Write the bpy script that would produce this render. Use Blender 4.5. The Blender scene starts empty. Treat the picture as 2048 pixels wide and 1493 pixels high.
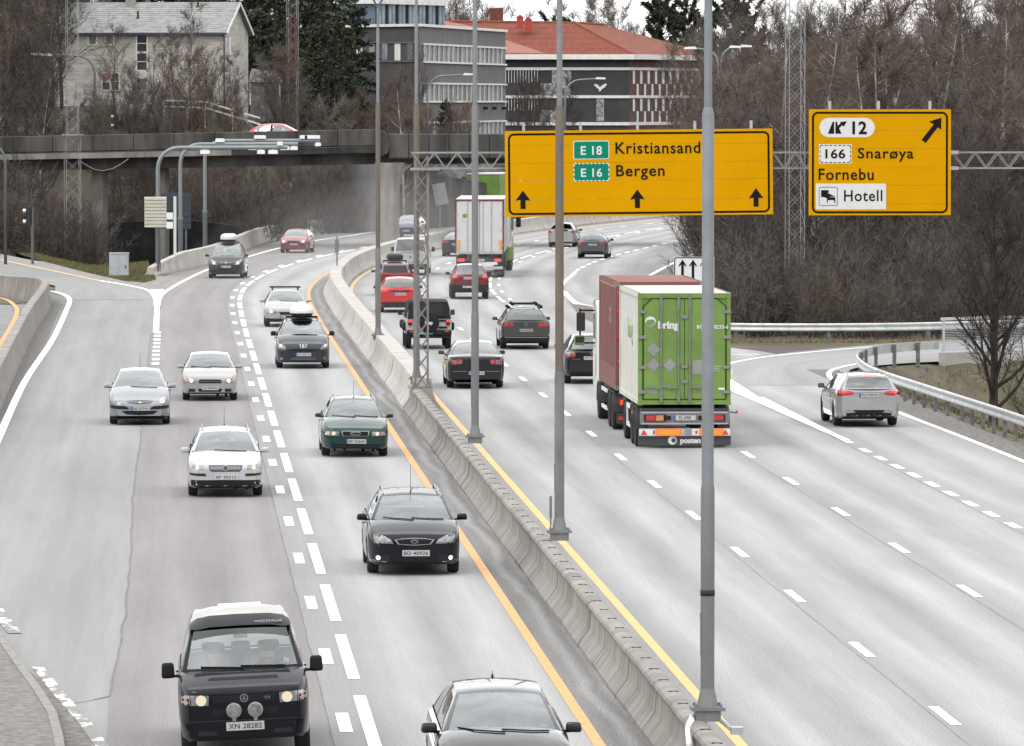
import bpy, bmesh, math, random
from mathutils import Vector, Matrix, noise
from mathutils.bvhtree import BVHTree
random.seed(7)
R = math.radians
S = bpy.context.scene
COL = S.collection

# ------------------------------------------------------------------ camera
F_PX = 13300.0          # focal length in pixels of a 2048 px wide frame
CAM_H = 9.2
PITCH = math.atan(546.5 / F_PX)
cam_d = bpy.data.cameras.new('camera')
cam_d.sensor_width = 36.0
cam_d.lens = 36.0 * F_PX / 2048.0
cam_d.clip_start = 1.0
cam_d.clip_end = 6000.0
cam = bpy.data.objects.new('camera', cam_d)
COL.objects.link(cam)
cam.location = (0, 0, CAM_H)
cam.rotation_euler = (math.pi / 2 - PITCH, 0, 0)
S.camera = cam

# ------------------------------------------------------------------ sky and sun
SUN_EL, SUN_AZ = R(52), R(215)      # azimuth clockwise from +Y
W = bpy.data.worlds.new('World'); S.world = W; W.use_nodes = True
wn = W.node_tree.nodes; wl = W.node_tree.links
wn.clear()
w_out = wn.new('ShaderNodeOutputWorld'); w_bg = wn.new('ShaderNodeBackground')
w_sky = wn.new('ShaderNodeTexSky'); w_sky.sky_type = 'NISHITA'; w_sky.sun_disc = False
w_sky.sun_elevation = SUN_EL; w_sky.sun_rotation = SUN_AZ
w_sky.air_density = 1.0; w_sky.dust_density = 3.0; w_sky.ozone_density = 1.0
w_hs = wn.new('ShaderNodeHueSaturation'); w_hs.inputs['Saturation'].default_value = 0.16
w_tc = wn.new('ShaderNodeTexCoord'); w_mp = wn.new('ShaderNodeMapping')
w_mp.inputs['Scale'].default_value = (1.0, 1.0, 2.6)
w_no = wn.new('ShaderNodeTexNoise'); w_no.inputs['Scale'].default_value = 2.4
w_no.inputs['Detail'].default_value = 6.0; w_no.inputs['Roughness'].default_value = 0.55
w_rm = wn.new('ShaderNodeMapRange')
w_rm.inputs['From Min'].default_value = 0.32; w_rm.inputs['From Max'].default_value = 0.68
w_rm.inputs['To Min'].default_value = 0.62; w_rm.inputs['To Max'].default_value = 1.25
w_mx = wn.new('ShaderNodeMix'); w_mx.data_type = 'RGBA'; w_mx.blend_type = 'MULTIPLY'
w_mx.inputs[0].default_value = 1.0
# an even cloud deck: lift the sky everywhere towards one pale value
w_dk = wn.new('ShaderNodeMix'); w_dk.data_type = 'RGBA'; w_dk.blend_type = 'MIX'
w_dk.inputs[0].default_value = 0.72
w_dk.inputs[7].default_value = (9.2, 9.2, 9.25, 1)
wl.new(w_sky.outputs[0], w_hs.inputs['Color'])
wl.new(w_hs.outputs[0], w_dk.inputs[6])
wl.new(w_tc.outputs['Generated'], w_mp.inputs[0]); wl.new(w_mp.outputs[0], w_no.inputs['Vector'])
wl.new(w_no.outputs['Fac'], w_rm.inputs['Value'])
wl.new(w_dk.outputs[2], w_mx.inputs[6]); wl.new(w_rm.outputs[0], w_mx.inputs[7])
# overcast luminance: brighter overhead than at the horizon
w_sp = wn.new('ShaderNodeSeparateXYZ'); w_gr = wn.new('ShaderNodeMapRange')
w_gr.inputs['From Min'].default_value = 0.0; w_gr.inputs['From Max'].default_value = 1.0
w_gr.inputs['To Min'].default_value = 1.45; w_gr.inputs['To Max'].default_value = 2.35
w_m2 = wn.new('ShaderNodeMix'); w_m2.data_type = 'RGBA'; w_m2.blend_type = 'MULTIPLY'; w_m2.inputs[0].default_value = 1.0
wl.new(w_tc.outputs['Generated'], w_sp.inputs[0]); wl.new(w_sp.outputs[2], w_gr.inputs[0])
wl.new(w_mx.outputs[2], w_m2.inputs[6]); wl.new(w_gr.outputs[0], w_m2.inputs[7])
wl.new(w_m2.outputs[2], w_bg.inputs['Color'])
w_bg.inputs['Strength'].default_value = 0.10
wl.new(w_bg.outputs[0], w_out.inputs['Surface'])

sun_d = bpy.data.lights.new('sun', 'SUN'); sun_d.energy = 0.5; sun_d.angle = R(20)
sun_d.color = (1.0, 0.965, 0.92)
sun = bpy.data.objects.new('sun', sun_d); COL.objects.link(sun)
sd = Vector((math.sin(SUN_AZ) * math.cos(SUN_EL), math.cos(SUN_AZ) * math.cos(SUN_EL), math.sin(SUN_EL)))
sun.rotation_euler = (-sd).to_track_quat('-Z', 'Y').to_euler()
sun.location = (0, 60, 60)
S.view_settings.view_transform = 'Standard'; S.view_settings.look = 'None'
S.view_settings.exposure = 0.58; S.view_settings.gamma = 1.0
S.view_settings.use_curve_mapping = False
S.cycles.max_bounces = 6; S.cycles.diffuse_bounces = 3; S.cycles.glossy_bounces = 3
S.cycles.transmission_bounces = 4; S.cycles.transparent_max_bounces = 10
S.cycles.caustics_reflective = False; S.cycles.caustics_refractive = False
S.cycles.use_denoising = True

# ------------------------------------------------------------------ helpers
def tag(o, label=None, cat=None, group=None, kind=None):
    if label: o['label'] = label
    if cat: o['category'] = cat
    if group: o['group'] = group
    if kind: o['kind'] = kind
    return o

def empty(name, loc=(0, 0, 0), rz=0.0, parent=None):
    o = bpy.data.objects.new(name, None); COL.objects.link(o)
    o.location = loc; o.rotation_euler = (0, 0, rz); o.empty_display_size = 0.2
    if parent: o.parent = parent
    return o

def link(name, me, parent=None, loc=None, rot=None):
    o = bpy.data.objects.new(name, me); COL.objects.link(o)
    if parent: o.parent = parent
    if loc is not None: o.location = loc
    if rot is not None: o.rotation_euler = rot
    return o

_M = {}
def mat(name, col=(.5, .5, .5), rough=.6, metal=0.0, var=0.0, vscale=3.0, coat=0.0, bump=0.0, bscale=20.0,
        emit=None, estr=0.0, col2=None, spec=.5, detail=5.0, stretch=None, rvar=0.0, coords='Object'):
    """procedural principled material: base colour broken up by noise, optional fine relief"""
    if name in _M: return _M[name]
    m = bpy.data.materials.new(name); m.use_nodes = True
    nt = m.node_tree; b = nt.nodes['Principled BSDF']
    b.inputs['Base Color'].default_value = (*col, 1); b.inputs['Roughness'].default_value = rough
    b.inputs['Metallic'].default_value = metal; b.inputs['Specular IOR Level'].default_value = spec
    if coat: b.inputs['Coat Weight'].default_value = coat; b.inputs['Coat Roughness'].default_value = .03; b.inputs['Coat IOR'].default_value = 1.38
    if emit: b.inputs['Emission Color'].default_value = (*emit, 1); b.inputs['Emission Strength'].default_value = estr
    if var or col2 or bump or rvar:
        tc = nt.nodes.new('ShaderNodeTexCoord'); mp = nt.nodes.new('ShaderNodeMapping')
        nt.links.new(tc.outputs[coords], mp.inputs[0])
        if stretch: mp.inputs['Scale'].default_value = stretch
    if var or col2:
        n = nt.nodes.new('ShaderNodeTexNoise'); n.inputs['Scale'].default_value = vscale
        n.inputs['Detail'].default_value = detail; n.inputs['Roughness'].default_value = .62
        nt.links.new(mp.outputs[0], n.inputs['Vector'])
        cr = nt.nodes.new('ShaderNodeValToRGB')
        c2 = col2 if col2 else tuple(min(1, c * (1 + var)) for c in col)
        c1 = tuple(c * (1 - var) for c in col) if not col2 else col
        cr.color_ramp.elements[0].position = .36; cr.color_ramp.elements[0].color = (*c1, 1)
        cr.color_ramp.elements[1].position = .66; cr.color_ramp.elements[1].color = (*c2, 1)
        nt.links.new(n.outputs['Fac'], cr.inputs[0]); nt.links.new(cr.outputs[0], b.inputs['Base Color'])
        if rvar:
            mr = nt.nodes.new('ShaderNodeMapRange'); mr.inputs['To Min'].default_value = max(0, rough - rvar)
            mr.inputs['To Max'].default_value = min(1, rough + rvar)
            nt.links.new(n.outputs['Fac'], mr.inputs[0]); nt.links.new(mr.outputs[0], b.inputs['Roughness'])
    if bump:
        n2 = nt.nodes.new('ShaderNodeTexNoise'); n2.inputs['Scale'].default_value = bscale
        n2.inputs['Detail'].default_value = 4
        nt.links.new(mp.outputs[0], n2.inputs['Vector'])
        bp = nt.nodes.new('ShaderNodeBump'); bp.inputs['Strength'].default_value = bump
        bp.inputs['Distance'].default_value = .02
        nt.links.new(n2.outputs['Fac'], bp.inputs['Height']); nt.links.new(bp.outputs[0], b.inputs['Normal'])
    _M[name] = m
    return m

class MB:
    """collects faces for ONE mesh"""
    def __init__(s): s.v = []; s.f = []; s.m = []; s.uv = None
    def quad(s, a, b, c, d, m=0):
        n = len(s.v); s.v += [tuple(a), tuple(b), tuple(c), tuple(d)]; s.f.append((n, n + 1, n + 2, n + 3)); s.m.append(m)
    def tri(s, a, b, c, m=0):
        n = len(s.v); s.v += [tuple(a), tuple(b), tuple(c)]; s.f.append((n, n + 1, n + 2)); s.m.append(m)
    def poly(s, pts, m=0):
        n = len(s.v); s.v += [tuple(p) for p in pts]; s.f.append(tuple(range(n, n + len(pts)))); s.m.append(m)
    def box(s, c, d, m=0, rz=0.0, ch=0.0):
        x, y, z = d[0] / 2, d[1] / 2, d[2] / 2
        n = len(s.v); ca, sa = math.cos(rz), math.sin(rz)
        for px, py, pz in ((-x, -y, -z), (x, -y, -z), (x, y, -z), (-x, y, -z), (-x, -y, z), (x, -y, z), (x, y, z), (-x, y, z)):
            s.v.append((c[0] + px * ca - py * sa, c[1] + px * sa + py * ca, c[2] + pz))
        for f in ((0, 3, 2, 1), (4, 5, 6, 7), (0, 1, 5, 4), (1, 2, 6, 5), (2, 3, 7, 6), (3, 0, 4, 7)):
            s.f.append(tuple(n + i for i in f)); s.m.append(m)
    def bar(s, p, q, w, h=None, m=0):
        """rectangular bar from p to q"""
        p = Vector(p); q = Vector(q); d = (q - p)
        if d.length < 1e-6: return
        d.normalize(); up = Vector((0, 0, 1)) if abs(d.z) < .9 else Vector((1, 0, 0))
        a = d.cross(up).normalized() * (w / 2); b = a.cross(d).normalized() * ((h or w) / 2)
        n = len(s.v)
        for e in (p, q): s.v += [tuple(e - a - b), tuple(e + a - b), tuple(e + a + b), tuple(e - a + b)]
        for f in ((3, 2, 1, 0), (4, 5, 6, 7), (0, 1, 5, 4), (1, 2, 6, 5), (2, 3, 7, 6), (3, 0, 4, 7)):
            s.f.append(tuple(n + i for i in f)); s.m.append(m)
    def tube(s, pts, rads, n=10, m=0, cap=True):
        """round tube through points"""
        pts = [Vector(p) for p in pts]
        if not isinstance(rads, (list, tuple)): rads = [rads] * len(pts)
        rings = []
        prev = None
        for i, p in enumerate(pts):
            d = (pts[min(i + 1, len(pts) - 1)] - pts[max(i - 1, 0)]).normalized()
            if prev is None:
                up = Vector((0, 0, 1)) if abs(d.z) < .9 else Vector((1, 0, 0)); a = d.cross(up).normalized()
            else:
                a = (prev - d * prev.dot(d)).normalized()
            prev = a; b = d.cross(a)
            k = len(s.v)
            for j in range(n):
                t = 2 * math.pi * j / n
                s.v.append(tuple(p + (a * math.cos(t) + b * math.sin(t)) * rads[i]))
            rings.append(k)
        for i in range(len(rings) - 1):
            for j in range(n):
                j2 = (j + 1) % n
                s.f.append((rings[i] + j, rings[i] + j2, rings[i + 1] + j2, rings[i + 1] + j)); s.m.append(m)
        if cap:
            s.f.append(tuple(rings[0] + j for j in reversed(range(n)))); s.m.append(m)
            s.f.append(tuple(rings[-1] + j for j in range(n))); s.m.append(m)
    def prism(s, poly, o, u, w, t, m=0):
        """flat polygon (list of (a,b)) in plane o + a*u + b*w, thickened by vector t"""
        o, u, w, t = Vector(o), Vector(u), Vector(w), Vector(t)
        n = len(s.v); k = len(poly)
        P = [o + u * a + w * b for a, b in poly]
        s.v += [tuple(p) for p in P] + [tuple(p + t) for p in P]
        s.f.append(tuple(range(n + k - 1, n - 1, -1))); s.m.append(m)
        s.f.append(tuple(range(n + k, n + 2 * k))); s.m.append(m)
        for i in range(k):
            j = (i + 1) % k
            s.f.append((n + i, n + j, n + k + j, n + k + i)); s.m.append(m)
    def loft(s, secs, m=0, close=False, caps=False):
        k = len(secs[0]); n = len(s.v)
        for sc in secs: s.v += [tuple(p) for p in sc]
        for i in range(len(secs) - 1):
            for j in range(k if close else k - 1):
                j2 = (j + 1) % k
                s.f.append((n + i * k + j, n + i * k + j2, n + (i + 1) * k + j2, n + (i + 1) * k + j)); s.m.append(m)
        if caps:
            s.f.append(tuple(n + j for j in reversed(range(k)))); s.m.append(m)
            e = n + (len(secs) - 1) * k
            s.f.append(tuple(e + j for j in range(k))); s.m.append(m)
    def mesh(s, name, mats, smooth=False, angle=None, recalc=False):
        me = bpy.data.meshes.new(name); me.from_pydata(s.v, [], s.f)
        for mm in (mats if isinstance(mats, (list, tuple)) else [mats]): me.materials.append(mm)
        if any(s.m): me.polygons.foreach_set('material_index', s.m)
        if smooth: me.polygons.foreach_set('use_smooth', [True] * len(s.f))
        if recalc:
            bm = bmesh.new(); bm.from_mesh(me); bmesh.ops.recalc_face_normals(bm, faces=bm.faces); bm.to_mesh(me); bm.free()
        me.update()
        if angle is not None:
            try: me.set_sharp_from_angle(angle=R(angle))
            except Exception: pass
        return me
    def build(s, name, mats, parent=None, smooth=False, angle=None, loc=None, rot=None, recalc=False):
        return link(name, s.mesh(name, mats, smooth, angle, recalc), parent, loc, rot)

_fontcache = {}
def text_mesh(txt, size, extrude=.004, align='CENTER', spacing=1.0, bold=0.0):
    key = (txt, size, extrude, align, spacing, bold)
    if key in _fontcache: return _fontcache[key]
    c = bpy.data.curves.new('lettering', 'FONT'); c.body = txt; c.size = size; c.extrude = extrude
    c.align_x = align; c.align_y = 'CENTER'; c.space_character = spacing; c.offset = bold; c.resolution_u = 3
    o = bpy.data.objects.new('lettering', c); COL.objects.link(o)
    dg = bpy.context.evaluated_depsgraph_get()
    me = bpy.data.meshes.new_from_object(o.evaluated_get(dg))
    bpy.data.objects.remove(o); bpy.data.curves.remove(c)
    _fontcache[key] = me
    return me

def lettering(txt, size, material, parent, loc, rot, align='CENTER', spacing=1.0, bold=0.0, name='lettering', sx=1.0):
    me = text_mesh(txt, size, .004, align, spacing, bold).copy()
    me.materials.clear(); me.materials.append(material)
    o = link(name, me, parent, loc, rot)
    o.scale = (sx, 1, 1)
    return o

_cp, _sp = math.cos(PITCH), math.sin(PITCH)
def ray(px, py):
    a = (px - 1024.0); b = (746.5 - py)
    return Vector((a, F_PX * _cp + b * _sp, -F_PX * _sp + b * _cp))
def gp(px, py, z=0.0):
    r = ray(px, py); t = (z - CAM_H) / r.z
    return Vector((r.x * t, r.y * t, z))
def at(px, py, Y):
    r = ray(px, py); t = Y / r.y
    return Vector((r.x * t, Y, CAM_H + r.z * t))

def smooth01(a, b, x):
    t = min(1, max(0, (x - a) / (b - a))); return t * t * (3 - 2 * t)

# ------------------------------------------------------------------ road axis: X of the median's left foot as a spline of Y
_YX = [(20, 5.75), (60, 3.72), (94.9, 1.95), (134, -.04), (198.3, -3.31), (244, -5.63), (293, -8.05), (320, -9.05), (343, -9.2),
       (385, -7.65), (418, -4.8), (463, .35), (523, 11.3), (580, 25.0), (650, 45.0), (720, 69.0)]
def _spline(pts):
    n = len(pts); x = [p[0] for p in pts]; y = [p[1] for p in pts]
    h = [x[i + 1] - x[i] for i in range(n - 1)]
    al = [0] + [3 * ((y[i + 1] - y[i]) / h[i] - (y[i] - y[i - 1]) / h[i - 1]) for i in range(1, n - 1)]
    l = [1] + [0] * (n - 1); mu = [0] * n; z = [0] * n
    for i in range(1, n - 1):
        l[i] = 2 * (x[i + 1] - x[i - 1]) - h[i - 1] * mu[i - 1]; mu[i] = h[i] / l[i]; z[i] = (al[i] - h[i - 1] * z[i - 1]) / l[i]
    c = [0] * n; b = [0] * n; d = [0] * n
    for j in range(n - 2, -1, -1):
        c[j] = z[j] - mu[j] * c[j + 1]; b[j] = (y[j + 1] - y[j]) / h[j] - h[j] * (c[j + 1] + 2 * c[j]) / 3; d[j] = (c[j + 1] - c[j]) / (3 * h[j])
    def f(t):
        i = 0
        while i < n - 2 and t > x[i + 1]: i += 1
        u = t - x[i]
        return y[i] + b[i] * u + c[i] * u * u + d[i] * u ** 3, b[i] + 2 * c[i] * u + 3 * d[i] * u * u
    return f
_axis = _spline(_YX)
def rp(o, Y, z=0.0):
    """point at lateral offset o from the axis"""
    x, s = _axis(Y); k = 1 / math.sqrt(1 + s * s)
    return Vector((x + o * k, Y - o * s * k, z))
def heading(Y):
    """angle of the road direction, as rotation about Z of a thing whose forward is +Y"""
    return -math.atan(_axis(Y)[1])
def offset_of(X, Y):
    x, s = _axis(max(20, min(720, Y))); return (X - x) / math.sqrt(1 + s * s)
# ------------------------------------------------------------------ materials of the setting
def road_mat(name, stops, lo, hi, tint=(1, 1, 1), grain=.22, streak=.13, patch=.09):
    """worn asphalt: tone across the lane from the offset in UV.x, streaks along the road, fine grain"""
    m = bpy.data.materials.new(name); m.use_nodes = True; nt = m.node_tree; b = nt.nodes['Principled BSDF']
    N, L = nt.nodes, nt.links
    uv = N.new('ShaderNodeUVMap'); sep = N.new('ShaderNodeSeparateXYZ'); L.new(uv.outputs[0], sep.inputs[0])
    wob = N.new('ShaderNodeTexNoise'); wob.inputs['Scale'].default_value = .12; wob.inputs['Detail'].default_value = 3
    L.new(uv.outputs[0], wob.inputs['Vector'])
    wa = N.new('ShaderNodeMath'); wa.operation = 'MULTIPLY_ADD'; wa.inputs[1].default_value = .7; wa.inputs[2].default_value = -.35
    L.new(wob.outputs['Fac'], wa.inputs[0])
    ad = N.new('ShaderNodeMath'); ad.operation = 'ADD'; L.new(sep.outputs[0], ad.inputs[0]); L.new(wa.outputs[0], ad.inputs[1])
    mr = N.new('ShaderNodeMapRange'); mr.inputs['From Min'].default_value = lo; mr.inputs['From Max'].default_value = hi
    L.new(ad.outputs[0], mr.inputs['Value'])
    cr = N.new('ShaderNodeValToRGB'); cr.color_ramp.interpolation = 'B_SPLINE'
    el = cr.color_ramp.elements
    while len(el) > 1: el.remove(el[-1])
    for i, (o, t) in enumerate(stops):
        p = (o - lo) / (hi - lo)
        e = el[0] if i == 0 else el.new(p)
        e.position = p; t *= .86; e.color = (t * tint[0], t * tint[1], t * tint[2], 1)
    L.new(mr.outputs[0], cr.inputs[0])
    def layer(prev, scale, sx, sy, amt, detail=5, vec=None):
        mp = N.new('ShaderNodeMapping'); mp.inputs['Scale'].default_value = (sx, sy, 1); L.new(uv.outputs[0], mp.inputs[0])
        n = N.new('ShaderNodeTexNoise'); n.inputs['Scale'].default_value = scale; n.inputs['Detail'].default_value = detail
        n.inputs['Roughness'].default_value = .65
        L.new(mp.outputs[0], n.inputs['Vector'])
        r = N.new('ShaderNodeMapRange'); r.inputs['From Min'].default_value = .3; r.inputs['From Max'].default_value = .7
        r.inputs['To Min'].default_value = 1 - amt; r.inputs['To Max'].default_value = 1 + amt
        L.new(n.outputs['Fac'], r.inputs[0])
        mx = N.new('ShaderNodeMix'); mx.data_type = 'RGBA'; mx.blend_type = 'MULTIPLY'; mx.inputs[0].default_value = 1
        L.new(prev, mx.inputs[6]); L.new(r.outputs[0], mx.inputs[7])
        return mx.outputs[2], n
    o, _ = layer(cr.outputs[0], 1.0, 1.6, .035, streak)
    o, _ = layer(o, .5, 1, .09, patch)
    o, gn = layer(o, 28, 1, .35, grain, 3)
    L.new(o, b.inputs['Base Color']); b.inputs['Roughness'].default_value = .82
    b.inputs['Specular IOR Level'].default_value = .25
    bp = N.new('ShaderNodeBump'); bp.inputs['Strength'].default_value = .25; bp.inputs['Distance'].default_value = .01
    L.new(gn.outputs['Fac'], bp.inputs['Height']); L.new(bp.outputs[0], b.inputs['Normal'])
    return m

def lane_stops(edges):
    st = []
    for a, c in zip(edges[:-1], edges[1:]):
        w = c - a
        st += [(a, .22), (a + .16 * w, .30), (a + .30 * w, .345), (a + .5 * w, .20), (a + .70 * w, .345), (a + .85 * w, .30)]
    return st + [(edges[-1], .235)]
M_RIGHT = road_mat('asphalt_outbound', [(0, .2), (1.0, .22)] + lane_stops([1.3, 4.7, 8.1, 11.3, 14.6]) + [(15.3, .22)], 0, 15.4, (1.0, 1.0, .995))
M_LEFT = road_mat('asphalt_inbound', [(-4.6, .235), (-4.1, .225), (-3.7, .245), (-3.3, .31), (-2.9, .335), (-2.3, .195), (-1.6, .345), (-1.1, .33), (-.7, .27), (-.4, .17), (0, .15)], -4.6, .1, (1, 1.0, .995))
M_BUS = road_mat('asphalt_bus_lane', [(-9, .15), (-8.2, .18), (-7.5, .195), (-6.9, .215), (-6.6, .21), (-6.0, .168), (-5.3, .215), (-4.9, .21), (-4.5, .195)], -9, -4.4, (1.035, .985, .97), grain=.2, patch=.1)
M_MERGE = road_mat('asphalt_slip', [(-14, .10), (-12.2, .14), (-11.8, .19), (-11, .225), (-9.8, .245), (-9, .215), (-8, .24), (-7.2, .22)], -14, -7, (1.0, 1.005, .985), grain=.12, patch=.07)
M_RAMP = road_mat('asphalt_ramp', [(-6, .2), (-2, .26), (-.8, .27), (0, .235), (.8, .27), (2, .26), (6, .2)], -6, 6, (1, 1, .99))
M_WHITE = mat('road_paint_white', (.86, .86, .83), .6, var=.10, vscale=9)
M_YELLOW = mat('road_paint_yellow', (.50, .245, .070), .6, var=.14, vscale=6)
M_YELLOW2 = mat('road_paint_yellow_pale', (.54, .335, .115), .6, var=.10, vscale=6)
M_WORN = mat('road_paint_worn', (.60, .59, .56), .65, col2=(.15, .145, .14), vscale=3.5, detail=7, stretch=(1, .35, 1))
for n_ in M_WORN.node_tree.nodes:
    if n_.type == 'VALTORGB': n_.color_ramp.elements[0].position = .41; n_.color_ramp.elements[1].position = .50
M_GRAVEL = mat('grit', (.105, .10, .095), .95, col2=(.27, .26, .245), vscale=2.6, detail=9, bump=.6, bscale=40)
M_SHOULD = road_mat('grit_median', [(-.6, .17), (-.44, .15), (-.34, .25), (-.24, .23), (-.14, .13), (-.05, .17), (.02, .22)], -.6, .05, (1, .985, .965), grain=.5, streak=.12, patch=.28)
M_SHOULD2 = road_mat('grit_outbound', [(.5, .16), (.8, .22), (1.2, .24)], .5, 1.25, (1, .985, .965), grain=.3, streak=.12, patch=.2)
M_GRAVEL_D = mat('grit_dark', (.055, .052, .048), .95, col2=(.19, .18, .17), vscale=6, detail=9, bump=.6, bscale=40)
M_CONC = mat('concrete', (.135, .122, .110), .85, col2=(.245, .228, .208), vscale=1.3, detail=8, bump=.25, bscale=30, stretch=(1, 1, .35))
M_CONC_L = mat('concrete_pale', (.27, .255, .235), .85, col2=(.39, .37, .345), vscale=1.0, detail=8, bump=.25, bscale=30)
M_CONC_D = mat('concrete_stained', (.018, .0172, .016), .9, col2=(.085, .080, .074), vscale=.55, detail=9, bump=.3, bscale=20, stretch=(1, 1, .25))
M_BLACK = mat('black_gap', (.012, .012, .012), .8)
M_GALV = mat('galvanised_steel', (.36, .37, .38), .42, metal=.55, var=.14, vscale=4)
M_GROUND = mat('forest_floor', (.035, .030, .022), 1.0, col2=(.095, .078, .055), vscale=.25, detail=10, bump=.8, bscale=3)
M_GRASS = mat('grass_blades', (.045, .050, .018), .9, col2=(.15, .13, .05), vscale=1.2, detail=6)
M_TURF = mat('turf', (.042, .040, .020), 1.0, col2=(.105, .088, .055), vscale=.7, detail=9, bump=.8, bscale=12)

# ------------------------------------------------------------------ terrain
def ramp_edge(X):
    T = [(11.3, 222), (11.7, 227.5), (13.2, 231.2), (15.2, 233.8), (20.2, 237.8), (36, 250.3)]
    if X <= T[0][0]: return 200
    for (a, va), (b, vb) in zip(T[:-1], T[1:]):
        if X <= b: return va + (vb - va) * (X - a) / (b - a)
    return 251
def terrain_h(X, Y):
    o = offset_of(X, Y) if Y < 720 else -40
    if o < 4:
        amp = 4.2 + 4.6 * smooth01(-14, -21, X)
        rise = amp * smooth01(434, 468, Y) + 2.5 * smooth01(470, 560, Y) * smooth01(-16, -24, X)
        msk = smooth01(13.5, 18, -o) if Y > 330 else smooth01(20, 40, -o)
        h = rise * msk
        h -= 1.5 * smooth01(372, 384, Y) * smooth01(436, 428, Y) * smooth01(-19.2, -20.8, X) * smooth01(-29.5, -27.5, X)
        h += 1.2 * smooth01(396, 410, Y) * smooth01(436, 428, Y) * smooth01(-28.5, -31, X)
    else:
        rise = 6.5 * smooth01(275, 390, Y) + 6.0 * smooth01(390, 520, Y)
        msk = smooth01(19, 42, o)
        h = rise * msk
        if Y < 252: h -= 2.2 * smooth01(16.0, 21, o) * smooth01(.4, 5.5, ramp_edge(X) - Y)
    if Y > 640: h = max(h, 0) * (1 - smooth01(640, 800, Y)) + (5 + 9 * smooth01(700, 1300, Y)) * smooth01(640, 800, Y)
    h += .35 * noise.noise(Vector((X * .06, Y * .06, 3))) * (1 if abs(h) > .3 else abs(h) / .3)
    return h - .07
ys = [20 + 20 * i for i in range(9)] + [200 + 2 * i for i in range(30)] + [260 + 4 * i for i in range(60)] + [500 + 10 * i for i in range(31)] + [850 + 90 * i for i in range(15)] + [2400, 3200, 4500]
xs = [-2500, -1500, -900, -500, -300, -200, -140] + [-110 + 10 * i for i in range(5)] + [-60 + 2.5 * i for i in range(27)] + [7.5 + 1.25 * i for i in range(15)] + [27.5 + 2.5 * i for i in range(14)] + [64, 70, 80, 95, 120, 160, 220, 320, 500, 900, 1500, 2500]
tm = MB()
for Y in ys:
    for X in xs: tm.v.append((X, Y, terrain_h(X, Y)))
nx = len(xs)
for j in range(len(ys) - 1):
    for i in range(nx - 1):
        a = j * nx + i; tm.f.append((a, a + 1, a + nx + 1, a + nx)); tm.m.append(0)
ground = tm.build('ground', M_GROUND, smooth=True)
tag(ground, 'brown leaf covered ground rising into wooded slopes', kind='structure')

# ------------------------------------------------------------------ road sheets
def strip(name, oL, oR, Y0, Y1, step, z, m, kind='structure', label=None):
    fL = oL if callable(oL) else (lambda y: oL); fR = oR if callable(oR) else (lambda y: oR)
    n = int((Y1 - Y0) / step); v = []; f = []; uv = []
    K = 8
    for i in range(n + 1):
        Y = Y0 + (Y1 - Y0) * i / n
        for k in range(K + 1):
            o = fL(Y) + (fR(Y) - fL(Y)) * k / K
            v.append(tuple(rp(o, Y, z))); uv.append((o, Y))
    for i in range(n):
        for k in range(K):
            a = i * (K + 1) + k; f.append((a, a + 1, a + K + 2, a + K + 1))
    me = bpy.data.meshes.new(name); me.from_pydata(v, [], f); me.materials.append(m)
    ul = me.uv_layers.new(name='UVMap')
    for lp in me.loops: ul.data[lp.index].uv = uv[lp.vertex_index]
    o = link(name, me)
    return tag(o, label, kind=kind)

def interp(tab):
    def f(y):
        if y <= tab[0][0]: return tab[0][1]
        for (a, va), (b, vb) in zip(tab[:-1], tab[1:]):
            if y <= b: t = (y - a) / (b - a); t = t * t * (3 - 2 * t); return va + (vb - va) * t
        return tab[-1][1]
    return f

oR_right = interp([(226, 15.4), (240, 15.0), (251, 13.0), (262, 12.4), (298, 12.6), (322, 15.6), (345, 17.2), (395, 18.6), (450, 17), (640, 16)])
road_out = strip('road_outbound', .3, oR_right, 30, 700, 3, 0.0, M_RIGHT, label='pale worn asphalt of the outbound carriageway')
road_in = strip('road_inbound', -4.5, .3, 30, 700, 3, 0.0, M_LEFT, label='pale worn asphalt of the inbound carriageway')
oL_bus = interp([(30, -7.35), (288, -7.35), (296, -7.6), (330, -8.6), (360, -9.2), (420, -11.5), (455, -13), (640, -13)])
seam_px = [(217, 1440), (217, 1393), (225, 1360), (236, 1310), (250, 1230), (262, 1113), (265, 1000), (272, 940), (281, 885), (283, 850), (292, 760), (297, 710), (301, 670)]
_sm = [(gp(*p).y, offset_of(gp(*p).x, gp(*p).y)) for p in seam_px]
def seam_o(y):
    if y <= _sm[0][0]: return _sm[0][1]
    for (a, va), (b, vb) in zip(_sm[:-1], _sm[1:]):
        if y <= b: return va + (vb - va) * (y - a) / (b - a)
    return _sm[-1][1] + (-7.35 - _sm[-1][1]) * min(1, (y - _sm[-1][0]) / 6)
bus = strip('road_bus_lane', lambda y: oL_bus(y) if y > 262 else seam_o(y), -4.5, 30, 700, 3, 0.0, M_BUS, label='pinkish grey asphalt of the inbound bus lane')
edge_merge = interp([(60, -6.2), (94.6, -7.8), (117.6, -9.8), (140, -10.9), (182, -11.6), (255, -11.5), (300, -11.7), (306, -11.75)])
merge = strip('road_slip_lane', lambda y: min(edge_merge(y) - .9, seam_o(y) - .05), seam_o, 88, 314, 2, -.004, M_MERGE, label='grey asphalt of the merging slip lane')
shoulder_l = strip('shoulder', -12.5, lambda y: edge_merge(y) - .15, 30, 300, 2, .004, M_GRAVEL_D, label='dark gritty shoulder at the foot of the wall')

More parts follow.
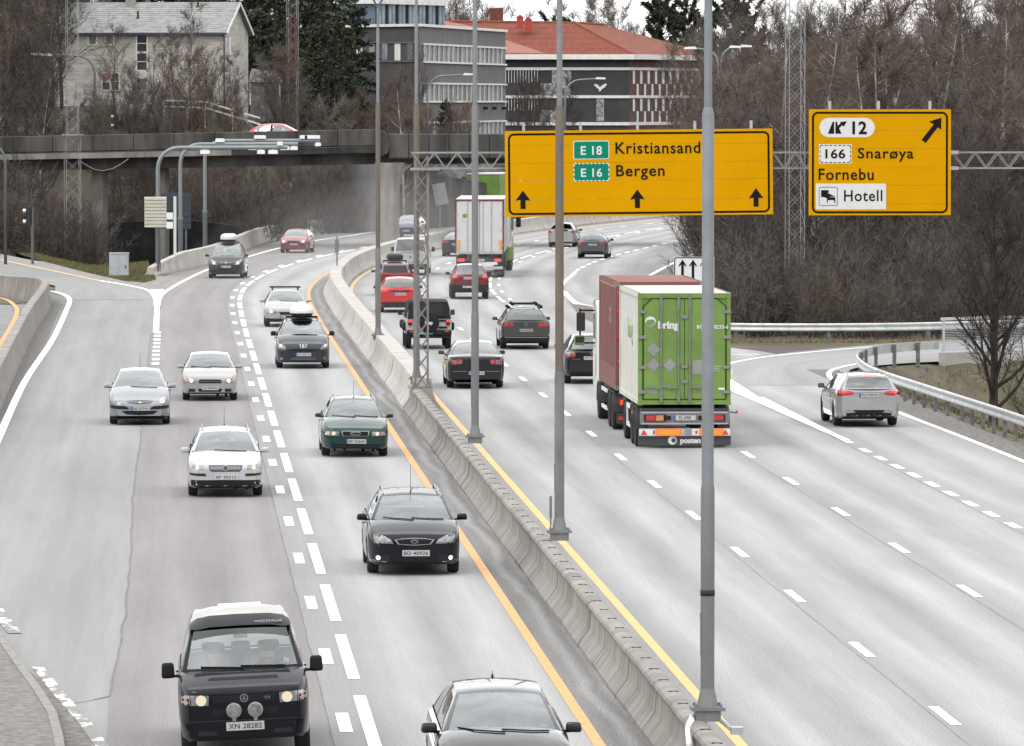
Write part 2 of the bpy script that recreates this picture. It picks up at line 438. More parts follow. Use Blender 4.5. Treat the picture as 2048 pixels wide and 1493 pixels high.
def ribbon(name, left, right, z, m, label=None, step=6):
    """sheet between two polylines (Catmull-Rom smoothed), UV.x = metres from its middle"""
    def dense(P, n):
        P = [Vector((p[0], p[1], 0)) for p in P]; out = []
        for i in range(len(P) - 1):
            p0 = P[max(i - 1, 0)]; p1 = P[i]; p2 = P[i + 1]; p3 = P[min(i + 2, len(P) - 1)]
            for k in range(n):
                t = k / n
                out.append(.5 * ((2 * p1) + (p2 - p0) * t + (2 * p0 - 5 * p1 + 4 * p2 - p3) * t * t + (3 * p1 - p0 - 3 * p2 + p3) * t ** 3))
        out.append(P[-1]); return out
    A = dense(left, step); B = dense(right, step); K = 6; v = []; f = []; uv = []; d = 0
    for i, (a, b) in enumerate(zip(A, B)):
        if i: d += ((a + b) / 2 - (A[i - 1] + B[i - 1]) / 2).length
        w = (b - a).length
        for k in range(K + 1):
            p = a.lerp(b, k / K); v.append((p.x, p.y, z)); uv.append((-w / 2 + w * k / K, d))
    for i in range(len(A) - 1):
        for k in range(K):
            q = i * (K + 1) + k; f.append((q, q + 1, q + K + 2, q + K + 1))
    me = bpy.data.meshes.new(name); me.from_pydata(v, [], f); me.materials.append(m)
    ul = me.uv_layers.new(name='UVMap')
    for lp in me.loops: ul.data[lp.index].uv = uv[lp.vertex_index]
    o = link(name, me)
    return tag(o, label, kind='structure') if label else o

ramp = ribbon('road_exit_ramp', [(7.25, 214), (7.5, 226), (7.75, 233.4), (9.0, 239), (13, 248.6), (17, 255), (30, 270), (50, 287)],
              [(11.4, 214), (11.3, 222), (11.7, 227.5), (13.2, 231.2), (15.2, 233.8), (20.2, 237.8), (36, 250.3), (54, 264.5)], .004, M_RAMP,
              'pale asphalt ramp curving off behind the guardrail')
Yl = [gp(300, 578), gp(200, 559), gp(100, 538), gp(0, 517)]
slip = ribbon('road_slip_ramp', [gp(330, 600), gp(300, 577), gp(200, 558), gp(100, 537), gp(0, 516), (-42, 405)],
              [gp(140, 600), gp(112, 583), gp(92, 570), (-26.5, 318), (-32, 332), (-46, 372)], .004, road_mat('asphalt_slip_ramp', [(-9, .19), (-4, .225), (0, .235), (4, .225), (9, .19)], -9, 9, (1, 1.005, .985), grain=.12), 'grey slip road joining from the wooded side')
we_ = MB(); we_.poly([(-25, 300, -.02), (-18.5, 300, -.02), (-18.5, 322, -.02), (-27, 322, -.02)]); tag(we_.build('shoulder_wall_end', M_GRAVEL_D), 'dark grit around the end of the concrete wall', kind='structure')
svc = MB(); svc.poly([(-60, 180, -.03), (-15.4, 180, -.03), (-16.2, 207, -.03), (-19.2, 262, -.03), (-21.5, 302, -.03), (-24.5, 312, -.03), (-60, 345, -.03)])
svc = svc.build('road_service', mat('asphalt_service', (.16, .16, .155), .85, var=.2, vscale=.4)); tag(svc, 'grey service road behind the concrete wall', kind='structure')
gv = MB(); gv.poly([gp(1136, 600, .01), gp(1146, 608, .01), gp(1190, 613, .01), gp(1240, 612, .01), gp(1240, 655, .01), gp(1190, 647, .01), gp(1160, 634, .01)]); gv.poly([gp(1290, 560, .01), gp(1352, 528, .01), gp(1420, 500, .01), gp(1440, 540, .01), gp(1380, 575, .01), gp(1290, 580, .01)])
gv = gv.build('gore_exit', M_GRAVEL_D); tag(gv, 'dark gritty wedge beside the outbound lanes', kind='structure')
gore = MB()
gore.poly([gp(318, 606, .006), gp(330, 592, .006), gp(420, 552, .006), gp(300, 552, .006), gp(60, 520, .006), gp(0, 508, .006), gp(0, 520, .006), gp(200, 563, .006), gp(300, 580, .006)])
gore = gore.build('gore', M_GRAVEL); tag(gore, 'gritty triangle between slip road and bus lane', kind='structure')
sh_m1 = strip('shoulder_median_inbound', -.62, .02, 40, 330, 2, .004, M_SHOULD, label='gritty strip between yellow line and median barrier')
sh_m2 = strip('shoulder_median_outbound', .5, 1.22, 40, 420, 2, .004, M_SHOULD2, label='narrow dusty strip between median barrier and pale yellow line')
sh_r = strip('shoulder_exit', 14.75, 15.75, 60, 226, 2, .006, M_GRAVEL_D, label='gritty verge below the guardrail')

# ------------------------------------------------------------------ painted markings
def paint_line(name, o, w, Y0, Y1, m, parent, step=2.5, z=.008):
    fo = o if callable(o) else (lambda y: o)
    n = max(1, int((Y1 - Y0) / step)); mb = MB(); sec = []
    for i in range(n + 1):
        Y = Y0 + (Y1 - Y0) * i / n
        sec.append([rp(fo(Y) - w / 2, Y, z), rp(fo(Y) + w / 2, Y, z)])
    mb.loft(sec)
    return mb.build(name, m, parent)
def paint_path(name, pts, w, m, parent, z=.01):
    pts = [Vector((p[0], p[1], z)) for p in pts]; mb = MB(); sec = []
    # smooth
    D = []
    for i in range(len(pts) - 1):
        p0 = pts[max(i - 1, 0)]; p1 = pts[i]; p2 = pts[i + 1]; p3 = pts[min(i + 2, len(pts) - 1)]
        for k in range(6):
            t = k / 6
            D.append(.5 * ((2 * p1) + (p2 - p0) * t + (2 * p0 - 5 * p1 + 4 * p2 - p3) * t * t + (3 * p1 - p0 - 3 * p2 + p3) * t ** 3))
    D.append(pts[-1])
    for i, p in enumerate(D):
        d = (D[min(i + 1, len(D) - 1)] - D[max(i - 1, 0)]).normalized(); nn = Vector((d.y, -d.x, 0)) * (w / 2)
        sec.append([p - nn, p + nn])
    mb.loft(sec); return mb.build(name, m, parent)

paint_line('edge_line', -.72, .17, 40, 640, M_YELLOW, road_in)
paint_line('edge_line', 1.3, .17, 40, 640, M_YELLOW2, road_out)
def dashes(o, w, start, length, period, Y0, Y1, parent, m=None):
    k = math.ceil((Y0 - start) / period)
    while start + k * period < Y1:
        a = start + k * period; paint_line('lane_dash', o, w, a, a + length, m or M_WHITE, parent); k += 1
dashes(4.72, .16, 109.3, 3, 12, 60, 540, road_out)
dashes(8.1, .16, 122.4, 3, 12, 60, 290, road_out)
dashes(8.1, .16, 290.0, 9, 12, 290, 540, road_out)
dashes(8.55, .14, 293.0, 3, 12, 290, 540, road_out)
dashes(11.35, .2, 142.0, 1.95, 3.85, 100, 176, road_out)
dashes(-3.92, .19, 117.3, 8.8, 11.75, 60, 560, road_in)
dashes(-4.27, .19, 120.2, 3.0, 11.75, 60, 560, road_in)
line3 = interp([(177.5, 11.35), (214, 11.35), (240, 11.1), (275, 10.75), (314, 11.4), (359, 12.4)])
paint_line('edge_line', line3, .2, 177.5, 205, M_WHITE, road_out)
paint_line('edge_line', line3, .2, 226, 356, M_WHITE, road_out)
dashes(lambda y: 12.4 + (y - 359) * .02, .2, 359, 3, 6, 359, 430, road_out)
wedge = MB(); wedge.poly([gp(1452, 752, .012), gp(1520, 796, .012), gp(1600, 837, .012), gp(1700, 880, .012), gp(1690, 882.5, .012), gp(1600, 843, .012), gp(1520, 807, .012), gp(1452, 778, .012)])
wedge.build('gore_marking', M_WHITE, road_out)
paint_path('edge_line', [gp(1440, 735), gp(1466, 726), gp(1520, 716), gp(1600, 707), gp(1726, 696), gp(1850, 688)], .16, M_WHITE, ramp)
paint_path('edge_line', [gp(1420, 711), gp(1466, 710), gp(1520, 709.5)], .16, M_WHITE, ramp)
paint_path('edge_line', [gp(2120, 952), gp(2048, 924), gp(1920, 873), gp(1793, 824), gp(1715, 788), gp(1672, 764), gp(1658, 752), gp(1664, 741), gp(1690, 733), gp(1725, 727)], .17, M_WHITE, ramp)
paint_path('edge_line', [gp(1130, 584), gp(1150, 604), gp(1190, 614), gp(1260, 616)], .2, M_WHITE, road_out)
paint_path('edge_line', [gp(1240, 590), gp(1292, 556), gp(1340, 530), gp(1380, 511), gp(1420, 498)], .2, M_WHITE, road_out)
# inbound side
paint_path('edge_line', [gp(104, 583), gp(128, 590), gp(139, 600), gp(134, 618), gp(105, 680), gp(50, 763), gp(0, 870), gp(-40, 960)], .22, M_WHITE, merge)
paint_path('edge_line', [gp(-60, 1140), gp(-20, 1200), gp(10, 1243), gp(30, 1268)], .24, M_WORN, merge)
paint_path('edge_line', [gp(75, 1335), gp(100, 1366), gp(122, 1393), gp(148, 1422), gp(172, 1450), gp(205, 1496), gp(235, 1545)], .19, M_WORN, bus)
paint_path('edge_line', [gp(0, 520), gp(100, 541), gp(200, 562)], .2, M_YELLOW2, slip)
paint_path('edge_line', [gp(200, 562), gp(260, 572), gp(295, 581), gp(309, 594), gp(312, 612)], .2, M_WHITE, slip)
paint_path('edge_line', [gp(316, 612), gp(322, 592), gp(345, 575), gp(380, 556), gp(415, 540), gp(460, 524), gp(500, 513), gp(558, 497), gp(630, 482), gp(700, 472), gp(765, 462), gp(900, 444)], .2, M_WHITE, bus)
nose = MB(); nose.poly([gp(300, 579, .012), gp(328, 579, .012), gp(319, 596, .012), gp(318, 665, .012), gp(306, 665, .012), gp(310, 600, .012)])
nose.build('gore_marking', M_WHITE, bus)
dashes(-7.42, .26, 231.3, 1.9, 3.87, 229, 264, bus)
paint_path('edge_line', [gp(-10, 594), gp(15, 601), gp(30, 613), gp(34, 625), gp(25, 648), gp(0, 690), gp(-30, 735)], .2, M_YELLOW, svc)

# seams and cracks: thin dark filler lines in the asphalt
M_SEAM = mat('bitumen_seam', (.125, .12, .115), .9, var=.3, vscale=5)
def crack(name, pts, w, parent, jit=.03, z=.006):
    P = [Vector((p[0], p[1], z)) for p in pts]; D = []
    for i in range(len(P) - 1):
        n = max(2, int((P[i + 1] - P[i]).length / .5))
        D += [P[i].lerp(P[i + 1], k / n) for k in range(n)]
    D.append(P[-1]); mb = MB(); sec = []
    for i, p in enumerate(D):
        q = p + Vector((jit * noise.noise(Vector((p.x * .9, p.y * .35, 1))) * 2, 0, 0)); ww = w * random.uniform(.5, 1.4)
        sec.append([q - Vector((ww / 2, 0, 0)), q + Vector((ww / 2, 0, 0))])
    mb.loft(sec); return mb.build(name, M_SEAM, parent)
crack('seam', [gp(*p) for p in reversed(seam_px[1:])], .03, bus, .02)
crack('seam', [gp(217, 1393), gp(180, 1402), gp(150, 1407)], .035, bus, .02)
crack('seam', [rp(-4.5, y) for y in range(90, 420, 6)], .018, road_in, .012)
crack('seam', [rp(4.55, y) for y in range(80, 330, 8)], .009, road_out, .01)
crack('seam', [rp(7.95, y) for y in range(80, 330, 8)], .009, road_out, .01)
crack('seam', [rp(11.2, y) for y in range(90, 200, 8)], .010, road_out, .01)

# kerb and pavement in the near left corner
kerb_pts = [gp(-160, 1090), gp(-60, 1210), gp(0, 1288), gp(40, 1345), gp(76, 1395), gp(104, 1440), gp(117, 1490), gp(126, 1560), gp(130, 1640)]
M_KERB = mat('granite_kerb', (.19, .18, .17), .85, var=.25, vscale=8, bump=.4, bscale=30)
pv = MB(); pv.poly([(p.x, p.y, .105) for p in kerb_pts] + [(-40, 60, .105), (-40, 150, .105)])
pave = pv.build('pavement', mat('pavement_asphalt', (.075, .07, .065), .9, col2=(.19, .18, .17), vscale=7, detail=9, bump=.5, bscale=30))
tag(pave, 'rough grey pavement behind a granite kerb', kind='structure')
for a, b in zip(kerb_pts[:-1], kerb_pts[1:]):
    n = max(1, int((b - a).length / 1.2))
    for k in range(n):
        p = a.lerp(b, k / n + .004); q = a.lerp(b, (k + 1) / n - .004)
        kb = MB(); kb.bar((p.x, p.y, .055), (q.x, q.y, .055), .14, .13); kb.build('kerb_stone', M_KERB, pave)

# ------------------------------------------------------------------ median barrier
barrier = empty('median_barrier', rp(.31, 140)); tag(barrier, 'long grey concrete median barrier between the two carriageways', 'barrier')
def wpart(mb, name, m, parent, **k):
    """build in world coordinates under a parent that stands elsewhere (unrotated)"""
    o = mb.build(name, m, parent, **k); o.location = -parent.location; return o
prof_near = [(0, 0), (.0, .07), (.15, .27), (.19, .33), (.215, .66), (.165, .675), (.155, .715), (.175, .76), (.23, .79), (.31, .80),
             (.39, .79), (.445, .76), (.465, .715), (.455, .675), (.405, .66), (.43, .33), (.47, .27), (.62, .07), (.62, 0)]
Y = 62.0
while Y < 196.4:
    mb = MB(); j = random.uniform(-.008, .008)
    a, b = Y + .018, Y + 1.9 - .018
    secs = [[rp(o + j, y, z) for o, z in prof_near] for y in (a, b)]
    mb.loft(secs, 0, caps=True)
    c = rp(.31 + j, b - .05, .80); hd = heading(b)
    mb.box((c.x, c.y, .797), (.14, .09, .014), 1, rz=hd)
    wpart(mb, 'barrier_segment', [M_CONC, M_BLACK], barrier, smooth=True, angle=35)
    Y += 1.9
prof_far = [(0, 0), (0, .12), (.16, .34), (.24, .55), (.30, .94), (.31, .96), (.84, .96), (.86, .94), (.90, .55), (.97, .34), (1.12, .12), (1.12, 0)]
Y = 196.6
k = 0
while Y < 620:
    Ln = 5.8; mb = MB(); j = random.uniform(-.012, .012)
    st = [Y + .02 + (Ln - .04) * i / 4 for i in range(5)]
    mb.loft([[rp(o + j, y, z * (1 + .004 * math.sin(k))) for o, z in prof_far] for y in st], 0, caps=True)
    wpart(mb, 'barrier_segment', M_CONC_L, barrier, smooth=True, angle=30)
    Y += Ln; k += 1
# white stain and metal end fitting

# ------------------------------------------------------------------ concrete walls on the inbound side
def wall_path(name, pts, h, top_w, base_w, seg, m, label, cat='wall'):
    root = empty(name, (pts[0][0], pts[0][1], 0)); tag(root, label, cat)
    P = [Vector((p[0], p[1], 0)) for p in pts]; D = []
    for i in range(len(P) - 1):
        p0 = P[max(i - 1, 0)]; p1 = P[i]; p2 = P[i + 1]; p3 = P[min(i + 2, len(P) - 1)]
        n = max(2, int((p2 - p1).length / seg * 3))
        for k in range(n):
            t = k / n
            D.append(.5 * ((2 * p1) + (p2 - p0) * t + (2 * p0 - 5 * p1 + 4 * p2 - p3) * t * t + (3 * p1 - p0 - 3 * p2 + p3) * t ** 3))
    D.append(P[-1])
    hh = h if callable(h) else (lambda t: h)
    def sec(i, back=0):
        p = D[i]; d = (D[min(i + 1, len(D) - 1)] - D[max(i - 1, 0)]).normalized(); n = Vector((d.y, -d.x, 0))
        H = hh(i / (len(D) - 1))
        pr = [(-base_w / 2, -.05), (-base_w / 2, .12 * H), (-top_w / 2 - .03, .4 * H), (-top_w / 2, .97 * H), (-top_w / 2 + .03, H), (top_w / 2 - .03, H), (top_w / 2, .97 * H), (top_w / 2 + .03, .4 * H), (base_w / 2, .12 * H), (base_w / 2, -.05)]
        return [p + n * a + Vector((0, 0, z)) + d * back for a, z in pr]
    i = 0
    while i < len(D) - 1:
        e = min(i + 3, len(D) - 1); mb = MB()
        mb.loft([sec(q, .015 if q == i else (-.015 if q == e else 0)) for q in range(i, e + 1)], caps=True)
        wpart(mb, 'wall_segment', m, root, smooth=True, angle=30)
        i = e
    return root
wl_pts = [(-14.5, 150), (-15.2, 190), (-16.05, 207), (-17.15, 226.6), (-19.1, 262), (-20.6, 292), (-21.3, 303), (-22.2, 307.5), (-24.3, 312.5), (-30, 330)]
wall_path('concrete_wall', wl_pts, 1.0, .34, .62, 4.0, M_CONC, 'grey concrete wall curving along the slip lane edge')
wf_pts = [(-18.9, 347.5), (-17.7, 365), (-16.95, 380), (-16.7, 400), (-16.3, 429), (-14.9, 447), (-13.1, 460)]
wall_path('concrete_wall', wf_pts, lambda t: .95 if t > .12 else .45 + .5 * t / .12, .34, .62, 5.0, M_CONC_L, 'pale concrete wall beside the inbound bus lane under the bridge')

# ------------------------------------------------------------------ guardrails
M_RAIL = mat('rail_steel', (.44, .45, .45), .45, metal=.45, var=.15, vscale=3)
M_POSTW = mat('rail_post', (.13, .125, .12), .7, metal=.2, var=.3, vscale=5)
def guardrail(name, pts, label, post_step=2.0, h=.75, side=1, zfun=None, tall=.31):
    root = empty(name, (pts[0][0], pts[0][1], 0)); tag(root, label, 'guardrail')
    P = [Vector((p[0], p[1], 0)) for p in pts]; D = []
    for i in range(len(P) - 1):
        p0 = P[max(i - 1, 0)]; p1 = P[i]; p2 = P[i + 1]; p3 = P[min(i + 2, len(P) - 1)]
        n = max(3, int((p2 - p1).length / 1.0))
        for k in range(n):
            t = k / n
            D.append(.5 * ((2 * p1) + (p2 - p0) * t + (2 * p0 - 5 * p1 + 4 * p2 - p3) * t * t + (3 * p1 - p0 - 3 * p2 + p3) * t ** 3))
    D.append(P[-1])
    zf = zfun or (lambda p: 0.0)
    T = tall
    W_ = [(0, -T / 2), (.035, -T / 2 + .03), (.04, -T * .25), (.0, -T * .07), (0, T * .07), (.04, T * .25), (.035, T / 2 - .03), (0, T / 2), (-.012, T / 2), (-.012, -T / 2)]
    secs = []
    for i, p in enumerate(D):
        d = (D[min(i + 1, len(D) - 1)] - D[max(i - 1, 0)]).normalized(); n = Vector((d.y, -d.x, 0)) * side
        secs.append([p + n * a + Vector((0, 0, h - T / 2 + b + zf(p))) for a, b in W_])
    i = 0
    while i < len(D) - 1:
        e = min(i + 4, len(D) - 1); mb = MB(); mb.loft(secs[i:e + 1], close=True, caps=True)
        wpart(mb, 'rail_beam', M_RAIL, root, smooth=True, angle=50); i = e
    acc = 0; last = D[0]
    for i, p in enumerate(D):
        acc += (p - last).length; last = p
        if acc >= post_step or i == 0:
            acc = 0
            d = (D[min(i + 1, len(D) - 1)] - D[max(i - 1, 0)]).normalized(); n = Vector((d.y, -d.x, 0)) * side
            q = p - n * .09; z = zf(p)
            mb = MB(); mb.box((q.x, q.y, z + (h - .02) / 2 - .35), (.12, .10, h + .68), rz=math.atan2(d.y, d.x))
            wpart(mb, 'rail_post', M_POSTW, root)
    return root
gr_pts = [(15.3, 140), (14.55, 160), (13.75, 177), (12.4, 196), (11.55, 208), (11.35, 215), (11.55, 222), (12.4, 228), (13.6, 231.3), (15.0, 233.6)]
guardrail('guardrail', gr_pts, 'steel guardrail bending round the inside of the exit ramp', 2.0, side=-1)
gr2 = [(7.5, 252.5), (9.0, 251.5), (12, 251.3), (15, 252.2), (18, 254.5), (24, 260.5), (34, 272)]
guardrail('guardrail', gr2, 'steel guardrail along the far edge of the exit ramp before the woods', 4.0, side=1)
# ------------------------------------------------------------------ lighting columns on the median
M_POLE = mat('pole_paint', (.165, .18, .195), .5, metal=.25, var=.10, vscale=2.5)
M_POLEG = mat('pole_grey', (.135, .137, .137), .55, metal=.2, var=.14, vscale=2.5, stretch=(1, 1, .3))
M_POLEB = mat('pole_brown', (.105, .085, .066), .65, metal=.1, var=.22, vscale=2.5, stretch=(1, 1, .3))
M_POLEW = mat('pole_worn', (.09, .08, .072), .6, col2=(.19, .20, .205), vscale=1.2, detail=6, stretch=(1, 1, .35))
def lamp_pole(Y, px, mats, label, extra=None):
    x = (px - 1024) * Y / F_PX
    root = empty('light_pole', (x, Y, .80), heading(Y)); tag(root, label, 'light pole', 'light poles standing on the median barrier')
    base = MB(); base.box((0, 0, .05), (.34, .34, .14)); base.box((0, 0, .15), (.46, .40, .05)); base.tube([(0, 0, .17), (0, 0, .42)], [.15, .096], 14)
    for a in (-.17, .17):
        for b in (-.14, .14): base.tube([(a, b, .17), (a, b, .215)], .022, 6)
    base.build('base_plate', M_POLEG, root, smooth=True, angle=40)
    def seg(name, z0, z1, r, m, nr):
        mb = MB(); mb.tube([(0, 0, z0), (0, 0, z1 - .10), (0, 0, z1)], [r, r, nr], 16); return mb.build(name, m, root, smooth=True, angle=50)
    seg('lower_section', .17, 3.2, .095, mats[0], .084)
    s2 = seg('middle_section', 3.2, 8.3, .082, mats[1], .056)
    seg('upper_section', 8.3, 10.9, .054, mats[2], .045); seg('top_section', 10.9, 11.7, .042, mats[2], .04)
    door = MB(); door.box((-.089, .0, 1.15), (.02, .085, .55)); door.box((-.094, 0, 1.43), (.02, .05, .03)); door.build('access_door', mats[0], root)
    for sgn in (-1, 1):
        a = MB(); a.tube([(0, 0, 11.6), (sgn * .35, 0, 12.3), (sgn * 1.0, 0, 12.75), (sgn * 2.0, 0, 12.9)], [.04, .04, .035, .03], 10); ar = a.build('arm', mats[2], root, smooth=True)
        h = MB(); h.prism([(-.45, 0), (.45, 0), (.38, .12), (-.38, .12)], (sgn * 2.35, -.14, 12.84), (1, 0, 0), (0, 0, 1), (0, .28, 0)); h.build('lamp_head', M_GALV, ar)
    if extra: extra(root)
    return root
def bandA(root):
    b = MB(); b.tube([(0, 0, 1.68), (0, 0, 1.76)], .1, 16); b.build('clamp_band', M_BLACK, root, smooth=True)
    c = MB(); c.tube([(-.3, -.55, -.06), (-.22, -.1, .0), (-.2, .05, .02)], .05, 10); c.tube([(-.34, -1.3, -.25), (-.3, -.55, -.06)], [.05, .05], 10)
    c.build('conduit', mat('pipe_white', (.6, .6, .58), .5, var=.1), root, smooth=True)
    d = MB(); d.tube([(.16, -.1, .0), (.30, -.75, -.1)], .03, 8); d.box((.33, -.82, -.08), (.16, .2, .1)); d.build('bracket', M_GALV, root)
def cardB(root):
    b = MB(); b.box((-.17, -.06, .62), (.05, .03, .42)); b.tube([(-.17, -.06, .15), (-.17, -.06, .42)], .015, 6); b.build('marker_post', M_POLEG, root)
lamp_pole(90, 1416, (M_POLEG, M_POLE, M_POLE), 'grey stepped light pole nearest the camera, black band low down', bandA)
lamp_pole(127, 1119, (M_POLEW, M_POLEB, M_POLE), 'brown stepped light pole crossing the end of the large yellow sign', cardB)
lamp_pole(163, 950, (M_POLEG, M_POLEG, M_POLE), 'plain grey light pole in front of the dark sedan')
lamp_pole(197, 833, (M_POLEG, M_POLEB, M_POLE), 'brown topped light pole beside the lattice gantry leg')
lamp_pole(233, 756, (M_POLEG, M_POLEB, M_POLE), 'farthest brown light pole standing where the median bends')

# small sign seen edge on, on the median's bend
mk = empty('marker_sign', rp(.5, 331, .96)); tag(mk, 'small grey marker sign on a post on the median bend', 'sign')
b = MB(); b.tube([(0, 0, 0), (0, 0, 1.45)], .04, 8); b.build('post', M_POLEG, mk)
b = MB(); b.box((0, -.05, .95), (.22, .05, .62)); b.build('plate', M_POLEG, mk)

# ------------------------------------------------------------------ sign gantry
GY = 194.0
SC = GY / F_PX
M_LATT = mat('lattice_steel', (.23, .235, .235), .5, metal=.4, var=.12, vscale=3)
def lattice_column(mb, c, w, z0, z1, step, leg=.05, br=.028, m=0):
    hw = w / 2
    cs = [(c[0] - hw, c[1] - hw), (c[0] + hw, c[1] - hw), (c[0] + hw, c[1] + hw), (c[0] - hw, c[1] + hw)]
    for x, y in cs: mb.bar((x, y, z0), (x, y, z1), leg, leg, m)
    n = max(1, int((z1 - z0) / step))
    for k in range(n):
        a = z0 + (z1 - z0) * k / n; b = z0 + (z1 - z0) * (k + 1) / n
        for i in range(4):
            p = cs[i]; q = cs[(i + 1) % 4]
            mb.bar((*p, a), (*q, b), br, br, m)
            if i in (0, 2): mb.bar((*q, a), (*p, b), br, br, m)
gx = (843 - 1024) * SC
gantry = empty('sign_gantry', (gx, GY, .8), heading(GY)); tag(gantry, 'lattice steel gantry carrying the yellow signs over the carriageway', 'gantry')
g = MB(); lattice_column(g, (0, 0), .36, .0, 6.75, .46); g.box((0, 0, .02), (.62, .62, .06))
for a in (-.24, .24):
    for b_ in (-.24, .24): g.tube([(a, b_, 0), (a, b_, .16)], .03, 6)
for a in (-.2, .2):
    g.bar((a, -.2, .05), (a * .9, 0, .5), .05)
g.build('lattice_leg', mat('lattice_leg_steel', (.17, .165, .155), .6, metal=.25, var=.2, vscale=3), gantry)
g = MB(); L0, L1 = -.28, 26.0; zt, zb = 6.86, 6.40; dy = .24
for z in (zb, zt):
    for y in (-dy, dy): g.bar((L0, y, z), (L1, y, z), .048)
k = 0; x = L0
while x < L1 - .3:
    for y in (-dy, dy): g.bar((x, y, zb if k % 2 else zt), (x + .33, y, zt if k % 2 else zb), .023)
    if k % 2 == 0: g.bar((x, -dy, zt), (x, dy, zt), .03); g.bar((x, -dy, zb), (x, dy, zb), .03)
    x += .33; k += 1
g.build('truss_beam', M_LATT, gantry)
g = MB(); g.box((.1, 0, 6.38), (.85, .62, .07)); g.build('saddle_plate', M_LATT, gantry)
for xx in (15.55,):
    g = MB()
    for z in (zb, zt): g.box((xx, -dy, z), (.3, .12, .1)); g.box((xx, dy, z), (.3, .12, .1))
    g.build('beam_coupling', M_GALV, gantry)

M_SYEL = mat('sign_yellow', (.50, .245, .0), .85, var=.05, vscale=.7, spec=.05)
M_SBLK = mat('sign_black', (.014, .011, .009), .9, spec=.05)
M_SGRN = mat('sign_green', (.004, .175, .105), .85, spec=.08)
M_SWHT = mat('sign_white', (.52, .53, .52), .5, var=.03)
M_SBLU = mat('sign_blue', (.03, .10, .45), .5)
M_SRED = mat('sign_red', (.55, .02, .02), .5)

class SignFace:
    """draws on a vertical face in the sign's own metres; the pixel numbers are only the drawing's units"""
    def __init__(s, root, cx, cy, sc, y=-.05): s.r, s.cx, s.cy, s.sc, s.y = root, cx, cy, sc, y
    def P(s, px, py): return ((px - s.cx) * s.sc, (s.cy - py) * s.sc)
    def poly(s, name, pts, m, lay=1, t=.004):
        mb = MB(); mb.prism([s.P(*p) for p in pts], (0, s.y - .004 * lay, 0), (1, 0, 0), (0, 0, 1), (0, t * .9, 0))
        return mb.build(name, m, s.r, recalc=True)
    def rrect(s, x0, y0, x1, y1, r, n=5):
        o = []
        for cx, cy, a0 in ((x1 - r, y0 + r, -90), (x1 - r, y1 - r, 0), (x0 + r, y1 - r, 90), (x0 + r, y0 + r, 180)):
            for k in range(n + 1):
                t = R(a0 + 90 * k / n); o.append((cx + r * math.cos(t), cy + r * math.sin(t)))
        return o
    def ring(s, name, outer, inner, m, lay=1):
        mb = MB(); n = len(outer); y = s.y - .004 * lay
        A = [s.P(*p) for p in outer]; B = [s.P(*p) for p in inner]
        for i in range(n):
            j = (i + 1) % n
            mb.quad((A[i][0], y, A[i][1]), (A[j][0], y, A[j][1]), (B[j][0], y, B[j][1]), (B[i][0], y, B[i][1]))
            mb.quad((A[j][0], y + .004, A[j][1]), (A[i][0], y + .004, A[i][1]), (A[i][0], y, A[i][1]), (A[j][0], y, A[j][1]))
        return mb.build(name, m, s.r)
    def frame(s, name, x0, y0, x1, y1, r, w, m, lay=1):
        return s.ring(name, s.rrect(x0, y0, x1, y1, r), s.rrect(x0 + w, y0 + w, x1 - w, y1 - w, max(.5, r - w)), m, lay)
    def dashed(s, name, x0, y0, x1, y1, w, m, n, k, lay=2):
        mb = MB(); y = s.y - .004 * lay
        def rc(a, b, c, d):
            p = s.P(a, b); q = s.P(c, d); mb.box(((p[0] + q[0]) / 2, y + .0015, (p[1] + q[1]) / 2), (abs(q[0] - p[0]), .003, abs(q[1] - p[1])))
        for i in range(n):
            a = x0 + (x1 - x0) * (i + .2) / n; b = x0 + (x1 - x0) * (i + .8) / n
            rc(a, y0, b, y0 + w); rc(a, y1 - w, b, y1)
        for i in range(k):
            a = y0 + (y1 - y0) * (i + .2) / k; b = y0 + (y1 - y0) * (i + .8) / k
            rc(x0, a, x0 + w, b); rc(x1 - w, a, x1, b)
        return mb.build(name, m, s.r)
    def text(s, txt, x0, y0, x1, y1, m, lay=2, bold=.0, spacing=1.05):
        me = text_mesh(txt, 1.0, .002, 'LEFT', spacing, bold).copy(); me.materials.clear(); me.materials.append(m)
        xs_ = [v.co.x for v in me.vertices]; ys_ = [v.co.y for v in me.vertices]
        a, b = s.P(x0, y1), s.P(x1, y0)
        kx = (b[0] - a[0]) / (max(xs_) - min(xs_)); ky = (b[1] - a[1]) / (max(ys_) - min(ys_)); mx, my = min(xs_), min(ys_)
        for v in me.vertices: v.co = ((v.co.x - mx) * kx, (v.co.y - my) * ky, v.co.z)
        return link('lettering', me, s.r, (a[0], s.y - .004 * lay, a[1]), (R(90), 0, 0))

def up_arrow(sf, cx, top, hw=14.5, hh=20, sw=5, sh=17, m=None):
    sf.poly('arrow', [(cx, top), (cx + hw, top + hh), (cx + sw, top + hh - 1), (cx + sw, top + hh + sh), (cx - sw, top + hh + sh), (cx - sw, top + hh - 1), (cx - hw, top + hh)], m or M_SBLK, 2)

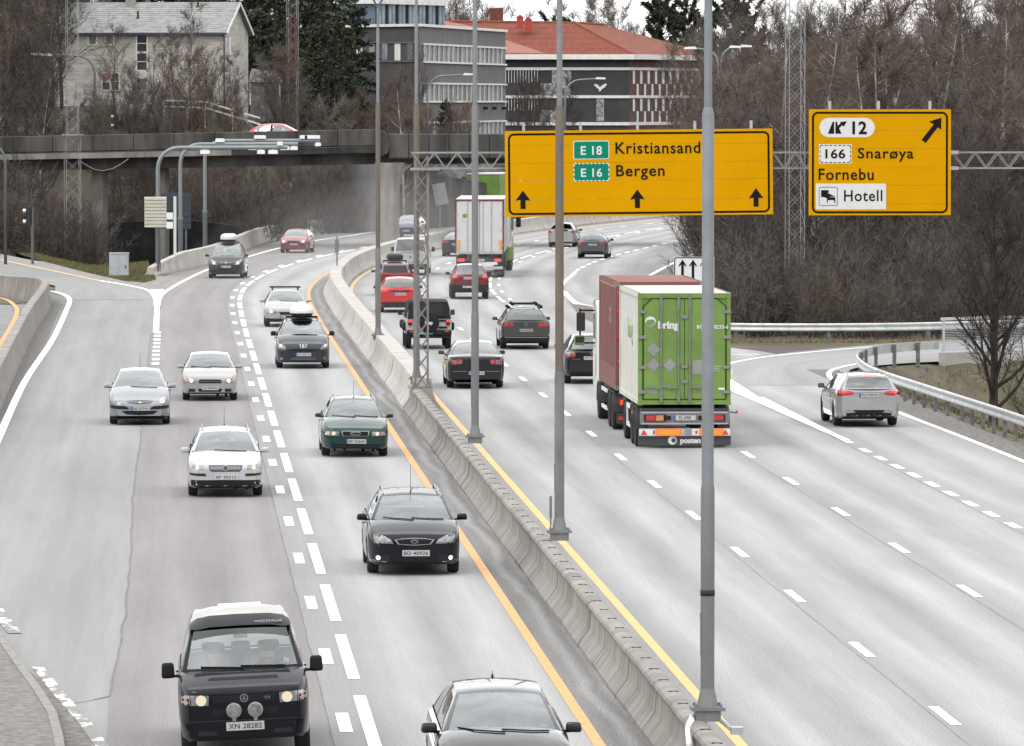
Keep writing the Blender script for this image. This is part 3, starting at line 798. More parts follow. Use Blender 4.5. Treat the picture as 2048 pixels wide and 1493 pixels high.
def road_sign(name, x0, y0, x1, y1, seams, posts, label, tilt=0.0):
    cx, cy = (x0 + x1) / 2, (y0 + y1) / 2
    c = at(cx, cy, GY - .45)
    root = empty(name, c, heading(GY)); root.rotation_euler = (0, tilt, heading(GY)); tag(root, label, 'road sign')
    sc = (GY - .45) / F_PX; sf = SignFace(root, cx, cy, sc)
    ed = [y0] + seams + [y1]
    for a, b in zip(ed[:-1], ed[1:]):
        p = sf.P(x0, b); q = sf.P(x1, a); mb = MB(); g_ = .003
        mb.box(((p[0] + q[0]) / 2, -.022, (p[1] + q[1]) / 2), (q[0] - p[0], .05, q[1] - p[1] - 2 * g_)); mb.build('sign_panel', M_SYEL, root)
    for px in posts:
        p = sf.P(px, (y0 + y1) / 2); mb = MB(); hgt = (y1 - y0) * sc + .24
        mb.box((p[0], .06, .12), (.075, .09, hgt)); mb.build('bracket', M_GALV, root)
    sf.y = -.048
    sf.frame('border', x0 + 6, y0 + 5, x1 - 6, y1 - 4, 12, 4.2, M_SBLK, 1)
    return root, sf
big, sf = road_sign('direction_sign', 1010, 260, 1546, 432, [289, 325, 360, 399], [1048, 1162, 1276, 1391, 1504], 'wide yellow overhead sign with three upward arrows', R(-.55))
for (a, b, t, dash) in ((281, 318, 'E 18', False), (325.5, 362, 'E 16', True)):
    sf.poly('route_shield', sf.rrect(1146.5, a, 1218.5, b, 4), M_SWHT if not dash else M_SGRN, 1)
    if not dash: sf.poly('route_shield', sf.rrect(1148.2, a + 1.6, 1216.8, b - 1.6, 3), M_SGRN, 2)
    else: sf.dashed('shield_border', 1146.5, a, 1218.5, b, 2.2, M_SWHT, 9, 4)
    sf.text(t, 1161.5, a + 10.5, 1204, b - 8.5, M_SWHT, 3, bold=.02)
sf.text('Kristiansand', 1231, 284.5, 1401, 308, M_SBLK, 2, bold=.012, spacing=1.1)
sf.text('Bergen', 1232, 330, 1329, 360, M_SBLK, 2, bold=.012, spacing=1.1)
for cx in (1045, 1274, 1512): up_arrow(sf, cx, 379)
small, sf = road_sign('direction_sign', 1617, 219, 1902, 431, [233, 262, 298, 336, 371, 408], [1659.5, 1757, 1860.5], 'narrower yellow overhead exit sign with a diagonal arrow')
sf.poly('exit_badge', sf.rrect(1638, 236.5, 1749, 275, 19, 8), M_SWHT, 1)
sf.text('12', 1704, 243, 1733, 269, M_SBLK, 2, bold=.03)
sf.poly('exit_symbol', [(1655, 268), (1664.5, 244), (1667.5, 244), (1667.5, 268)], M_SBLK, 2)
sf.poly('exit_symbol', [(1670, 268), (1670, 244), (1673.5, 244), (1674.5, 252), (1680, 247.5), (1679.5, 244.5), (1693, 243), (1687, 254), (1684, 251), (1677.5, 257), (1682.5, 268)], M_SBLK, 2)
sf.poly('arrow', [(1882.5, 236), (1882, 260), (1875.5, 255), (1851, 286.5), (1843, 280), (1867.5, 249), (1858, 243.5)], M_SBLK, 2)
sf.poly('route_shield', [(1637, 289), (1702.5, 289), (1702.5, 327.5), (1637, 327.5)], M_SWHT, 1)
sf.dashed('shield_border', 1638.5, 290.5, 1701, 326, 1.6, M_SBLK, 7, 4, 2)
sf.text('166', 1650, 298.5, 1690, 317.5, M_SBLK, 2, bold=.02)
sf.text('Snarøya', 1715, 296, 1827, 324, M_SBLK, 2, bold=.012, spacing=1.1)
sf.text('Fornebu', 1636.5, 337.5, 1747, 360.5, M_SBLK, 2, bold=.012, spacing=1.1)
sf.poly('hotel_panel', [(1631, 367.5), (1772, 367.5), (1772, 419), (1631, 419)], M_SWHT, 1)
sf.frame('pictogram_frame', 1637, 374, 1675, 412, 4, 1.4, M_SBLU, 2)
sf.poly('bed_pictogram', [(1641.5, 380.5), (1656.5, 380.5), (1657, 385.5), (1646, 387), (1641.5, 386)], M_SBLK, 2)
sf.poly('bed_pictogram', [(1641.5, 386.5), (1654, 385.8), (1669.5, 393.5), (1659, 394), (1655.5, 397.5), (1647, 394.5), (1641.5, 394.5)], M_SBLK, 2)
sf.poly('bed_pictogram', [(1653, 398), (1659, 394.8), (1670, 394.8), (1670, 406), (1667.8, 406), (1667.8, 400.5), (1655, 400.5), (1655, 406), (1653, 406)], M_SBLK, 2)
sf.text('Hotell', 1687.5, 380.5, 1764.5, 403, M_SBLK, 2, bold=.012, spacing=1.1)

# lane sign beside the carriageway beyond the truck
ln = empty('lane_sign', at(1388, 548, 254)); ln.location.z = 1.05; tag(ln, 'white lane sign with two black arrows and one red', 'road sign')
for x in (-.55, .55):
    b = MB(); b.tube([(x, .06, -1.2), (x, .06, 2.1)], .04, 8); b.build('post', M_GALV, ln)
b = MB(); b.box((0, 0, 1.28), (1.55, .05, 1.75)); b.build('plate', M_SWHT, ln)
sf = SignFace(ln, 0, 0, .01, -.026)
sf.ring('border', sf.rrect(-76, -214, 76, -42, 8), sf.rrect(-72, -210, 72, -46, 5), M_SBLK, 1)
for cx, mm in ((-44, M_SBLK), (-4, M_SBLK), (36, M_SRED)):
    sf.poly('arrow', [(cx, -205), (cx + 15, -182), (cx + 12, -178), (cx + 5, -187), (cx + 5, -60), (cx - 5, -60), (cx - 5, -187), (cx - 12, -178), (cx - 15, -182)], mm, 2)

# ------------------------------------------------------------------ lattice masts
M_MASTR = mat('mast_red', (.075, .020, .015), .7, var=.2)
def mast(px, Y, z0, z1, w, label, red=None, leg=.028, plate=None):
    p = at(px, 300, Y); root = empty('lattice_mast', (p.x, Y, z0), R(12)); tag(root, label, 'mast', 'lattice masts')
    g = MB(); lattice_column(g, (0, 0), w, 0, (plate or (z1)) - z0, .7, leg, .013); g.build('lower_lattice', M_LATT, root)
    if plate:
        g = MB(); lattice_column(g, (0, 0), w * .78, plate - z0, z1 - z0, .6, leg * .8, .013); g.build('upper_lattice', M_LATT, root)
        g = MB(); g.box((0, 0, plate - z0), (w * 1.3, w * 1.3, .05)); g.build('platform', M_LATT, root)
    if red:
        g = MB(); lattice_column(g, (0, 0), w * .5, red[0] - z0, red[1] - z0, .45, .16, .05); g.build('red_sleeve', M_MASTR, root)
    return root
mast(1590, 275, -1, 19, .66, 'tall grey lattice mast standing between the two yellow signs')
mast(585, 472, 7, 24, .72, 'lattice mast with a dark red core rising behind the bridge', red=(11.5, 15))
mast(145, 400, -.5, 22, .88, 'lattice mast by the left trees in front of the bridge', plate=7.1)

# ------------------------------------------------------------------ curved camera masts over the bus lane
M_DGREY = mat('mast_dark_grey', (.085, .095, .10), .5, metal=.2, var=.12, vscale=2)
M_DGREY2 = mat('mast_mid_grey', (.17, .185, .19), .5, metal=.25, var=.1, vscale=2)
M_BOXW = mat('camera_housing', (.62, .63, .63), .45, var=.05)
def portal(px, Y, ytop, xend, label, boxes):
    b = at(px, 500, Y); top = at(px, ytop, Y).z; ex = at(xend, ytop, Y).x - b.x
    root = empty('camera_mast', (b.x, Y, 0)); tag(root, label, 'camera mast', 'curved camera masts beside the bus lane')
    r = 1.1; pts = [(0, 0, -.1), (0, 0, 2.4)]
    lo = MB(); lo.tube([(0, 0, -.1), (0, 0, 2.55)], [.14, .135], 12); lo.build('lower_pole', M_DGREY, root, smooth=True, angle=50)
    pts = [(0, 0, 2.55), (0, 0, top - r)] + [(r - r * math.cos(R(a)), 0, top - r + r * math.sin(R(a))) for a in (15, 30, 45, 60, 75, 90)] + [(ex, 0, top + .02)]
    up = MB(); up.tube(pts, .105, 12); up.build('curved_arm', M_DGREY2, root, smooth=True, angle=50)
    cl = MB(); cl.tube([(0, 0, 2.5), (0, 0, 2.62)], .155, 12); cl.build('collar', M_DGREY2, root)
    for (bx, up_, w) in boxes:
        x = at(bx, ytop, Y).x - b.x; m_ = MB(); z = top + (.22 if up_ else -.22)
        m_.prism([(-w / 2, -.1), (w / 2, -.1), (w / 2, .07), (w / 2 - .06, .11), (-w / 2 + .04, .11), (-w / 2, .06)], (x, -.16, z), (1, 0, 0), (0, 0, 1), (0, .3, 0))
        m_.box((x, 0, top + (.12 if up_ else -.12)), (.07, .07, .12)); m_.build('camera_box', M_BOXW, root)
    return root
portal(316, 350, 296, 575, 'nearest curved camera mast with its arm reaching over the bus lane', [(410, False, .5), (522, False, .4), (546, False, .5), (560, True, .3)])
portal(361, 373, 289, 596, 'middle curved camera mast carrying small white boxes', [(440, True, .5), (505, False, .45), (570, False, .5), (588, False, .4)])
portal(410, 396, 282, 640, 'farthest curved camera mast with a large white box at its tip', [(520, True, .7), (607, True, .45), (625, True, .9), (636, False, .35)])

# sign backs and posts by the camera masts
sb = empty('sign_board', (at(311, 425, 348.9).x, 348.9, 0)); tag(sb, 'beige slatted back of a sign by the camera mast', 'sign')
x0, x1 = at(289, 425, 348.9).x - sb.location.x, at(333, 425, 348.9).x - sb.location.x
zt_, zb_ = at(300, 394, 348.9).z, at(300, 455, 348.9).z
M_BEIGE = mat('sign_back_beige', (.40, .385, .32), .6, var=.08)
n = 9
for i in range(n):
    b = MB(); h = (zt_ - zb_) / n
    b.prism([(0, .02), (.05, 0), (.05, h * .75), (0, h * .88)], ((x0 + x1) / 2 - (x1 - x0) / 2, 0, zb_ + i * h), (0, -1, 0), (0, 0, 1), (x1 - x0, 0, 0)); b.build('slat', M_BEIGE, sb, recalc=True)
b = MB(); b.box(((x0 + x1) / 2, .04, (zt_ + zb_) / 2), (x1 - x0, .03, zt_ - zb_)); b.build('backing', M_BEIGE, sb)
b = MB(); b.tube([(.12, .12, -.1), (.12, .12, zt_)], .05, 8); b.build('post', M_DGREY, sb)
sb2 = empty('sign_board', (at(351, 425, 385).x, 385, 0)); tag(sb2, 'dark blue sign board behind the slender white post', 'sign')
p = at(322, 386, 385); q = at(382, 458, 385); b = MB(); b.box(((p.x + q.x) / 2 - sb2.location.x, 0, (p.z + q.z) / 2), (q.x - p.x, .08, p.z - q.z)); b.build('plate', mat('dark_blue_board', (.02, .024, .04), .5), sb2)
for z in range(1, 6):
    b = MB(); b.box(((p.x + q.x) / 2 - sb2.location.x, -.05, q.z + (p.z - q.z) * z / 6), (q.x - p.x, .02, .03)); b.build('rib', M_BLACK, sb2)
for x in (-.6, .6):
    b = MB(); b.box((x, .08, 1.6), (.1, .1, 3.6)); b.build('post', M_DGREY, sb2)
wp = empty('sign_post', (at(350, 508, 358).x, 358, 0)); tag(wp, 'slender pale post with two small grey boxes', 'sign post')
b = MB(); b.box((0, 0, 1.9), (.15, .12, 4.2)); b.build('post', mat('post_pale', (.48, .48, .47), .5, var=.05), wp)
for z in (2.45, 2.95):
    b = MB(); b.box((-.28, -.02, z + .0), (.34, .14, .36)); b.build('control_box', M_BOXW, wp)

def signal(px, Y, z0, ztop, label, side=-1):
    p = at(px, 300, Y); root = empty('traffic_signal', (p.x, Y, z0)); tag(root, label, 'traffic signal')
    b = MB(); b.tube([(0, 0, -.2), (0, 0, ztop - z0)], .08, 10); b.build('post', M_DGREY, root, smooth=True, angle=50)
    b = MB(); b.box((side * .22, 0, ztop - z0 - .45), (.28, .3, .95)); hd = b.build('signal_head', M_BLACK, root)
    for k in range(3):
        c = MB(); c.tube([(side * .22 + side * .1, -.05, ztop - z0 - .15 - .3 * k), (side * .22 + side * .3, -.05, ztop - z0 - .17 - .3 * k)], [.1, .11], 10); c.build('visor', M_BLACK if k == 1 else M_BOXW, hd)
    return root
signal(64.5, 372, 0, at(64, 416, 372).z, 'dark traffic signal beside the slip road bushes')
signal(238, 452, 8, at(238, 229, 452).z, 'small traffic signal seen above the bridge parapet')

# equipment cabinet
cb = empty('equipment_cabinet', (at(238, 530, 346).x, 346, 0)); tag(cb, 'pale grey steel cabinet on the grass by the bridge pier', 'cabinet')
M_CAB = mat('cabinet_grey', (.30, .32, .34), .5, var=.08)
b = MB(); b.box((0, 0, .62), (1.0, .5, 1.15)); b.build('body', M_CAB, cb)
b = MB(); b.prism([(-.53, 0), (.53, 0), (.50, .06), (-.50, .06)], (0, -.29, 1.195), (1, 0, 0), (0, 0, 1), (0, .58, 0)); b.build('roof_cap', M_CAB, cb)
for x in (-.245, .245):
    b = MB(); b.box((x, -.258, .62), (.475, .012, 1.08)); d = b.build('door', M_CAB, cb)
    if x > 0:
        c = MB(); c.box((.36, -.27, .52), (.06, .02, .14)); c.build('handle', M_BLACK, d)
b = MB(); b.box((0, 0, .02), (1.06, .56, .1)); b.build('plinth', M_CONC, cb)

# ------------------------------------------------------------------ street lamps in the background
def street_lamp(px, ybase, ytop, xhead, Y, label, m=None, heads=1):
    m = m or M_POLE
    b = at(px, ybase, Y); t = at(px, ytop, Y).z; hx = at(xhead, ytop, Y).x - b.x
    root = empty('street_lamp', (b.x, Y, b.z - 1.5)); tag(root, label, 'street lamp', 'street lamps beyond the bridge')
    H = t - b.z + 1.5; s = 1 if hx > 0 else -1; r = min(1.2, abs(hx) * .5)
    pts = [(0, 0, 0), (0, 0, H - r)] + [(s * (r - r * math.cos(R(a))), 0, H - r + r * math.sin(R(a))) for a in (25, 45, 65, 82)] + [(hx - s * .3, 0, H + .1)]
    g = MB(); g.tube(pts, [.09, .075, .07, .065, .06, .06, .05], 8); g.build('pole', m, root, smooth=True)
    for k in range(heads):
        h = MB(); x = hx - s * .75 * k
        h.prism([(-.42, 0), (.42, 0), (.36, .13), (-.3, .17)], (x, -.15, H + .04 - .05 * k), (s, 0, 0), (0, 0, 1), (0, .3, 0)); h.build('lamp_head', M_BOXW, root, recalc=True)
    return root
street_lamp(190, 270, 112, 72, 447, 'dark curved street lamp reaching left before the pale house', M_DGREY, 2)
street_lamp(855, 275, 152, 937, 500, 'slim street lamp before the grey office building')
street_lamp(1130, 262, 160, 1201, 520, 'slim street lamp before the brick red roofed building')
street_lamp(1436, 262, 100, 1381, 420, 'street lamp reaching left above the wide yellow sign')
street_lamp(1443, 262, 96, 1492, 450, 'twin street lamp reaching right among the bare trees', heads=2)
street_lamp(11, 505, 288, -60, 372, 'dark curved lamp pole cut by the left picture edge', M_DGREY)

# ------------------------------------------------------------------ road bridge
bridge = empty('road_bridge', (-8, 413, 0)); tag(bridge, 'stained dark concrete road bridge crossing over the motorway', 'bridge')
def bridge_run(A, B, prof_par, prof_deck, panel, width, dz=(0, 0)):
    A = Vector((*A, dz[0])); B = Vector((*B, dz[1])); d = (B - A); Ln = d.length; d.normalize(); nrm = Vector((d.y, -d.x, 0))   # towards the camera side
    if nrm.y > 0: nrm = -nrm
    k = max(1, int(Ln / panel))
    for i in range(k):
        a = A + d * (Ln * i / k + .03); b = A + d * (Ln * (i + 1) / k - .03); mb = MB()
        mb.loft([[p + nrm * o + Vector((0, 0, z)) for o, z in prof_par] for p in (a, b)], close=True, caps=True)
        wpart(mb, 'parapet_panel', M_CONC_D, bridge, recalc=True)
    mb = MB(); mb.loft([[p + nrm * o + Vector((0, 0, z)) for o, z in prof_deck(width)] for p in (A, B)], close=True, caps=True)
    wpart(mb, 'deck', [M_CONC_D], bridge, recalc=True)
    return A, B, d, nrm
par_l = [(.18, 6.32), (.28, 6.40), (.30, 7.36), (.10, 7.38), (.08, 6.32)]
deck = lambda w: [(.14, 6.30), (.02, 5.92), (-.9, 5.88), (-1.0, 5.22), (-2.0, 5.2), (-2.1, 5.8), (-w + 2.1, 5.8), (-w + 2, 5.2), (-w + 1, 5.22), (-w + .9, 5.9), (-w, 6.3)]
bridge_run((-60, 424.5), (-34, 420.5), par_l, deck, 2.6, 9, (-1.1, -.55))
bridge_run((-34, 420.5), (-8.2, 413.5), par_l, deck, 2.6, 9, (-.55, 0))
par_r = [(.25, 5.55), (.32, 5.62), (.30, 7.05), (.08, 7.08), (.02, 5.55)]
bridge_run((-7.75, 413.2), (6, 417.5), par_r, deck, 1.25, 9)
bridge_run((6, 417.5), (13, 419.5), par_r, deck, 1.25, 9)
for A, B in (((-36, 421.0, -.6), (-26, 418.3, -.4)), ((-26, 418.3, -.4), (-17.5, 416.0, -.2))):
    A = Vector(A); B = Vector(B); d = (B - A).normalized(); nn = Vector((d.y, -d.x, 0))
    m_ = MB(); m_.loft([[p + nn * o + Vector((0, 0, z)) for o, z in ((.16, 5.93), (.2, 6.28), (.05, 6.28), (.04, 5.93))] for p in (A + d * .02, B)], close=True, caps=True)
    wpart(m_, 'edge_beam', M_CONC, bridge, recalc=True)
kn = MB(); kn.prism([(-8.25, 5.6), (-8.25, 7.36), (-7.9, 7.2), (-7.55, 6.6), (-7.7, 5.9)], (0, 412.6, 0), (1, 0, 0), (0, 0, 1), (0, 1.0, 0)); wpart(kn, 'parapet_corner', M_CONC_D, bridge, recalc=True)
def pier(x, y, r, z1, flare=0, m=M_CONC):
    mb = MB(); secs = []
    for z, k in ((-2.0, 1), (z1 - 1.8, 1.0), (z1 - .9, 1 + flare * .35), (z1, 1 + flare)):
        secs.append([(x + r * k * math.cos(t), y + r * math.sin(t) * (1 + .2 * flare), z) for t in [R(22.5 + 45 * i) for i in range(8)]])
    mb.loft(secs, close=True, caps=True); wpart(mb, 'pier', m, bridge, recalc=True)
pier(-26.1, 421.5, .52, 5.0); pier(-22.1, 420.5, .45, 5.05)
pier(-7.55, 411.2, .62, 5.3, .62, M_CONC)
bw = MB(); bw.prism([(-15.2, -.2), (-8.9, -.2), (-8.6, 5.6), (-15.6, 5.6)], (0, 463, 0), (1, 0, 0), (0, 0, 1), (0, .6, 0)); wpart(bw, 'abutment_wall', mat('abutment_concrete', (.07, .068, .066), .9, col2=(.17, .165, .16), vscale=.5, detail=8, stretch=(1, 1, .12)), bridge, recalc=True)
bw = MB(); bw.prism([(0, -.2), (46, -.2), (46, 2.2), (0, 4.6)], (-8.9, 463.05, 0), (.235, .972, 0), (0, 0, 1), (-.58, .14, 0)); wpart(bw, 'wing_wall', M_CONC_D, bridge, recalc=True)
# wall behind the left piers; the niche's shade is painted as near-black concrete
nb = MB(); nb.prism([(-29, -2), (-17.5, -2), (-17.5, 1.1), (-21, 1.5), (-29, 1.2)], (0, 427, 0), (1, 0, 0), (0, 0, 1), (0, .6, 0)); wpart(nb, 'retaining_wall', mat('niche_shade_concrete', (.02, .02, .021), .9, col2=(.045, .045, .047), vscale=1.2), bridge, recalc=True)
cab = MB(); cab.tube([at(632 / 3.93, 1270 / 3.93, 417) , at(175, 332, 417), at(190, 340, 417), at(205, 342, 417), at(225, 338, 417), at(243, 328, 417), at(257, 318, 417)], .025, 6); wpart(cab, 'hanging_cable', M_DGREY2, bridge)

guardrail('guardrail', [(-13.3, 461.5), (-11.5, 466), (-9.6, 471), (-7.2, 480), (-3.5, 492), (1, 505)], 'short steel guardrail at the foot of the abutment', 3.0, side=1)
tp = empty('sign_board', (at(880, 390, 476).x, 476, 0)); tag(tp, 'tilted pale back of a sign beyond the bridge', 'sign')
b = MB(); b.box((0, 0, 2.5), (.95, .06, 1.55)); o = b.build('plate', mat('sign_back_grey', (.22, .22, .215), .6, var=.08), tp); o.rotation_euler = (0, R(-11), 0); o.location = (.5, 0, 0)
b = MB(); b.box((.0, .08, 1.2), (.1, .1, 2.8)); b.build('post', M_DGREY2, tp)
rs = empty('round_sign', (at(573, 385, 452).x, 452, 0)); tag(rs, 'round pale sign back under the bridge by the abutment', 'sign')
b = MB(); b.tube([(0, 0, .5), (0, 0, 3.8)], .04, 8); b.build('post', M_DGREY2, rs)
b = MB(); b.tube([(0, -.05, 3.3), (0, -.02, 3.3)], .42, 24); b.build('disc', mat('sign_back_dim', (.16, .16, .16), .6), rs)
b = MB(); b.box((0, -.04, 2.2), (.6, .03, .5)); b.build('plate', mat('sign_back_dim', (.16, .16, .16), .6), rs)

# concrete parapet with railing where the ramp crosses
rpb = empty('ramp_bridge_parapet', (15.0, 234, 0)); tag(rpb, 'grey concrete edge with steel railing where the ramp bridge begins', 'bridge parapet')
A = Vector((15.0, 233.6, 0)); d = Vector((.78, .62, 0)).normalized(); nn = Vector((d.y, -d.x, 0))
b = MB(); b.prism([(0, -1.4), (40, -1.4), (40, .32), (0, .32)], A, d, (0, 0, 1), nn * .35); wpart(b, 'edge_beam', M_CONC_L, rpb, recalc=True)
M_RL = mat('railing_galv', (.45, .48, .49), .4, metal=.4, var=.1)
for z, w in ((1.5, .10), (1.22, .05), (.42, .05)):
    b = MB(); b.bar(A + nn * .15 + Vector((0, 0, z)), A + nn * .15 + d * 40 + Vector((0, 0, z)), w); wpart(b, 'rail', M_RL, rpb)
for k in range(20):
    p = A + nn * .15 + d * (.1 + k * 2.0); b = MB(); b.bar(p + Vector((0, 0, .32)), p + Vector((0, 0, 1.5)), .09, .07); wpart(b, 'post', M_RL, rpb)
for k in range(12):
    z = .5 + k * .058; b = MB(); b.bar(A + nn * .17 + Vector((0, 0, z)), A + nn * .17 + d * 40 + Vector((0, 0, z)), .018); wpart(b, 'wire', M_RL, rpb)

# ------------------------------------------------------------------ buildings
M_GLASS_D = mat('window_dark', (.03, .034, .038), .12, spec=.6, var=.3, vscale=.6)
M_TRIMW = mat('trim_white', (.58, .57, .55), .7, var=.1, vscale=2)
# --- pale timber house
HY = 468.0
house = empty('timber_house', (at(300, 200, HY).x, HY, 8.6)); tag(house, 'weathered pale timber house with grey gabled roof above the bridge', 'house')
hr = R(-11); ch, sh = math.cos(hr), math.sin(hr)
corner = at(447, 62, HY); ux = Vector((-ch, -sh, 0)); uy = Vector((-sh, ch, 0))      # along the long wall to the left, and away
HL, HD = 12.4, 7.4; z0h, z1h = 7.4, corner.z; ridge = at(300, 6, HY + 3.5).z
C0 = Vector((corner.x, corner.y, 0))
M_SIDE = mat('siding_white', (.29, .275, .245), .85, col2=(.46, .44, .40), vscale=1.2, detail=9, stretch=(1, 1, 3))
def hp(a, b, z): v = C0 + ux * a + uy * b; return Vector((v.x, v.y, z))
bh = .19
nb_ = int((z1h - z0h) / bh)
for face, (ln_, fn) in {'long': (HL, lambda s, o: (s, -o)), 'gable': (HD, None)}.items():
    for i in range(nb_ + 1):
        za = z0h + i * bh; zb_ = min(za + bh + .02, z1h)
        if zb_ <= za: continue
        mb = MB()
        if face == 'long':
            P = lambda s, o, z: hp(s, -o, z)
        else:
            P = lambda s, o, z: hp(-o, s, z)
        mb.quad(P(0, .045, za), P(ln_, .045, za), P(ln_, .012, zb_), P(0, .012, zb_)); mb.quad(P(0, .0, za), P(ln_, .0, za), P(ln_, .045, za), P(0, .045, za))
        wpart(mb, 'siding_board', M_SIDE, house, recalc=False)
i = 0; z = z1h
while z < ridge - .1:
    t = (z - z1h) / (ridge - z1h); a = HD / 2 * t; b_ = HD - a; mb = MB()
    mb.quad(hp(-.045, a, z), hp(-.045, b_, z), hp(-.012, b_, z + bh), hp(-.012, a, z + bh)); wpart(mb, 'siding_board', M_SIDE, house); z += bh
core = MB(); core.loft([[hp(0, 0, z), hp(HL, 0, z), hp(HL, HD, z), hp(0, HD, z)] for z in (z0h, z1h)], close=True, caps=True)
core.poly([hp(0, 0, z1h), hp(0, HD, z1h), hp(0, HD / 2, ridge)]); core.poly([hp(HL, 0, z1h), hp(HL, HD, z1h), hp(HL, HD / 2, ridge)])
wpart(core, 'wall', M_SIDE, house, recalc=True)
M_SLATE = mat('slate_roof', (.155, .155, .155), .75, col2=(.26, .26, .255), vscale=2.0, detail=9, stretch=(1, 1, 3))
rf = MB(); ov = .35
for s in (0, 1):
    e = hp(-ov, -.4 if s == 0 else HD + .4, z1h - .15); e2 = hp(HL + .6, -.4 if s == 0 else HD + .4, z1h - .15); r1 = hp(-ov, HD / 2, ridge + .06); r2 = hp(HL + .6, HD / 2, ridge + .06)
    dn = Vector((0, 0, -.14))
    N_ = 16
    for q in range(N_):
        a0 = e.lerp(r1, q / N_); a1 = e2.lerp(r2, q / N_); b0 = e.lerp(r1, (q + 1) / N_ + .01); b1 = e2.lerp(r2, (q + 1) / N_ + .01); l = Vector((0, 0, .035))
        rf.quad(a0 + l, a1 + l, b1, b0); rf.quad(a0 + dn, a1 + dn, a1 + l, a0 + l)
    rf.quad(e + dn, e2 + dn, r2 + dn, r1 + dn)
roof = wpart(rf, 'roof', M_SLATE, house)
def hpart(mb, name, m, parent=None): o = mb.build(name, m, parent or house); o.location = -house.location if not parent else (0, 0, 0); return o
b = MB(); b.bar(hp(-ov, -.42, z1h - .2), hp(HL + .6, -.42, z1h - .2), .14, .14); hpart(b, 'gutter', mat('gutter_dark', (.03, .035, .06), .5))
b = MB(); b.bar(hp(-.08, -.12, z1h - .3), hp(-.08, -.12, z0h), .09); hpart(b, 'downpipe', mat('gutter_dark', (.03, .035, .06), .5))
for s in (0, 1):
    b = MB(); b.bar(hp(-ov, -.4 if s == 0 else HD + .4, z1h - .22), hp(-ov, HD / 2, ridge - .04), .05, .2); hpart(b, 'barge_board', M_TRIMW)
b = MB(); p = hp(7.6, HD / 2 - .2, ridge); b.box((p.x, p.y, p.z + .25), (.62, .62, 1.5), rz=hr); b.box((p.x, p.y, p.z - .25), (.95, .9, .12), rz=hr); hpart(b, 'chimney', mat('chimney_grey', (.24, .23, .21), .8, var=.15))
for a, bb, hgt, mm in ((6.6, 1.6, .55, M_BLACK), (2.6, 3.1, .5, M_BLACK), (9.3, .6, .5, mat('vent_blue', (.25, .32, .38), .5))):
    q = hp(a, bb, z1h + (ridge - z1h) * bb / (HD / 2)); b = MB(); b.tube([(q.x, q.y, q.z - .1), (q.x, q.y, q.z + hgt)], .07, 8); b.box((q.x, q.y, q.z + .04), (.3, .3, .05)); hpart(b, 'roof_vent', mm)
def hwin(px0, py0, px1, py1, bars=1, m=M_GLASS_D, gable=False, tint=None):
    a = at(px0, py0, HY); c = at(px1, py1, HY)
    s0 = (corner.x - a.x) / ch; s1 = (corner.x - c.x) / ch
    f = MB()
    for (u0, u1, w0, w1) in ((s0 + .07, s1 - .07, a.z, a.z + .09), (s0 + .07, s1 - .07, c.z - .09, c.z), (s0 + .07, s0 - .03, c.z, a.z), (s1 - .07, s1 + .03, c.z, a.z)):
        lo, hi = min(u0, u1), max(u0, u1); p = hp((lo + hi) / 2, -.05, (w0 + w1) / 2); f.box((p.x, p.y, p.z), (hi - lo, .1, abs(w1 - w0)), rz=hr)
    for k in range(1, bars + 1):
        z = c.z + (a.z - c.z) * k / (bars + 1); p = hp((s0 + s1) / 2, -.05, z); f.box((p.x, p.y, p.z), (abs(s1 - s0), .08, .05), rz=hr)
    w = hpart(f, 'window', M_TRIMW)
    g_ = MB(); p = hp((s0 + s1) / 2, -.035, (a.z + c.z) / 2); g_.box((p.x, p.y, p.z), (abs(s1 - s0), .06, a.z - c.z), rz=hr); g_.build('pane', m, w)
    return w
hwin(174, 71, 190, 88, 0, mat('window_grey', (.16, .17, .175), .3)); hwin(209, 71, 225, 88, 0, mat('window_grey', (.16, .17, .175), .3))
hwin(272, 71, 293, 103, 1); hwin(272, 107, 293, 140, 1); hwin(272, 157, 293, 180, 0, mat('window_grey2', (.09, .095, .10), .3))
hwin(202, 147, 218, 163, 0, mat('boarding_orange', (.42, .19, .04), .7, var=.2)); hwin(202, 164, 218, 180, 0); hwin(221, 147, 236, 180, 1)
b = MB(); p = hp(-.06, 1.6, 13.0); b.box((p.x, p.y, p.z), (.06, .5, 1.3), rz=hr); hpart(b, 'window', M_TRIMW)
pn = MB(); p = hp((corner.x - at(282, 148, HY).x) / ch, -.05, at(282, 148, HY).z); pn.box((p.x, p.y, p.z), (.72, .06, .45), rz=hr); hpart(pn, 'infill_panel', mat('panel_white', (.55, .54, .52), .7))
# small pale shed to the right of the house
shd = empty('garden_shed', (at(530, 200, 482).x, 482, 8)); tag(shd, 'small pale shed beside the timber house', 'shed')
p0 = at(497, 165, 482); p1 = at(556, 210, 482)
b = MB(); b.box((0, 1.2, (p1.z + p0.z) / 2 - 8 - .6), (p1.x - p0.x, 2.4, p0.z - p1.z + 1.2)); b.build('wall', mat('shed_wall', (.13, .13, .125), .8, var=.2), shd)
b = MB(); w = (p1.x - p0.x) / 2; b.prism([(-w - .15, 0), (w + .15, 0), (w - .4, .75), (-w + .1, 1.0)], (0, -.2, p0.z - 8), (1, 0, 0), (0, 0, 1), (0, 2.8, 0)); b.build('roof', mat('shed_roof', (.38, .38, .37), .7, col2=(.10, .10, .10), vscale=2.0), shd, recalc=True)
for sx in (-1, 1):
    b = MB(); b.box((sx * w, -.03, (p1.z + p0.z) / 2 - 8), (.1, .1, p0.z - p1.z)); b.build('corner_board', M_TRIMW, shd)
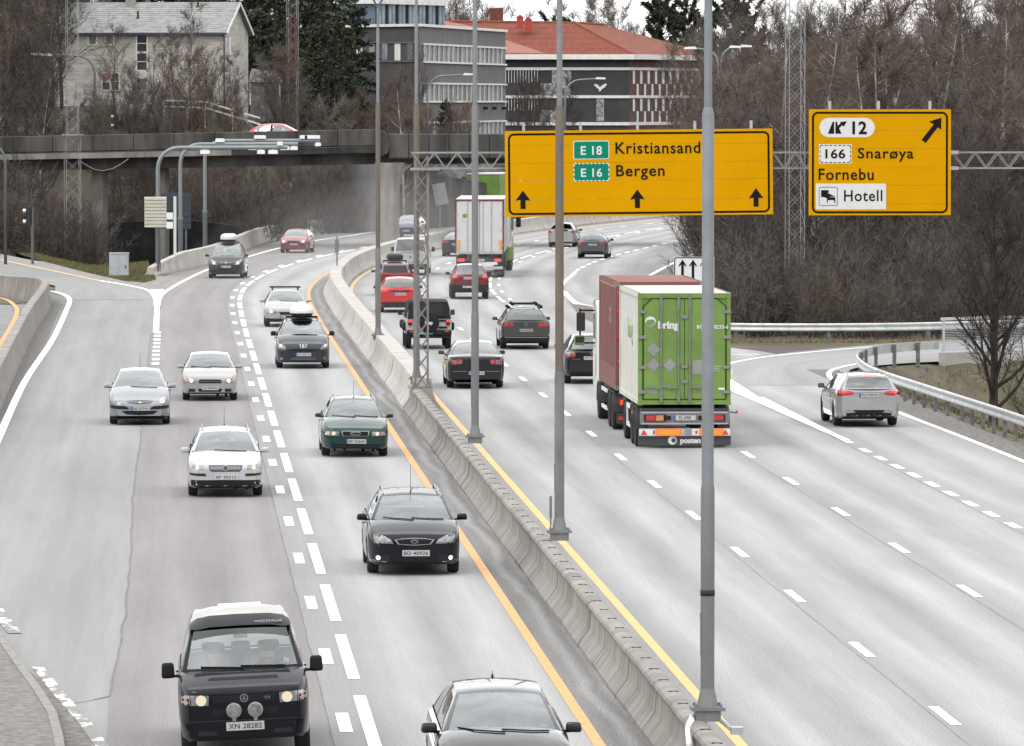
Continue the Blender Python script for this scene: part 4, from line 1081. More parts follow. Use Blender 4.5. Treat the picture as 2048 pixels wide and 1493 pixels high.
# pale fences below the house
def rail_fence(pts, label):
    root = empty('rail_fence', pts[0]); tag(root, label, 'fence')
    for p, q in zip(pts[:-1], pts[1:]):
        for dz in (0, .42):
            b = MB(); b.bar(p + Vector((0, 0, dz)), q + Vector((0, 0, dz)), .05, .11); wpart(b, 'rail', M_TRIMW, root)
        n = max(1, int((q - p).length / 1.8))
        for k in range(n):
            c = p.lerp(q, k / n); b = MB(); b.bar(c + Vector((0, 0, -1.4)), c + Vector((0, 0, .5)), .08); wpart(b, 'post', M_TRIMW, root)
rail_fence([at(328, 213, 458), at(410, 216, 458), at(520, 249, 456)], 'low white rail fence sloping down below the house')
b = MB(); p = at(263, 212, 459); b.box((p.x, p.y, p.z - .25), (2.0, .2, .75)); b.build('low_wall', mat('rubble_white', (.42, .42, .41), .8, col2=(.2, .2, .2), vscale=4)); tag(bpy.data.objects['low_wall'], 'short whitewashed garden wall below the house', 'wall')

# --- grey office block
off = empty('office_building', (at(840, 200, 545).x, 545, 4)); tag(off, 'grey office building with ribbon windows and glazed penthouse', 'building')
M_OFF = mat('render_grey', (.105, .10, .102), .85, var=.12, vscale=.5); M_OFFD = mat('render_painted_shade', (.05, .047, .047), .85, var=.2, vscale=.5)  # M_OFFD: darker copy of the render, shade of that side put into the colour
M_CURT = mat('office_pane', (.20, .22, .23), .2, col2=(.07, .08, .085), vscale=.4, detail=2)
A0 = Vector((at(838, 50, 545).x, 545, 0)); A1 = Vector((at(1011, 65, 592).x, 592, 0)); zr = at(838, 52, 545).z
dA = (A1 - A0); LA = dA.length; dA.normalize(); nA = Vector((dA.y, -dA.x, 0))
A2 = Vector((at(560, 50, 560).x, 560, 0))
core = MB(); dp = -nA * 14
core.loft([[A0 + Vector((0, 0, z)), A1 + Vector((0, 0, z)), A1 + dp + Vector((0, 0, z)), A2 + dp * .6 + Vector((0, 0, z)), A2 + Vector((0, 0, z))] for z in (1.0, zr)], close=True, caps=True)
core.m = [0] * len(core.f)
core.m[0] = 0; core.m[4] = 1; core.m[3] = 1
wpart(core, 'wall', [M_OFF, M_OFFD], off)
for a, b_ in ((A0, A1), (A2, A0)):
    c = MB(); n_ = Vector(((b_ - a).y, -(b_ - a).x, 0)).normalized()
    c.bar(a + n_ * .06 + Vector((0, 0, zr + .06)), b_ + n_ * .06 + Vector((0, 0, zr + .06)), .3, .22); wpart(c, 'coping', M_TRIMW, off)
rows = [(at(850, 88, 545).z, at(850, 124, 545).z), (at(850, 167, 545).z, at(850, 204, 545).z), (at(850, 246, 545).z, at(850, 284, 545).z)]
for zt1, zb1 in rows:
    for z in (zt1, zb1):
        c = MB(); c.bar(A0 + dA * 1.5 + nA * .1 + Vector((0, 0, z)), A1 - dA * .3 + nA * .1 + Vector((0, 0, z)), .22, .14); wpart(c, 'window_band', M_TRIMW, off)
    nW = 18
    for k in range(nW):
        s0 = 2 + (LA - 2.6) * k / nW; s1 = 2 + (LA - 2.6) * (k + 1) / nW
        c = MB(); c.bar(A0 + dA * s0 + nA * .12 + Vector((0, 0, zb1)), A0 + dA * s0 + nA * .12 + Vector((0, 0, zt1)), .16, .16); w = wpart(c, 'window', M_TRIMW, off)
        c = MB(); zc_ = (zt1 + zb1) / 2; c.quad(*[A0 + dA * s + nA * .03 + Vector((0, 0, z)) for s, z in ((s0, zb1), (s1, zb1), (s1, zt1), (s0, zt1))]); c.build('pane', M_CURT, w)
for px in (925, 965, 983, 1003):
    p = at(px, 217, 560); s = (p.x - A0.x) / dA.x; q = A0 + dA * s; b = MB(); b.box((q.x, q.y, at(px, 217, q.y).z), (.25, .8, .25), rz=math.atan2(dA.y, dA.x)); wpart(b, 'vent', M_BLACK, off)
# dim windows of the shaded side
dB = (A0 - A2).normalized(); nB = Vector((dB.y, -dB.x, 0))
for px in range(610, 830, 26):
    for (ya, yb) in ((88, 122),):
        p = at(px, ya, 552); s = (p.x - A2.x) / dB.x; zt1, zb1 = at(px, ya, 552).z, at(px, yb, 552).z
        c = MB(); c.prism([(0, zb1), (.75, zb1), (.75, zt1), (0, zt1)], A2 + dB * s + nB * .05, dB, (0, 0, 1), nB * -.08); w = wpart(c, 'window', M_CURT if (px // 26) % 3 else M_TRIMW, off, recalc=True)
for ya in (87, 124):
    c = MB(); z = at(700, ya, 552).z; c.bar(A2 + nB * .06 + Vector((0, 0, z)), A0 + nB * .06 + Vector((0, 0, z)), .08, .1); wpart(c, 'window_band', M_OFF, off)
pent0, pent1 = at(752, 0, 556), at(886, 10, 568)
P0 = Vector((pent0.x, 556, 0)); P1 = Vector((pent1.x, 568, 0)); zp0, zp1 = zr, at(886, 12, 568).z
dP = (P1 - P0); LP = dP.length; dP.normalize(); nP = Vector((dP.y, -dP.x, 0))
c = MB(); c.loft([[P0 + Vector((0, 0, z)), P1 + Vector((0, 0, z)), P1 - nP * 8 + Vector((0, 0, z)), P0 - nP * 8 + Vector((0, 0, z))] for z in (zp0, zp1)], close=True, caps=True); wpart(c, 'penthouse_wall', mat('penthouse_glass', (.10, .14, .19), .15, spec=.7), off)
for k in range(21):
    q = P0 + dP * (LP * k / 20); c = MB(); c.bar(q + nP * .06 + Vector((0, 0, zp0)), q + nP * .06 + Vector((0, 0, zp1)), .13, .2); wpart(c, 'mullion', mat('mullion', (.33, .36, .40), .4, var=.3, vscale=.8) if k % 3 else M_BLACK, off)
c = MB(); c.loft([[P0 - dP * .4 + nP * .3 + Vector((0, 0, z)), P1 + dP * .4 + nP * .3 + Vector((0, 0, z)), P1 + dP * .4 - nP * 8 + Vector((0, 0, z)), P0 - dP * .4 - nP * 8 + Vector((0, 0, z))] for z in (zp1, zp1 + .55)], close=True, caps=True); wpart(c, 'penthouse_roof', M_TRIMW, off)

# --- brick building with the red tiled roof
RY = 720.0
red = empty('brick_building', (at(1258, 200, RY).x, RY, 4)); tag(red, 'dark brick building with white bands and red tiled hip roof', 'building')
M_BRK = mat('brick_dark', (.032, .032, .037), .85, var=.2, vscale=.6); M_BRN = mat('brick_brown', (.085, .045, .038), .85, var=.25, vscale=.8)
K0 = Vector((at(1258, 108, RY).x, RY, 0)); dl = Vector((-1, .06, 0)).normalized(); dr = Vector((.36, .93, 0)).normalized(); LL, LR = 26.0, 27.0
ze = at(1258, 112, RY).z
def kp(s, t, z): v = K0 + dl * s + dr * t; return Vector((v.x, v.y, z))
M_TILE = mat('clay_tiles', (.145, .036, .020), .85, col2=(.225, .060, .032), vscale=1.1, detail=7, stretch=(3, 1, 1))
M_TILE2 = mat('clay_tiles_painted_sun', (.19, .065, .042), .85, col2=(.25, .088, .058), vscale=1.1, detail=7)  # paler copy of the tiles; the sunlit side is put into the colour
c = MB(); c.loft([[kp(0, 0, z), kp(LL, 0, z), kp(LL, LR, z), kp(0, LR, z)] for z in (1.0, ze)], close=True, caps=True)
c.m = [0, 0, 0, 1, 0, 0]; wpart(c, 'wall', [M_BRK, M_BRN], red)
zrd = at(1115, 47, RY + 12).z
ea = [kp(-.8, -.8, ze + .1), kp(LL + .8, -.8, ze + .1), kp(LL + .8, LR + .8, ze + .1), kp(-.8, LR + .8, ze + .1)]
r0 = kp(10, 11.5, zrd); r1 = kp(LL - 2, 11.5, zrd + .1); r2 = kp(9.0, LR - 9, zrd - .2)
roof = empty('roof', (0, 0, 0), 0, red)
def tiled(a, b, c_, d_, m, rows_=26, name='roof_slope'):
    mb = MB(); prev = None
    for q in range(rows_):
        p0 = a.lerp(d_, q / rows_); p1 = b.lerp(c_, q / rows_); p2 = b.lerp(c_, (q + 1.1) / rows_); p3 = a.lerp(d_, (q + 1.1) / rows_); u = Vector((0, 0, .07))
        mb.quad(p0 + u, p1 + u, p2, p3); mb.quad(p0 - u, p1 - u, p1 + u, p0 + u)
    o = mb.build(name, m, roof); o.location = -red.location; return o
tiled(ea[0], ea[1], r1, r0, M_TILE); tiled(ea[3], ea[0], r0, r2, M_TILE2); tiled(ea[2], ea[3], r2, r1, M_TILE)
for p, q in ((ea[0], r0), (r0, r1), (r0, r2)):
    c = MB(); c.tube([p + Vector((0, 0, .05)), q + Vector((0, 0, .12))], .16, 6); o = c.build('ridge_tiles', M_TILE, roof); o.location = -red.location
for off_, hh_, z in ((.9, .55, ze - .12), (.05, .3, at(1258, 138, RY).z), (.05, .3, at(1258, 194, RY).z), (.05, .34, at(1258, 248, RY).z)):
    for (p, q) in ((kp(-off_, -off_, z), kp(LL, -off_, z)), (kp(-off_, -off_, z + .003), kp(-off_, LR, z + .003))):
        c = MB(); c.bar(p, q, .22, hh_); wpart(c, 'white_band', M_TRIMW, red)
# windows on the camera side
for (ya, yb) in ((141, 166), (197, 222)):
    za, zb1 = at(1258, ya, RY).z, at(1258, yb, RY).z
    for k in range(12):
        px = 1012 + k * 5.8; s = (K0.x - at(px, ya, RY).x) / 1.0
        c = MB(); c.prism([(0, zb1), (.27, zb1), (.27, za), (0, za)], kp(s, -.05, 0), -dl, (0, 0, 1), dr * .04); w = wpart(c, 'window', M_GLASS_D, red, recalc=True)
        c = MB(); c.prism([(-.05, zb1), (0, zb1), (0, za), (-.05, za)], kp(s, -.09, 0), -dl, (0, 0, 1), dr * .06); c.build('frame', M_TRIMW, w, recalc=True)
c = MB(); s = (K0.x - at(1083, 150, RY).x); c.prism([(0, at(1, 166, RY).z), (1.0, at(1, 166, RY).z), (1.0, at(1, 147, RY).z), (0, at(1, 147, RY).z)], kp(s, -.05, 0), -dl, (0, 0, 1), dr * .04); wpart(c, 'window', M_GLASS_D, red, recalc=True)
M_MOS = mat('mosaic_panel', (.10, .10, .095), .8, col2=(.36, .35, .33), vscale=3.5, detail=2)
for (x0, x1, ya, yb) in ((1081, 1141, 167, 190), (1081, 1132, 221, 244), (1193, 1208, 193, 243), (1104, 1142, 141, 167)):
    s = (K0.x - at(x0, ya, RY).x); wd = (x1 - x0) * RY / F_PX; c = MB(); c.prism([(0, at(1, yb, RY).z), (wd, at(1, yb, RY).z), (wd, at(1, ya, RY).z), (0, at(1, ya, RY).z)], kp(s, -.04, 0), -dl, (0, 0, 1), dr * .03); wpart(c, 'mosaic_panel', M_MOS, red, recalc=True)
bird = [(1188, 170), (1192, 168.5), (1197, 171), (1200, 175.5), (1204, 172), (1210, 168), (1214, 168), (1213, 171.5), (1209, 176), (1204, 178.5), (1202, 182.5), (1197, 183), (1199, 179.5), (1195, 176.5)]
c = MB(); c.prism([((px - 1258) * RY / F_PX, at(1258, py, RY).z) for px, py in bird], kp(0, -.08, 0), -dl, (0, 0, 1), dr * .05); wpart(c, 'bird_emblem', M_TRIMW, red, recalc=True)
# brown side: brick piers with pale window strips
zf = [(at(1258, 142, RY).z, at(1258, 192, RY).z), (at(1258, 198, RY).z, at(1258, 246, RY).z)]
for za, zb1 in zf:
    mid = za + (zb1 - za) * .52
    for k in range(11):
        t = .6 + k * 2.35
        if t + 1.2 > LR: break
        for (t0, t1, z_a, z_b, m_) in ((t + .5, t + 1.15, za, mid, M_TRIMW), (t, t + .5, za, mid, M_GLASS_D), (t + 1.75, t + 2.3, mid, zb1, M_TRIMW)):
            c = MB(); c.prism([(t0, z_b), (t1, z_b), (t1, z_a), (t0, z_a)], kp(-.05, 0, 0), dr, (0, 0, 1), dl * .03); wpart(c, 'window', m_, red, recalc=True)
b = MB(); p = at(993, 40, 736); b.box((p.x, 736, p.z), (1.5, 1.5, 2.6)); b.box((p.x, 736, p.z + 1.35), (1.65, 1.65, .14), 1); wpart(b, 'chimney', [mat('chimney_brick', (.12, .03, .022), .8, var=.2), M_TRIMW], red)
for px, py in ((1040, 46), (1057, 51)):
    p = at(px, py, 727); b = MB(); b.box((p.x, 727, p.z), (.72, .72, 1.1)); b.prism([(-.5, 0), (.5, 0), (0, .35)], (p.x, 726.6, p.z + .55), (1, 0, 0), (0, 0, 1), (0, .8, 0)); b.box((p.x, 727, p.z - .55), (.95, .9, .12)); wpart(b, 'roof_dormer', mat('dormer_red', (.30, .03, .025), .6), red)
# lower wing with orange tiles between the two buildings
wing = empty('tiled_wing', (at(1030, 100, 700).x, 700, 4)); tag(wing, 'low wing with orange tiled roof behind the grey office', 'building')
q = [at(885, 42, 690), at(1090, 106, 690), at(1010, 85, 700), at(885, 44, 700)]
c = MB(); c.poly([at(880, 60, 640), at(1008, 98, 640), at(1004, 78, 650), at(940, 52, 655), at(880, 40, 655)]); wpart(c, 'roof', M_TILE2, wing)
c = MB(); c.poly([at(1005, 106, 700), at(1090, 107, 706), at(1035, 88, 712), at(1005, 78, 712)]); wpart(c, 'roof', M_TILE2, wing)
c = MB(); c.prism([(0, 0), (5.0, 0), (5.0, 5), (0, 5)], at(885, 200, 662), (1, 0, 0), (0, 0, 1), (0, 3, 0)); wpart(c, 'wall', M_BRK, wing, recalc=True)
# ------------------------------------------------------------------ vegetation
M_BARK = [mat('bark_brown', (.075, .058, .046), .95, var=.3, vscale=3), mat('bark_grey', (.095, .085, .075), .95, var=.3, vscale=3), mat('bark_dark', (.032, .027, .024), .95, var=.3, vscale=3)]
M_BIRCH = mat('bark_birch', (.08, .072, .068), .9, col2=(.42, .40, .375), vscale=2.2, detail=6, stretch=(1, 1, .6))
M_TWIG = [mat('twigs_brown', (.086, .068, .056), .95, var=.35, vscale=.5), mat('twigs_red', (.098, .071, .056), .95, var=.35, vscale=.5), mat('twigs_grey', (.098, .085, .074), .95, var=.3, vscale=.5), mat('twigs_dark', (.048, .039, .033), .95, var=.3, vscale=.5)]
M_NEEDLE = [mat('needles_dark', (.012, .017, .010), .9, col2=(.030, .038, .020), vscale=.8), mat('needles_olive', (.022, .030, .013), .9, col2=(.046, .056, .026), vscale=.7)]

def bez(p, d, up, L, n, wob, rng):
    pts = [p.copy()]; q = p.copy(); d = d.copy()
    for i in range(n):
        d = (d + Vector((rng.uniform(-wob, wob), rng.uniform(-wob, wob), up + rng.uniform(-wob, wob)))).normalized()
        q = q + d * (L / n); pts.append(q.copy())
    return pts
def twig_tri(mb, p, d, L, w, rng):
    s = d.cross(Vector((rng.uniform(-1, 1), rng.uniform(-1, 1), rng.uniform(-1, 1)))).normalized() * (w / 2)
    mb.tri(p - s, p + s, p + d * L)
def rdir(rng, base, sp):
    return (base + Vector((rng.uniform(-sp, sp), rng.uniform(-sp, sp), rng.uniform(-sp, sp)))).normalized()

def bare_tree(seed, H, spread, limbs=22, subs=6, twigs=8, upward=.12, fork=False, low=.22, tw=.03, rk=1.0):
    rng = random.Random(seed); T = MB(); C = MB()
    stems = 1 if not fork else rng.randint(3, 5)
    for s in range(stems):
        d0 = rdir(rng, Vector((0, 0, 1)), .05 if stems == 1 else .38)
        Hs = H * (1 if stems == 1 else rng.uniform(.75, 1.0))
        r0 = Hs * .0125 * (1 if stems == 1 else .7) * rk
        tr = bez(Vector((0, 0, -.3)), d0, .03, Hs, 10, .05, rng)
        T.tube(tr, [r0 * (1 - .92 * (i / 10)) for i in range(11)], 6, cap=False)
        for k in range(limbs if stems == 1 else max(6, int(limbs * 1.4 / stems))):
            h = low + (1 - low) * (k + rng.random()) / (limbs if stems == 1 else max(6, int(limbs * 1.4 / stems)))
            i = min(9, int(h * 10)); p = tr[i].lerp(tr[i + 1], h * 10 - i)
            az = rng.uniform(0, 6.283); el = R(rng.uniform(22, 58)); d = Vector((math.cos(az) * math.cos(el), math.sin(az) * math.cos(el), math.sin(el)))
            L = spread * (1.0 - .62 * h) * rng.uniform(.7, 1.15) * (1 if stems == 1 else .8); rl = r0 * (1 - .85 * h) * .45
            lb = bez(p, d, upward, L, 5, .13, rng); T.tube(lb, [max(.009, rl * (1 - .85 * j / 5)) for j in range(6)], 4, cap=False)
            for m_ in range(subs):
                t = .22 + .78 * (m_ + rng.random()) / subs; j = min(4, int(t * 5)); q = lb[j].lerp(lb[j + 1], t * 5 - j)
                dd = rdir(rng, (lb[j + 1] - lb[j]).normalized(), .8); Ls = L * .42 * rng.uniform(.6, 1.2) * (1.1 - .5 * t)
                sb_ = bez(q, dd, upward * 1.2, Ls, 3, .2, rng)
                for u in range(3):
                    a, b = sb_[u], sb_[u + 1]; sd_ = (b - a).cross(Vector((rng.uniform(-1, 1), rng.uniform(-1, 1), .3))).normalized() * (tw * .62 * (1 - .22 * u))
                    C.quad(a - sd_, a + sd_, b + sd_ * .75, b - sd_ * .75)
                for w in range(twigs):
                    t2 = (w + rng.random()) / twigs; u = min(2, int(t2 * 3)); z = sb_[u].lerp(sb_[u + 1], t2 * 3 - u)
                    d3 = rdir(rng, (sb_[u + 1] - sb_[u]).normalized(), .9); d3.z += .18; L3 = rng.uniform(.35, .95) * (H / 11) ** .5
                    twig_tri(C, z, d3.normalized(), L3, tw, rng)
                    for v in range(2): twig_tri(C, z + d3 * L3 * rng.uniform(.25, .7), rdir(rng, d3, .7), L3 * .55, tw * .75, rng)
    return T, C
def shrub(seed, H, spread, stems=16, twigs=22, tw=.026):
    rng = random.Random(seed); T = MB(); C = MB()
    for s in range(stems):
        d = rdir(rng, Vector((0, 0, 1)), .55); b0 = Vector((rng.uniform(-1, 1) * spread * .35, rng.uniform(-1, 1) * spread * .35, -.25))
        L = H * rng.uniform(.6, 1.05); st = bez(b0, d, .03, L, 6, .12, rng); T.tube(st, [max(.006, .022 * (1 - .8 * i / 6)) for i in range(7)], 3, cap=False)
        for w in range(twigs):
            t = .12 + .88 * (w + rng.random()) / twigs; j = min(5, int(t * 6)); q = st[j].lerp(st[j + 1], t * 6 - j); dd = rdir(rng, (st[j + 1] - st[j]).normalized(), .75); L2 = rng.uniform(.35, 1.0) * H / 4.2
            twig_tri(C, q, dd, L2, tw, rng)
            for v in range(4): twig_tri(C, q + dd * L2 * rng.uniform(.15, .8), rdir(rng, dd, .7), L2 * .6, tw * .75, rng)
    return T, C
def conifer(seed, H, rad, pine=False):
    rng = random.Random(seed); T = MB(); C = MB()
    tr = bez(Vector((0, 0, -.3)), Vector((0, 0, 1)), .02, H, 10, .015, rng); r0 = H * .013
    T.tube(tr, [max(.015, r0 * (1 - .93 * i / 10)) for i in range(11)], 6, cap=False)
    nb = 95 if not pine else 50
    for k in range(nb):
        h = (.08 if not pine else .35) + (.9 if not pine else .62) * (k + rng.random()) / nb
        i = min(9, int(h * 10)); p = tr[i].lerp(tr[min(i + 1, 10)], h * 10 - i); az = rng.uniform(0, 6.283)
        L = rad * ((1 - h) ** .8 * .95 + .08) * rng.uniform(.65, 1.15) if not pine else rad * rng.uniform(.5, 1.0) * (1.1 - .6 * abs(h - .6))
        el = R(rng.uniform(-22, 8) if not pine else rng.uniform(5, 45)); d = Vector((math.cos(az) * math.cos(el), math.sin(az) * math.cos(el), math.sin(el)))
        br = bez(p, d, .06 if not pine else .1, L, 4, .07, rng); T.tube(br, [max(.008, r0 * .25 * (1 - .8 * j / 4)) for j in range(5)], 3, cap=False)
        n = int(9 + L * 13)
        for w in range(n):
            t = (.1 if not pine else .45) + (.9 if not pine else .6) * (w + rng.random()) / n; t = min(t, .999); j = min(3, int(t * 4)); q = br[j].lerp(br[j + 1], t * 4 - j)
            for v in range(2 if not pine else 4):
                dd = rdir(rng, (br[j + 1] - br[j]).normalized(), .8 if not pine else 1.2); dd.z -= .25 if not pine else -.2; dd.normalize()
                s = dd.cross(Vector((rng.uniform(-1, 1), rng.uniform(-1, 1), rng.uniform(.2, 1)))).normalized() * rng.uniform(.05, .10); Ln = rng.uniform(.22, .5)
                C.quad(q - s * .4, q + s * .4, q + dd * Ln + s, q + dd * Ln - s)
    return T, C

class Species:
    def __init__(s, name, builds, m_trunk, m_crowns):
        s.name = name; s.k = 0; s.v = []
        for i, (T, C) in enumerate(builds):
            tm_ = T.mesh('trunk', m_trunk if not isinstance(m_trunk, list) else m_trunk[i % len(m_trunk)], smooth=True)
            for mc in m_crowns: s.v.append((tm_, C.mesh('crown', mc)))
    def plant(s, p, sc, label, cat='tree', group=None, rz=None):
        tm_, cm = s.v[s.k % len(s.v)]; s.k += 1
        root = empty(s.name, p, random.uniform(0, 6.28) if rz is None else rz); root.scale = (sc * random.uniform(.9, 1.1), sc * random.uniform(.9, 1.1), sc); tag(root, label, cat, group)
        link('trunk', tm_, root); link('crown', cm, root)
        return root
SP_BARE = Species('bare_tree', [bare_tree(11, 11, 4.2), bare_tree(12, 12, 3.8, fork=True), bare_tree(13, 11, 4.6, limbs=26), bare_tree(14, 10, 3.6, fork=True, limbs=24)], [M_BARK[0], M_BARK[1]], [M_TWIG[0], M_TWIG[1], M_TWIG[2]])
SP_BIRCH = Species('birch_tree', [bare_tree(21, 13, 3.0, limbs=26, upward=.05), bare_tree(22, 12, 2.7, limbs=24, upward=.04)], M_BIRCH, [M_TWIG[1], M_TWIG[0]])
SP_DARK = Species('dark_bare_tree', [bare_tree(31, 9, 3.8, limbs=30, low=.12), bare_tree(32, 10, 3.8, limbs=24)], M_BARK[2], [M_TWIG[3]])
SP_SHRUB = Species('shrub', [shrub(41, 3.6, 2.6), shrub(42, 4.2, 2.4, 20), shrub(43, 3.0, 3.0, 22)], [M_BARK[0], M_BARK[2]], [M_TWIG[0], M_TWIG[2], M_TWIG[3]])
SP_SHRUBR = Species('reddish_shrub', [shrub(44, 3.2, 2.6, 18), shrub(45, 2.6, 2.8, 18)], M_BARK[0], [M_TWIG[1]])
SP_SPRUCE = Species('spruce_tree', [conifer(51, 14, 3.0), conifer(52, 11, 2.5)], M_BARK[2], [M_NEEDLE[0], M_NEEDLE[1]])
SP_PINE = Species('pine_tree', [conifer(53, 14, 3.2, True), conifer(54, 12, 2.9, True)], M_BARK[0], [M_NEEDLE[0]])

rv = random.Random(99)
def ground_pt(px, Y, sink=0.0):
    X = (px - 1024) * Y / F_PX; return Vector((X, Y, terrain_h(X, Y) - sink))
oR_clear = interp([(226, 15.4), (238, 12.4), (298, 12.2), (345, 17.2), (395, 18.6), (450, 17), (640, 16)])
def clear(X, Y):
    """not on a road"""
    if Y < 720:
        o = offset_of(X, Y)
        if -11.5 < o < oR_clear(Y) + 1.2 : return False
    if X > 5 and Y < 253.5 + max(0, X - 15) * .95 and X < 60: return False
    return True
ORD = ['leftmost', 'second from left', 'third from left', 'fourth from left', 'fifth from left', 'sixth from left', 'seventh from left', 'eighth from left', 'ninth from left', 'tenth from left', 'eleventh from left', 'twelfth from left', 'thirteenth from left', 'fourteenth from left']
def number(made, label):
    if len(made) > len(ORD): return
    for (px, o), w in zip(sorted(made, key=lambda a: a[0]), ORD): o['label'] = label + ', ' + w
def scatter(sp, n, px0, px1, Y0, Y1, s0, s1, label, group, cat='tree', jitter=True):
    c = 0; tries = 0; made = []
    while c < n and tries < n * 8:
        tries += 1
        px = px0 + (px1 - px0) * ((c + rv.random()) / n if jitter else rv.random()); Y = rv.uniform(Y0, Y1); p = ground_pt(px, Y)
        if not clear(p.x, Y): continue
        made.append((px, sp.plant(p, rv.uniform(s0, s1), label, cat, group))); c += 1
    number(made, label)
# right-hand woods behind the far guardrail
GR = 'thicket behind the far guardrail'
scatter(SP_SHRUB, 34, 1425, 2080, 257, 268, .75, 1.05, 'leafless brown shrub in the thicket behind the far guardrail', GR, 'shrub')
scatter(SP_SHRUB, 30, 1425, 2080, 268, 285, 1.0, 1.4, 'leafless brown shrub in the thicket behind the far guardrail', GR, 'shrub')
GW = 'bare trees of the woods behind the yellow signs'
LW = 'bare brown tree in the woods behind the yellow signs'
scatter(SP_BARE, 22, 1400, 2090, 278, 310, .62, .9, LW, GW)
scatter(SP_DARK, 14, 1400, 2090, 272, 300, .7, .95, 'dark leafless tree in the woods behind the far guardrail', 'dark trees behind the far guardrail')
scatter(SP_BARE, 26, 1400, 2100, 310, 350, .75, 1.05, LW, GW)
scatter(SP_BARE, 30, 1420, 2120, 350, 420, .85, 1.15, LW, GW)
scatter(SP_BARE, 26, 1440, 2140, 420, 520, .95, 1.25, LW, GW)
GBL = []; GB = 'birches in the woods behind the yellow signs'; LB = 'birch with white trunk in the woods behind the yellow signs'
for px, Y, sc in ((1622, 283, .95), (1742, 287, .9), (1762, 292, 1.0), (1788, 288, 1.05), (1812, 300, 1.1), (1862, 315, .95), (1900, 330, 1.0), (1655, 330, 1.0), (1708, 345, 1.0), (1560, 300, .95), (1490, 330, .9), (1955, 345, 1.0), (2010, 320, .95)):
    GBL.append((px, SP_BIRCH.plant(ground_pt(px, Y), sc, LB, 'tree', GB)))
number(GBL, LB)
# trees that close the road's far bend
scatter(SP_BARE, 8, 1395, 1440, 330, 480, .55, .8, 'bare tree at the road edge under the wide yellow sign', 'bare trees beside the far bend')
scatter(SP_SHRUB, 14, 1420, 1480, 300, 420, .8, 1.2, 'leafless shrub at the road edge behind the green container', 'shrubs beside the far bend', 'shrub')
scatter(SP_BARE, 14, 1345, 1560, 560, 640, .8, 1.1, 'bare tree half hidden behind the wide yellow sign', 'bare trees behind the wide yellow sign')
# the near dark tree by the ramp bridge
SP_NEAR = Species('dark_bare_tree', [bare_tree(33, 8, 3.9, limbs=44, subs=8, twigs=10, low=.10, tw=.022, rk=1.9)], M_BARK[2], [M_TWIG[3]])
SP_NEAR.plant(Vector((15.75, 217.5, -1.6)), .95, 'dark bare tree in front of the ramp bridge railing', 'tree')
SP_SHRUB.plant(Vector((17.6, 219, -1.8)), .8, 'leafless shrub beside the dark tree at the ramp bridge', 'shrub')
# trees against the sky behind the buildings
scatter(SP_BARE, 12, 870, 1000, 770, 840, 1.15, 1.5, 'bare tree against the sky behind the grey office', 'bare trees against the sky behind the grey office')
scatter(SP_BARE, 9, 1150, 1300, 770, 850, 1.2, 1.5, 'tall bare tree against the sky above the red roof', 'bare trees against the sky above the red roof')
GPL = []; GEL = []
for px, Y, sc in ((1322, 770, 1.1), (1350, 780, 1.25), (1378, 765, 1.1), (1445, 790, 1.35), (1470, 780, 1.2), (1500, 800, 1.2), (1108, 800, .95)):
    GPL.append((px, SP_PINE.plant(ground_pt(px, Y), sc, 'pine', 'tree', 'pines behind the red roofed building')))
number(GPL, 'dark pine against the sky behind the red roofed building')
scatter(SP_BARE, 22, 1385, 1640, 520, 700, .95, 1.35, 'bare brown tree between the red roof and the exit sign', 'bare trees between the red roof and the exit sign')
scatter(SP_BARE, 24, 1600, 2080, 540, 760, 1.2, 1.6, 'tall bare tree on the skyline above the exit sign', 'skyline trees above the exit sign')
# dark evergreens left of the office
GE = 'evergreens between the house and the office'
for px, Y, sc in ((520, 500, 1.1), (548, 492, 1.2), (612, 496, 1.15), (640, 485, 1.05), (660, 478, 1.0), (690, 482, 1.1), (705, 500, 1.2), (628, 505, 1.3), (668, 510, 1.25), (590, 512, 1.3)):
    GEL.append((px, SP_SPRUCE.plant(ground_pt(px, Y, .4), sc, 'evergreen', 'tree', GE)))
number(GEL, 'tall dark evergreen between the timber house and the grey office')
q = ground_pt(893, 520); SP_SPRUCE.plant(q, max(.5, (11.6 - q.z) / 14), 'small spruce standing before the grey office windows', 'tree')
scatter(SP_BARE, 22, 545, 800, 450, 478, .55, .85, 'thin bare tree above the middle of the bridge', 'thin trees above the middle of the bridge')
scatter(SP_SHRUB, 26, 480, 1010, 440, 462, .8, 1.25, 'leafless shrub just behind the bridge parapet', 'shrubs behind the bridge parapet', 'shrub')
scatter(SP_BARE, 14, 770, 930, 470, 520, .5, .8, 'thin bare tree before the grey office building', 'thin trees before the grey office')
for px, Y, sc in ((806, 466, .85), (737, 470, .8)): SP_BIRCH.plant(ground_pt(px, Y), sc, 'slim birch before the grey office building' if px > 800 else 'slim birch beside the farthest brown light pole', 'tree', 'birches by the grey office')
scatter(SP_DARK, 5, 1015, 1130, 600, 690, .55, .75, 'dark bare tree before the brick building', 'dark trees before the brick building')
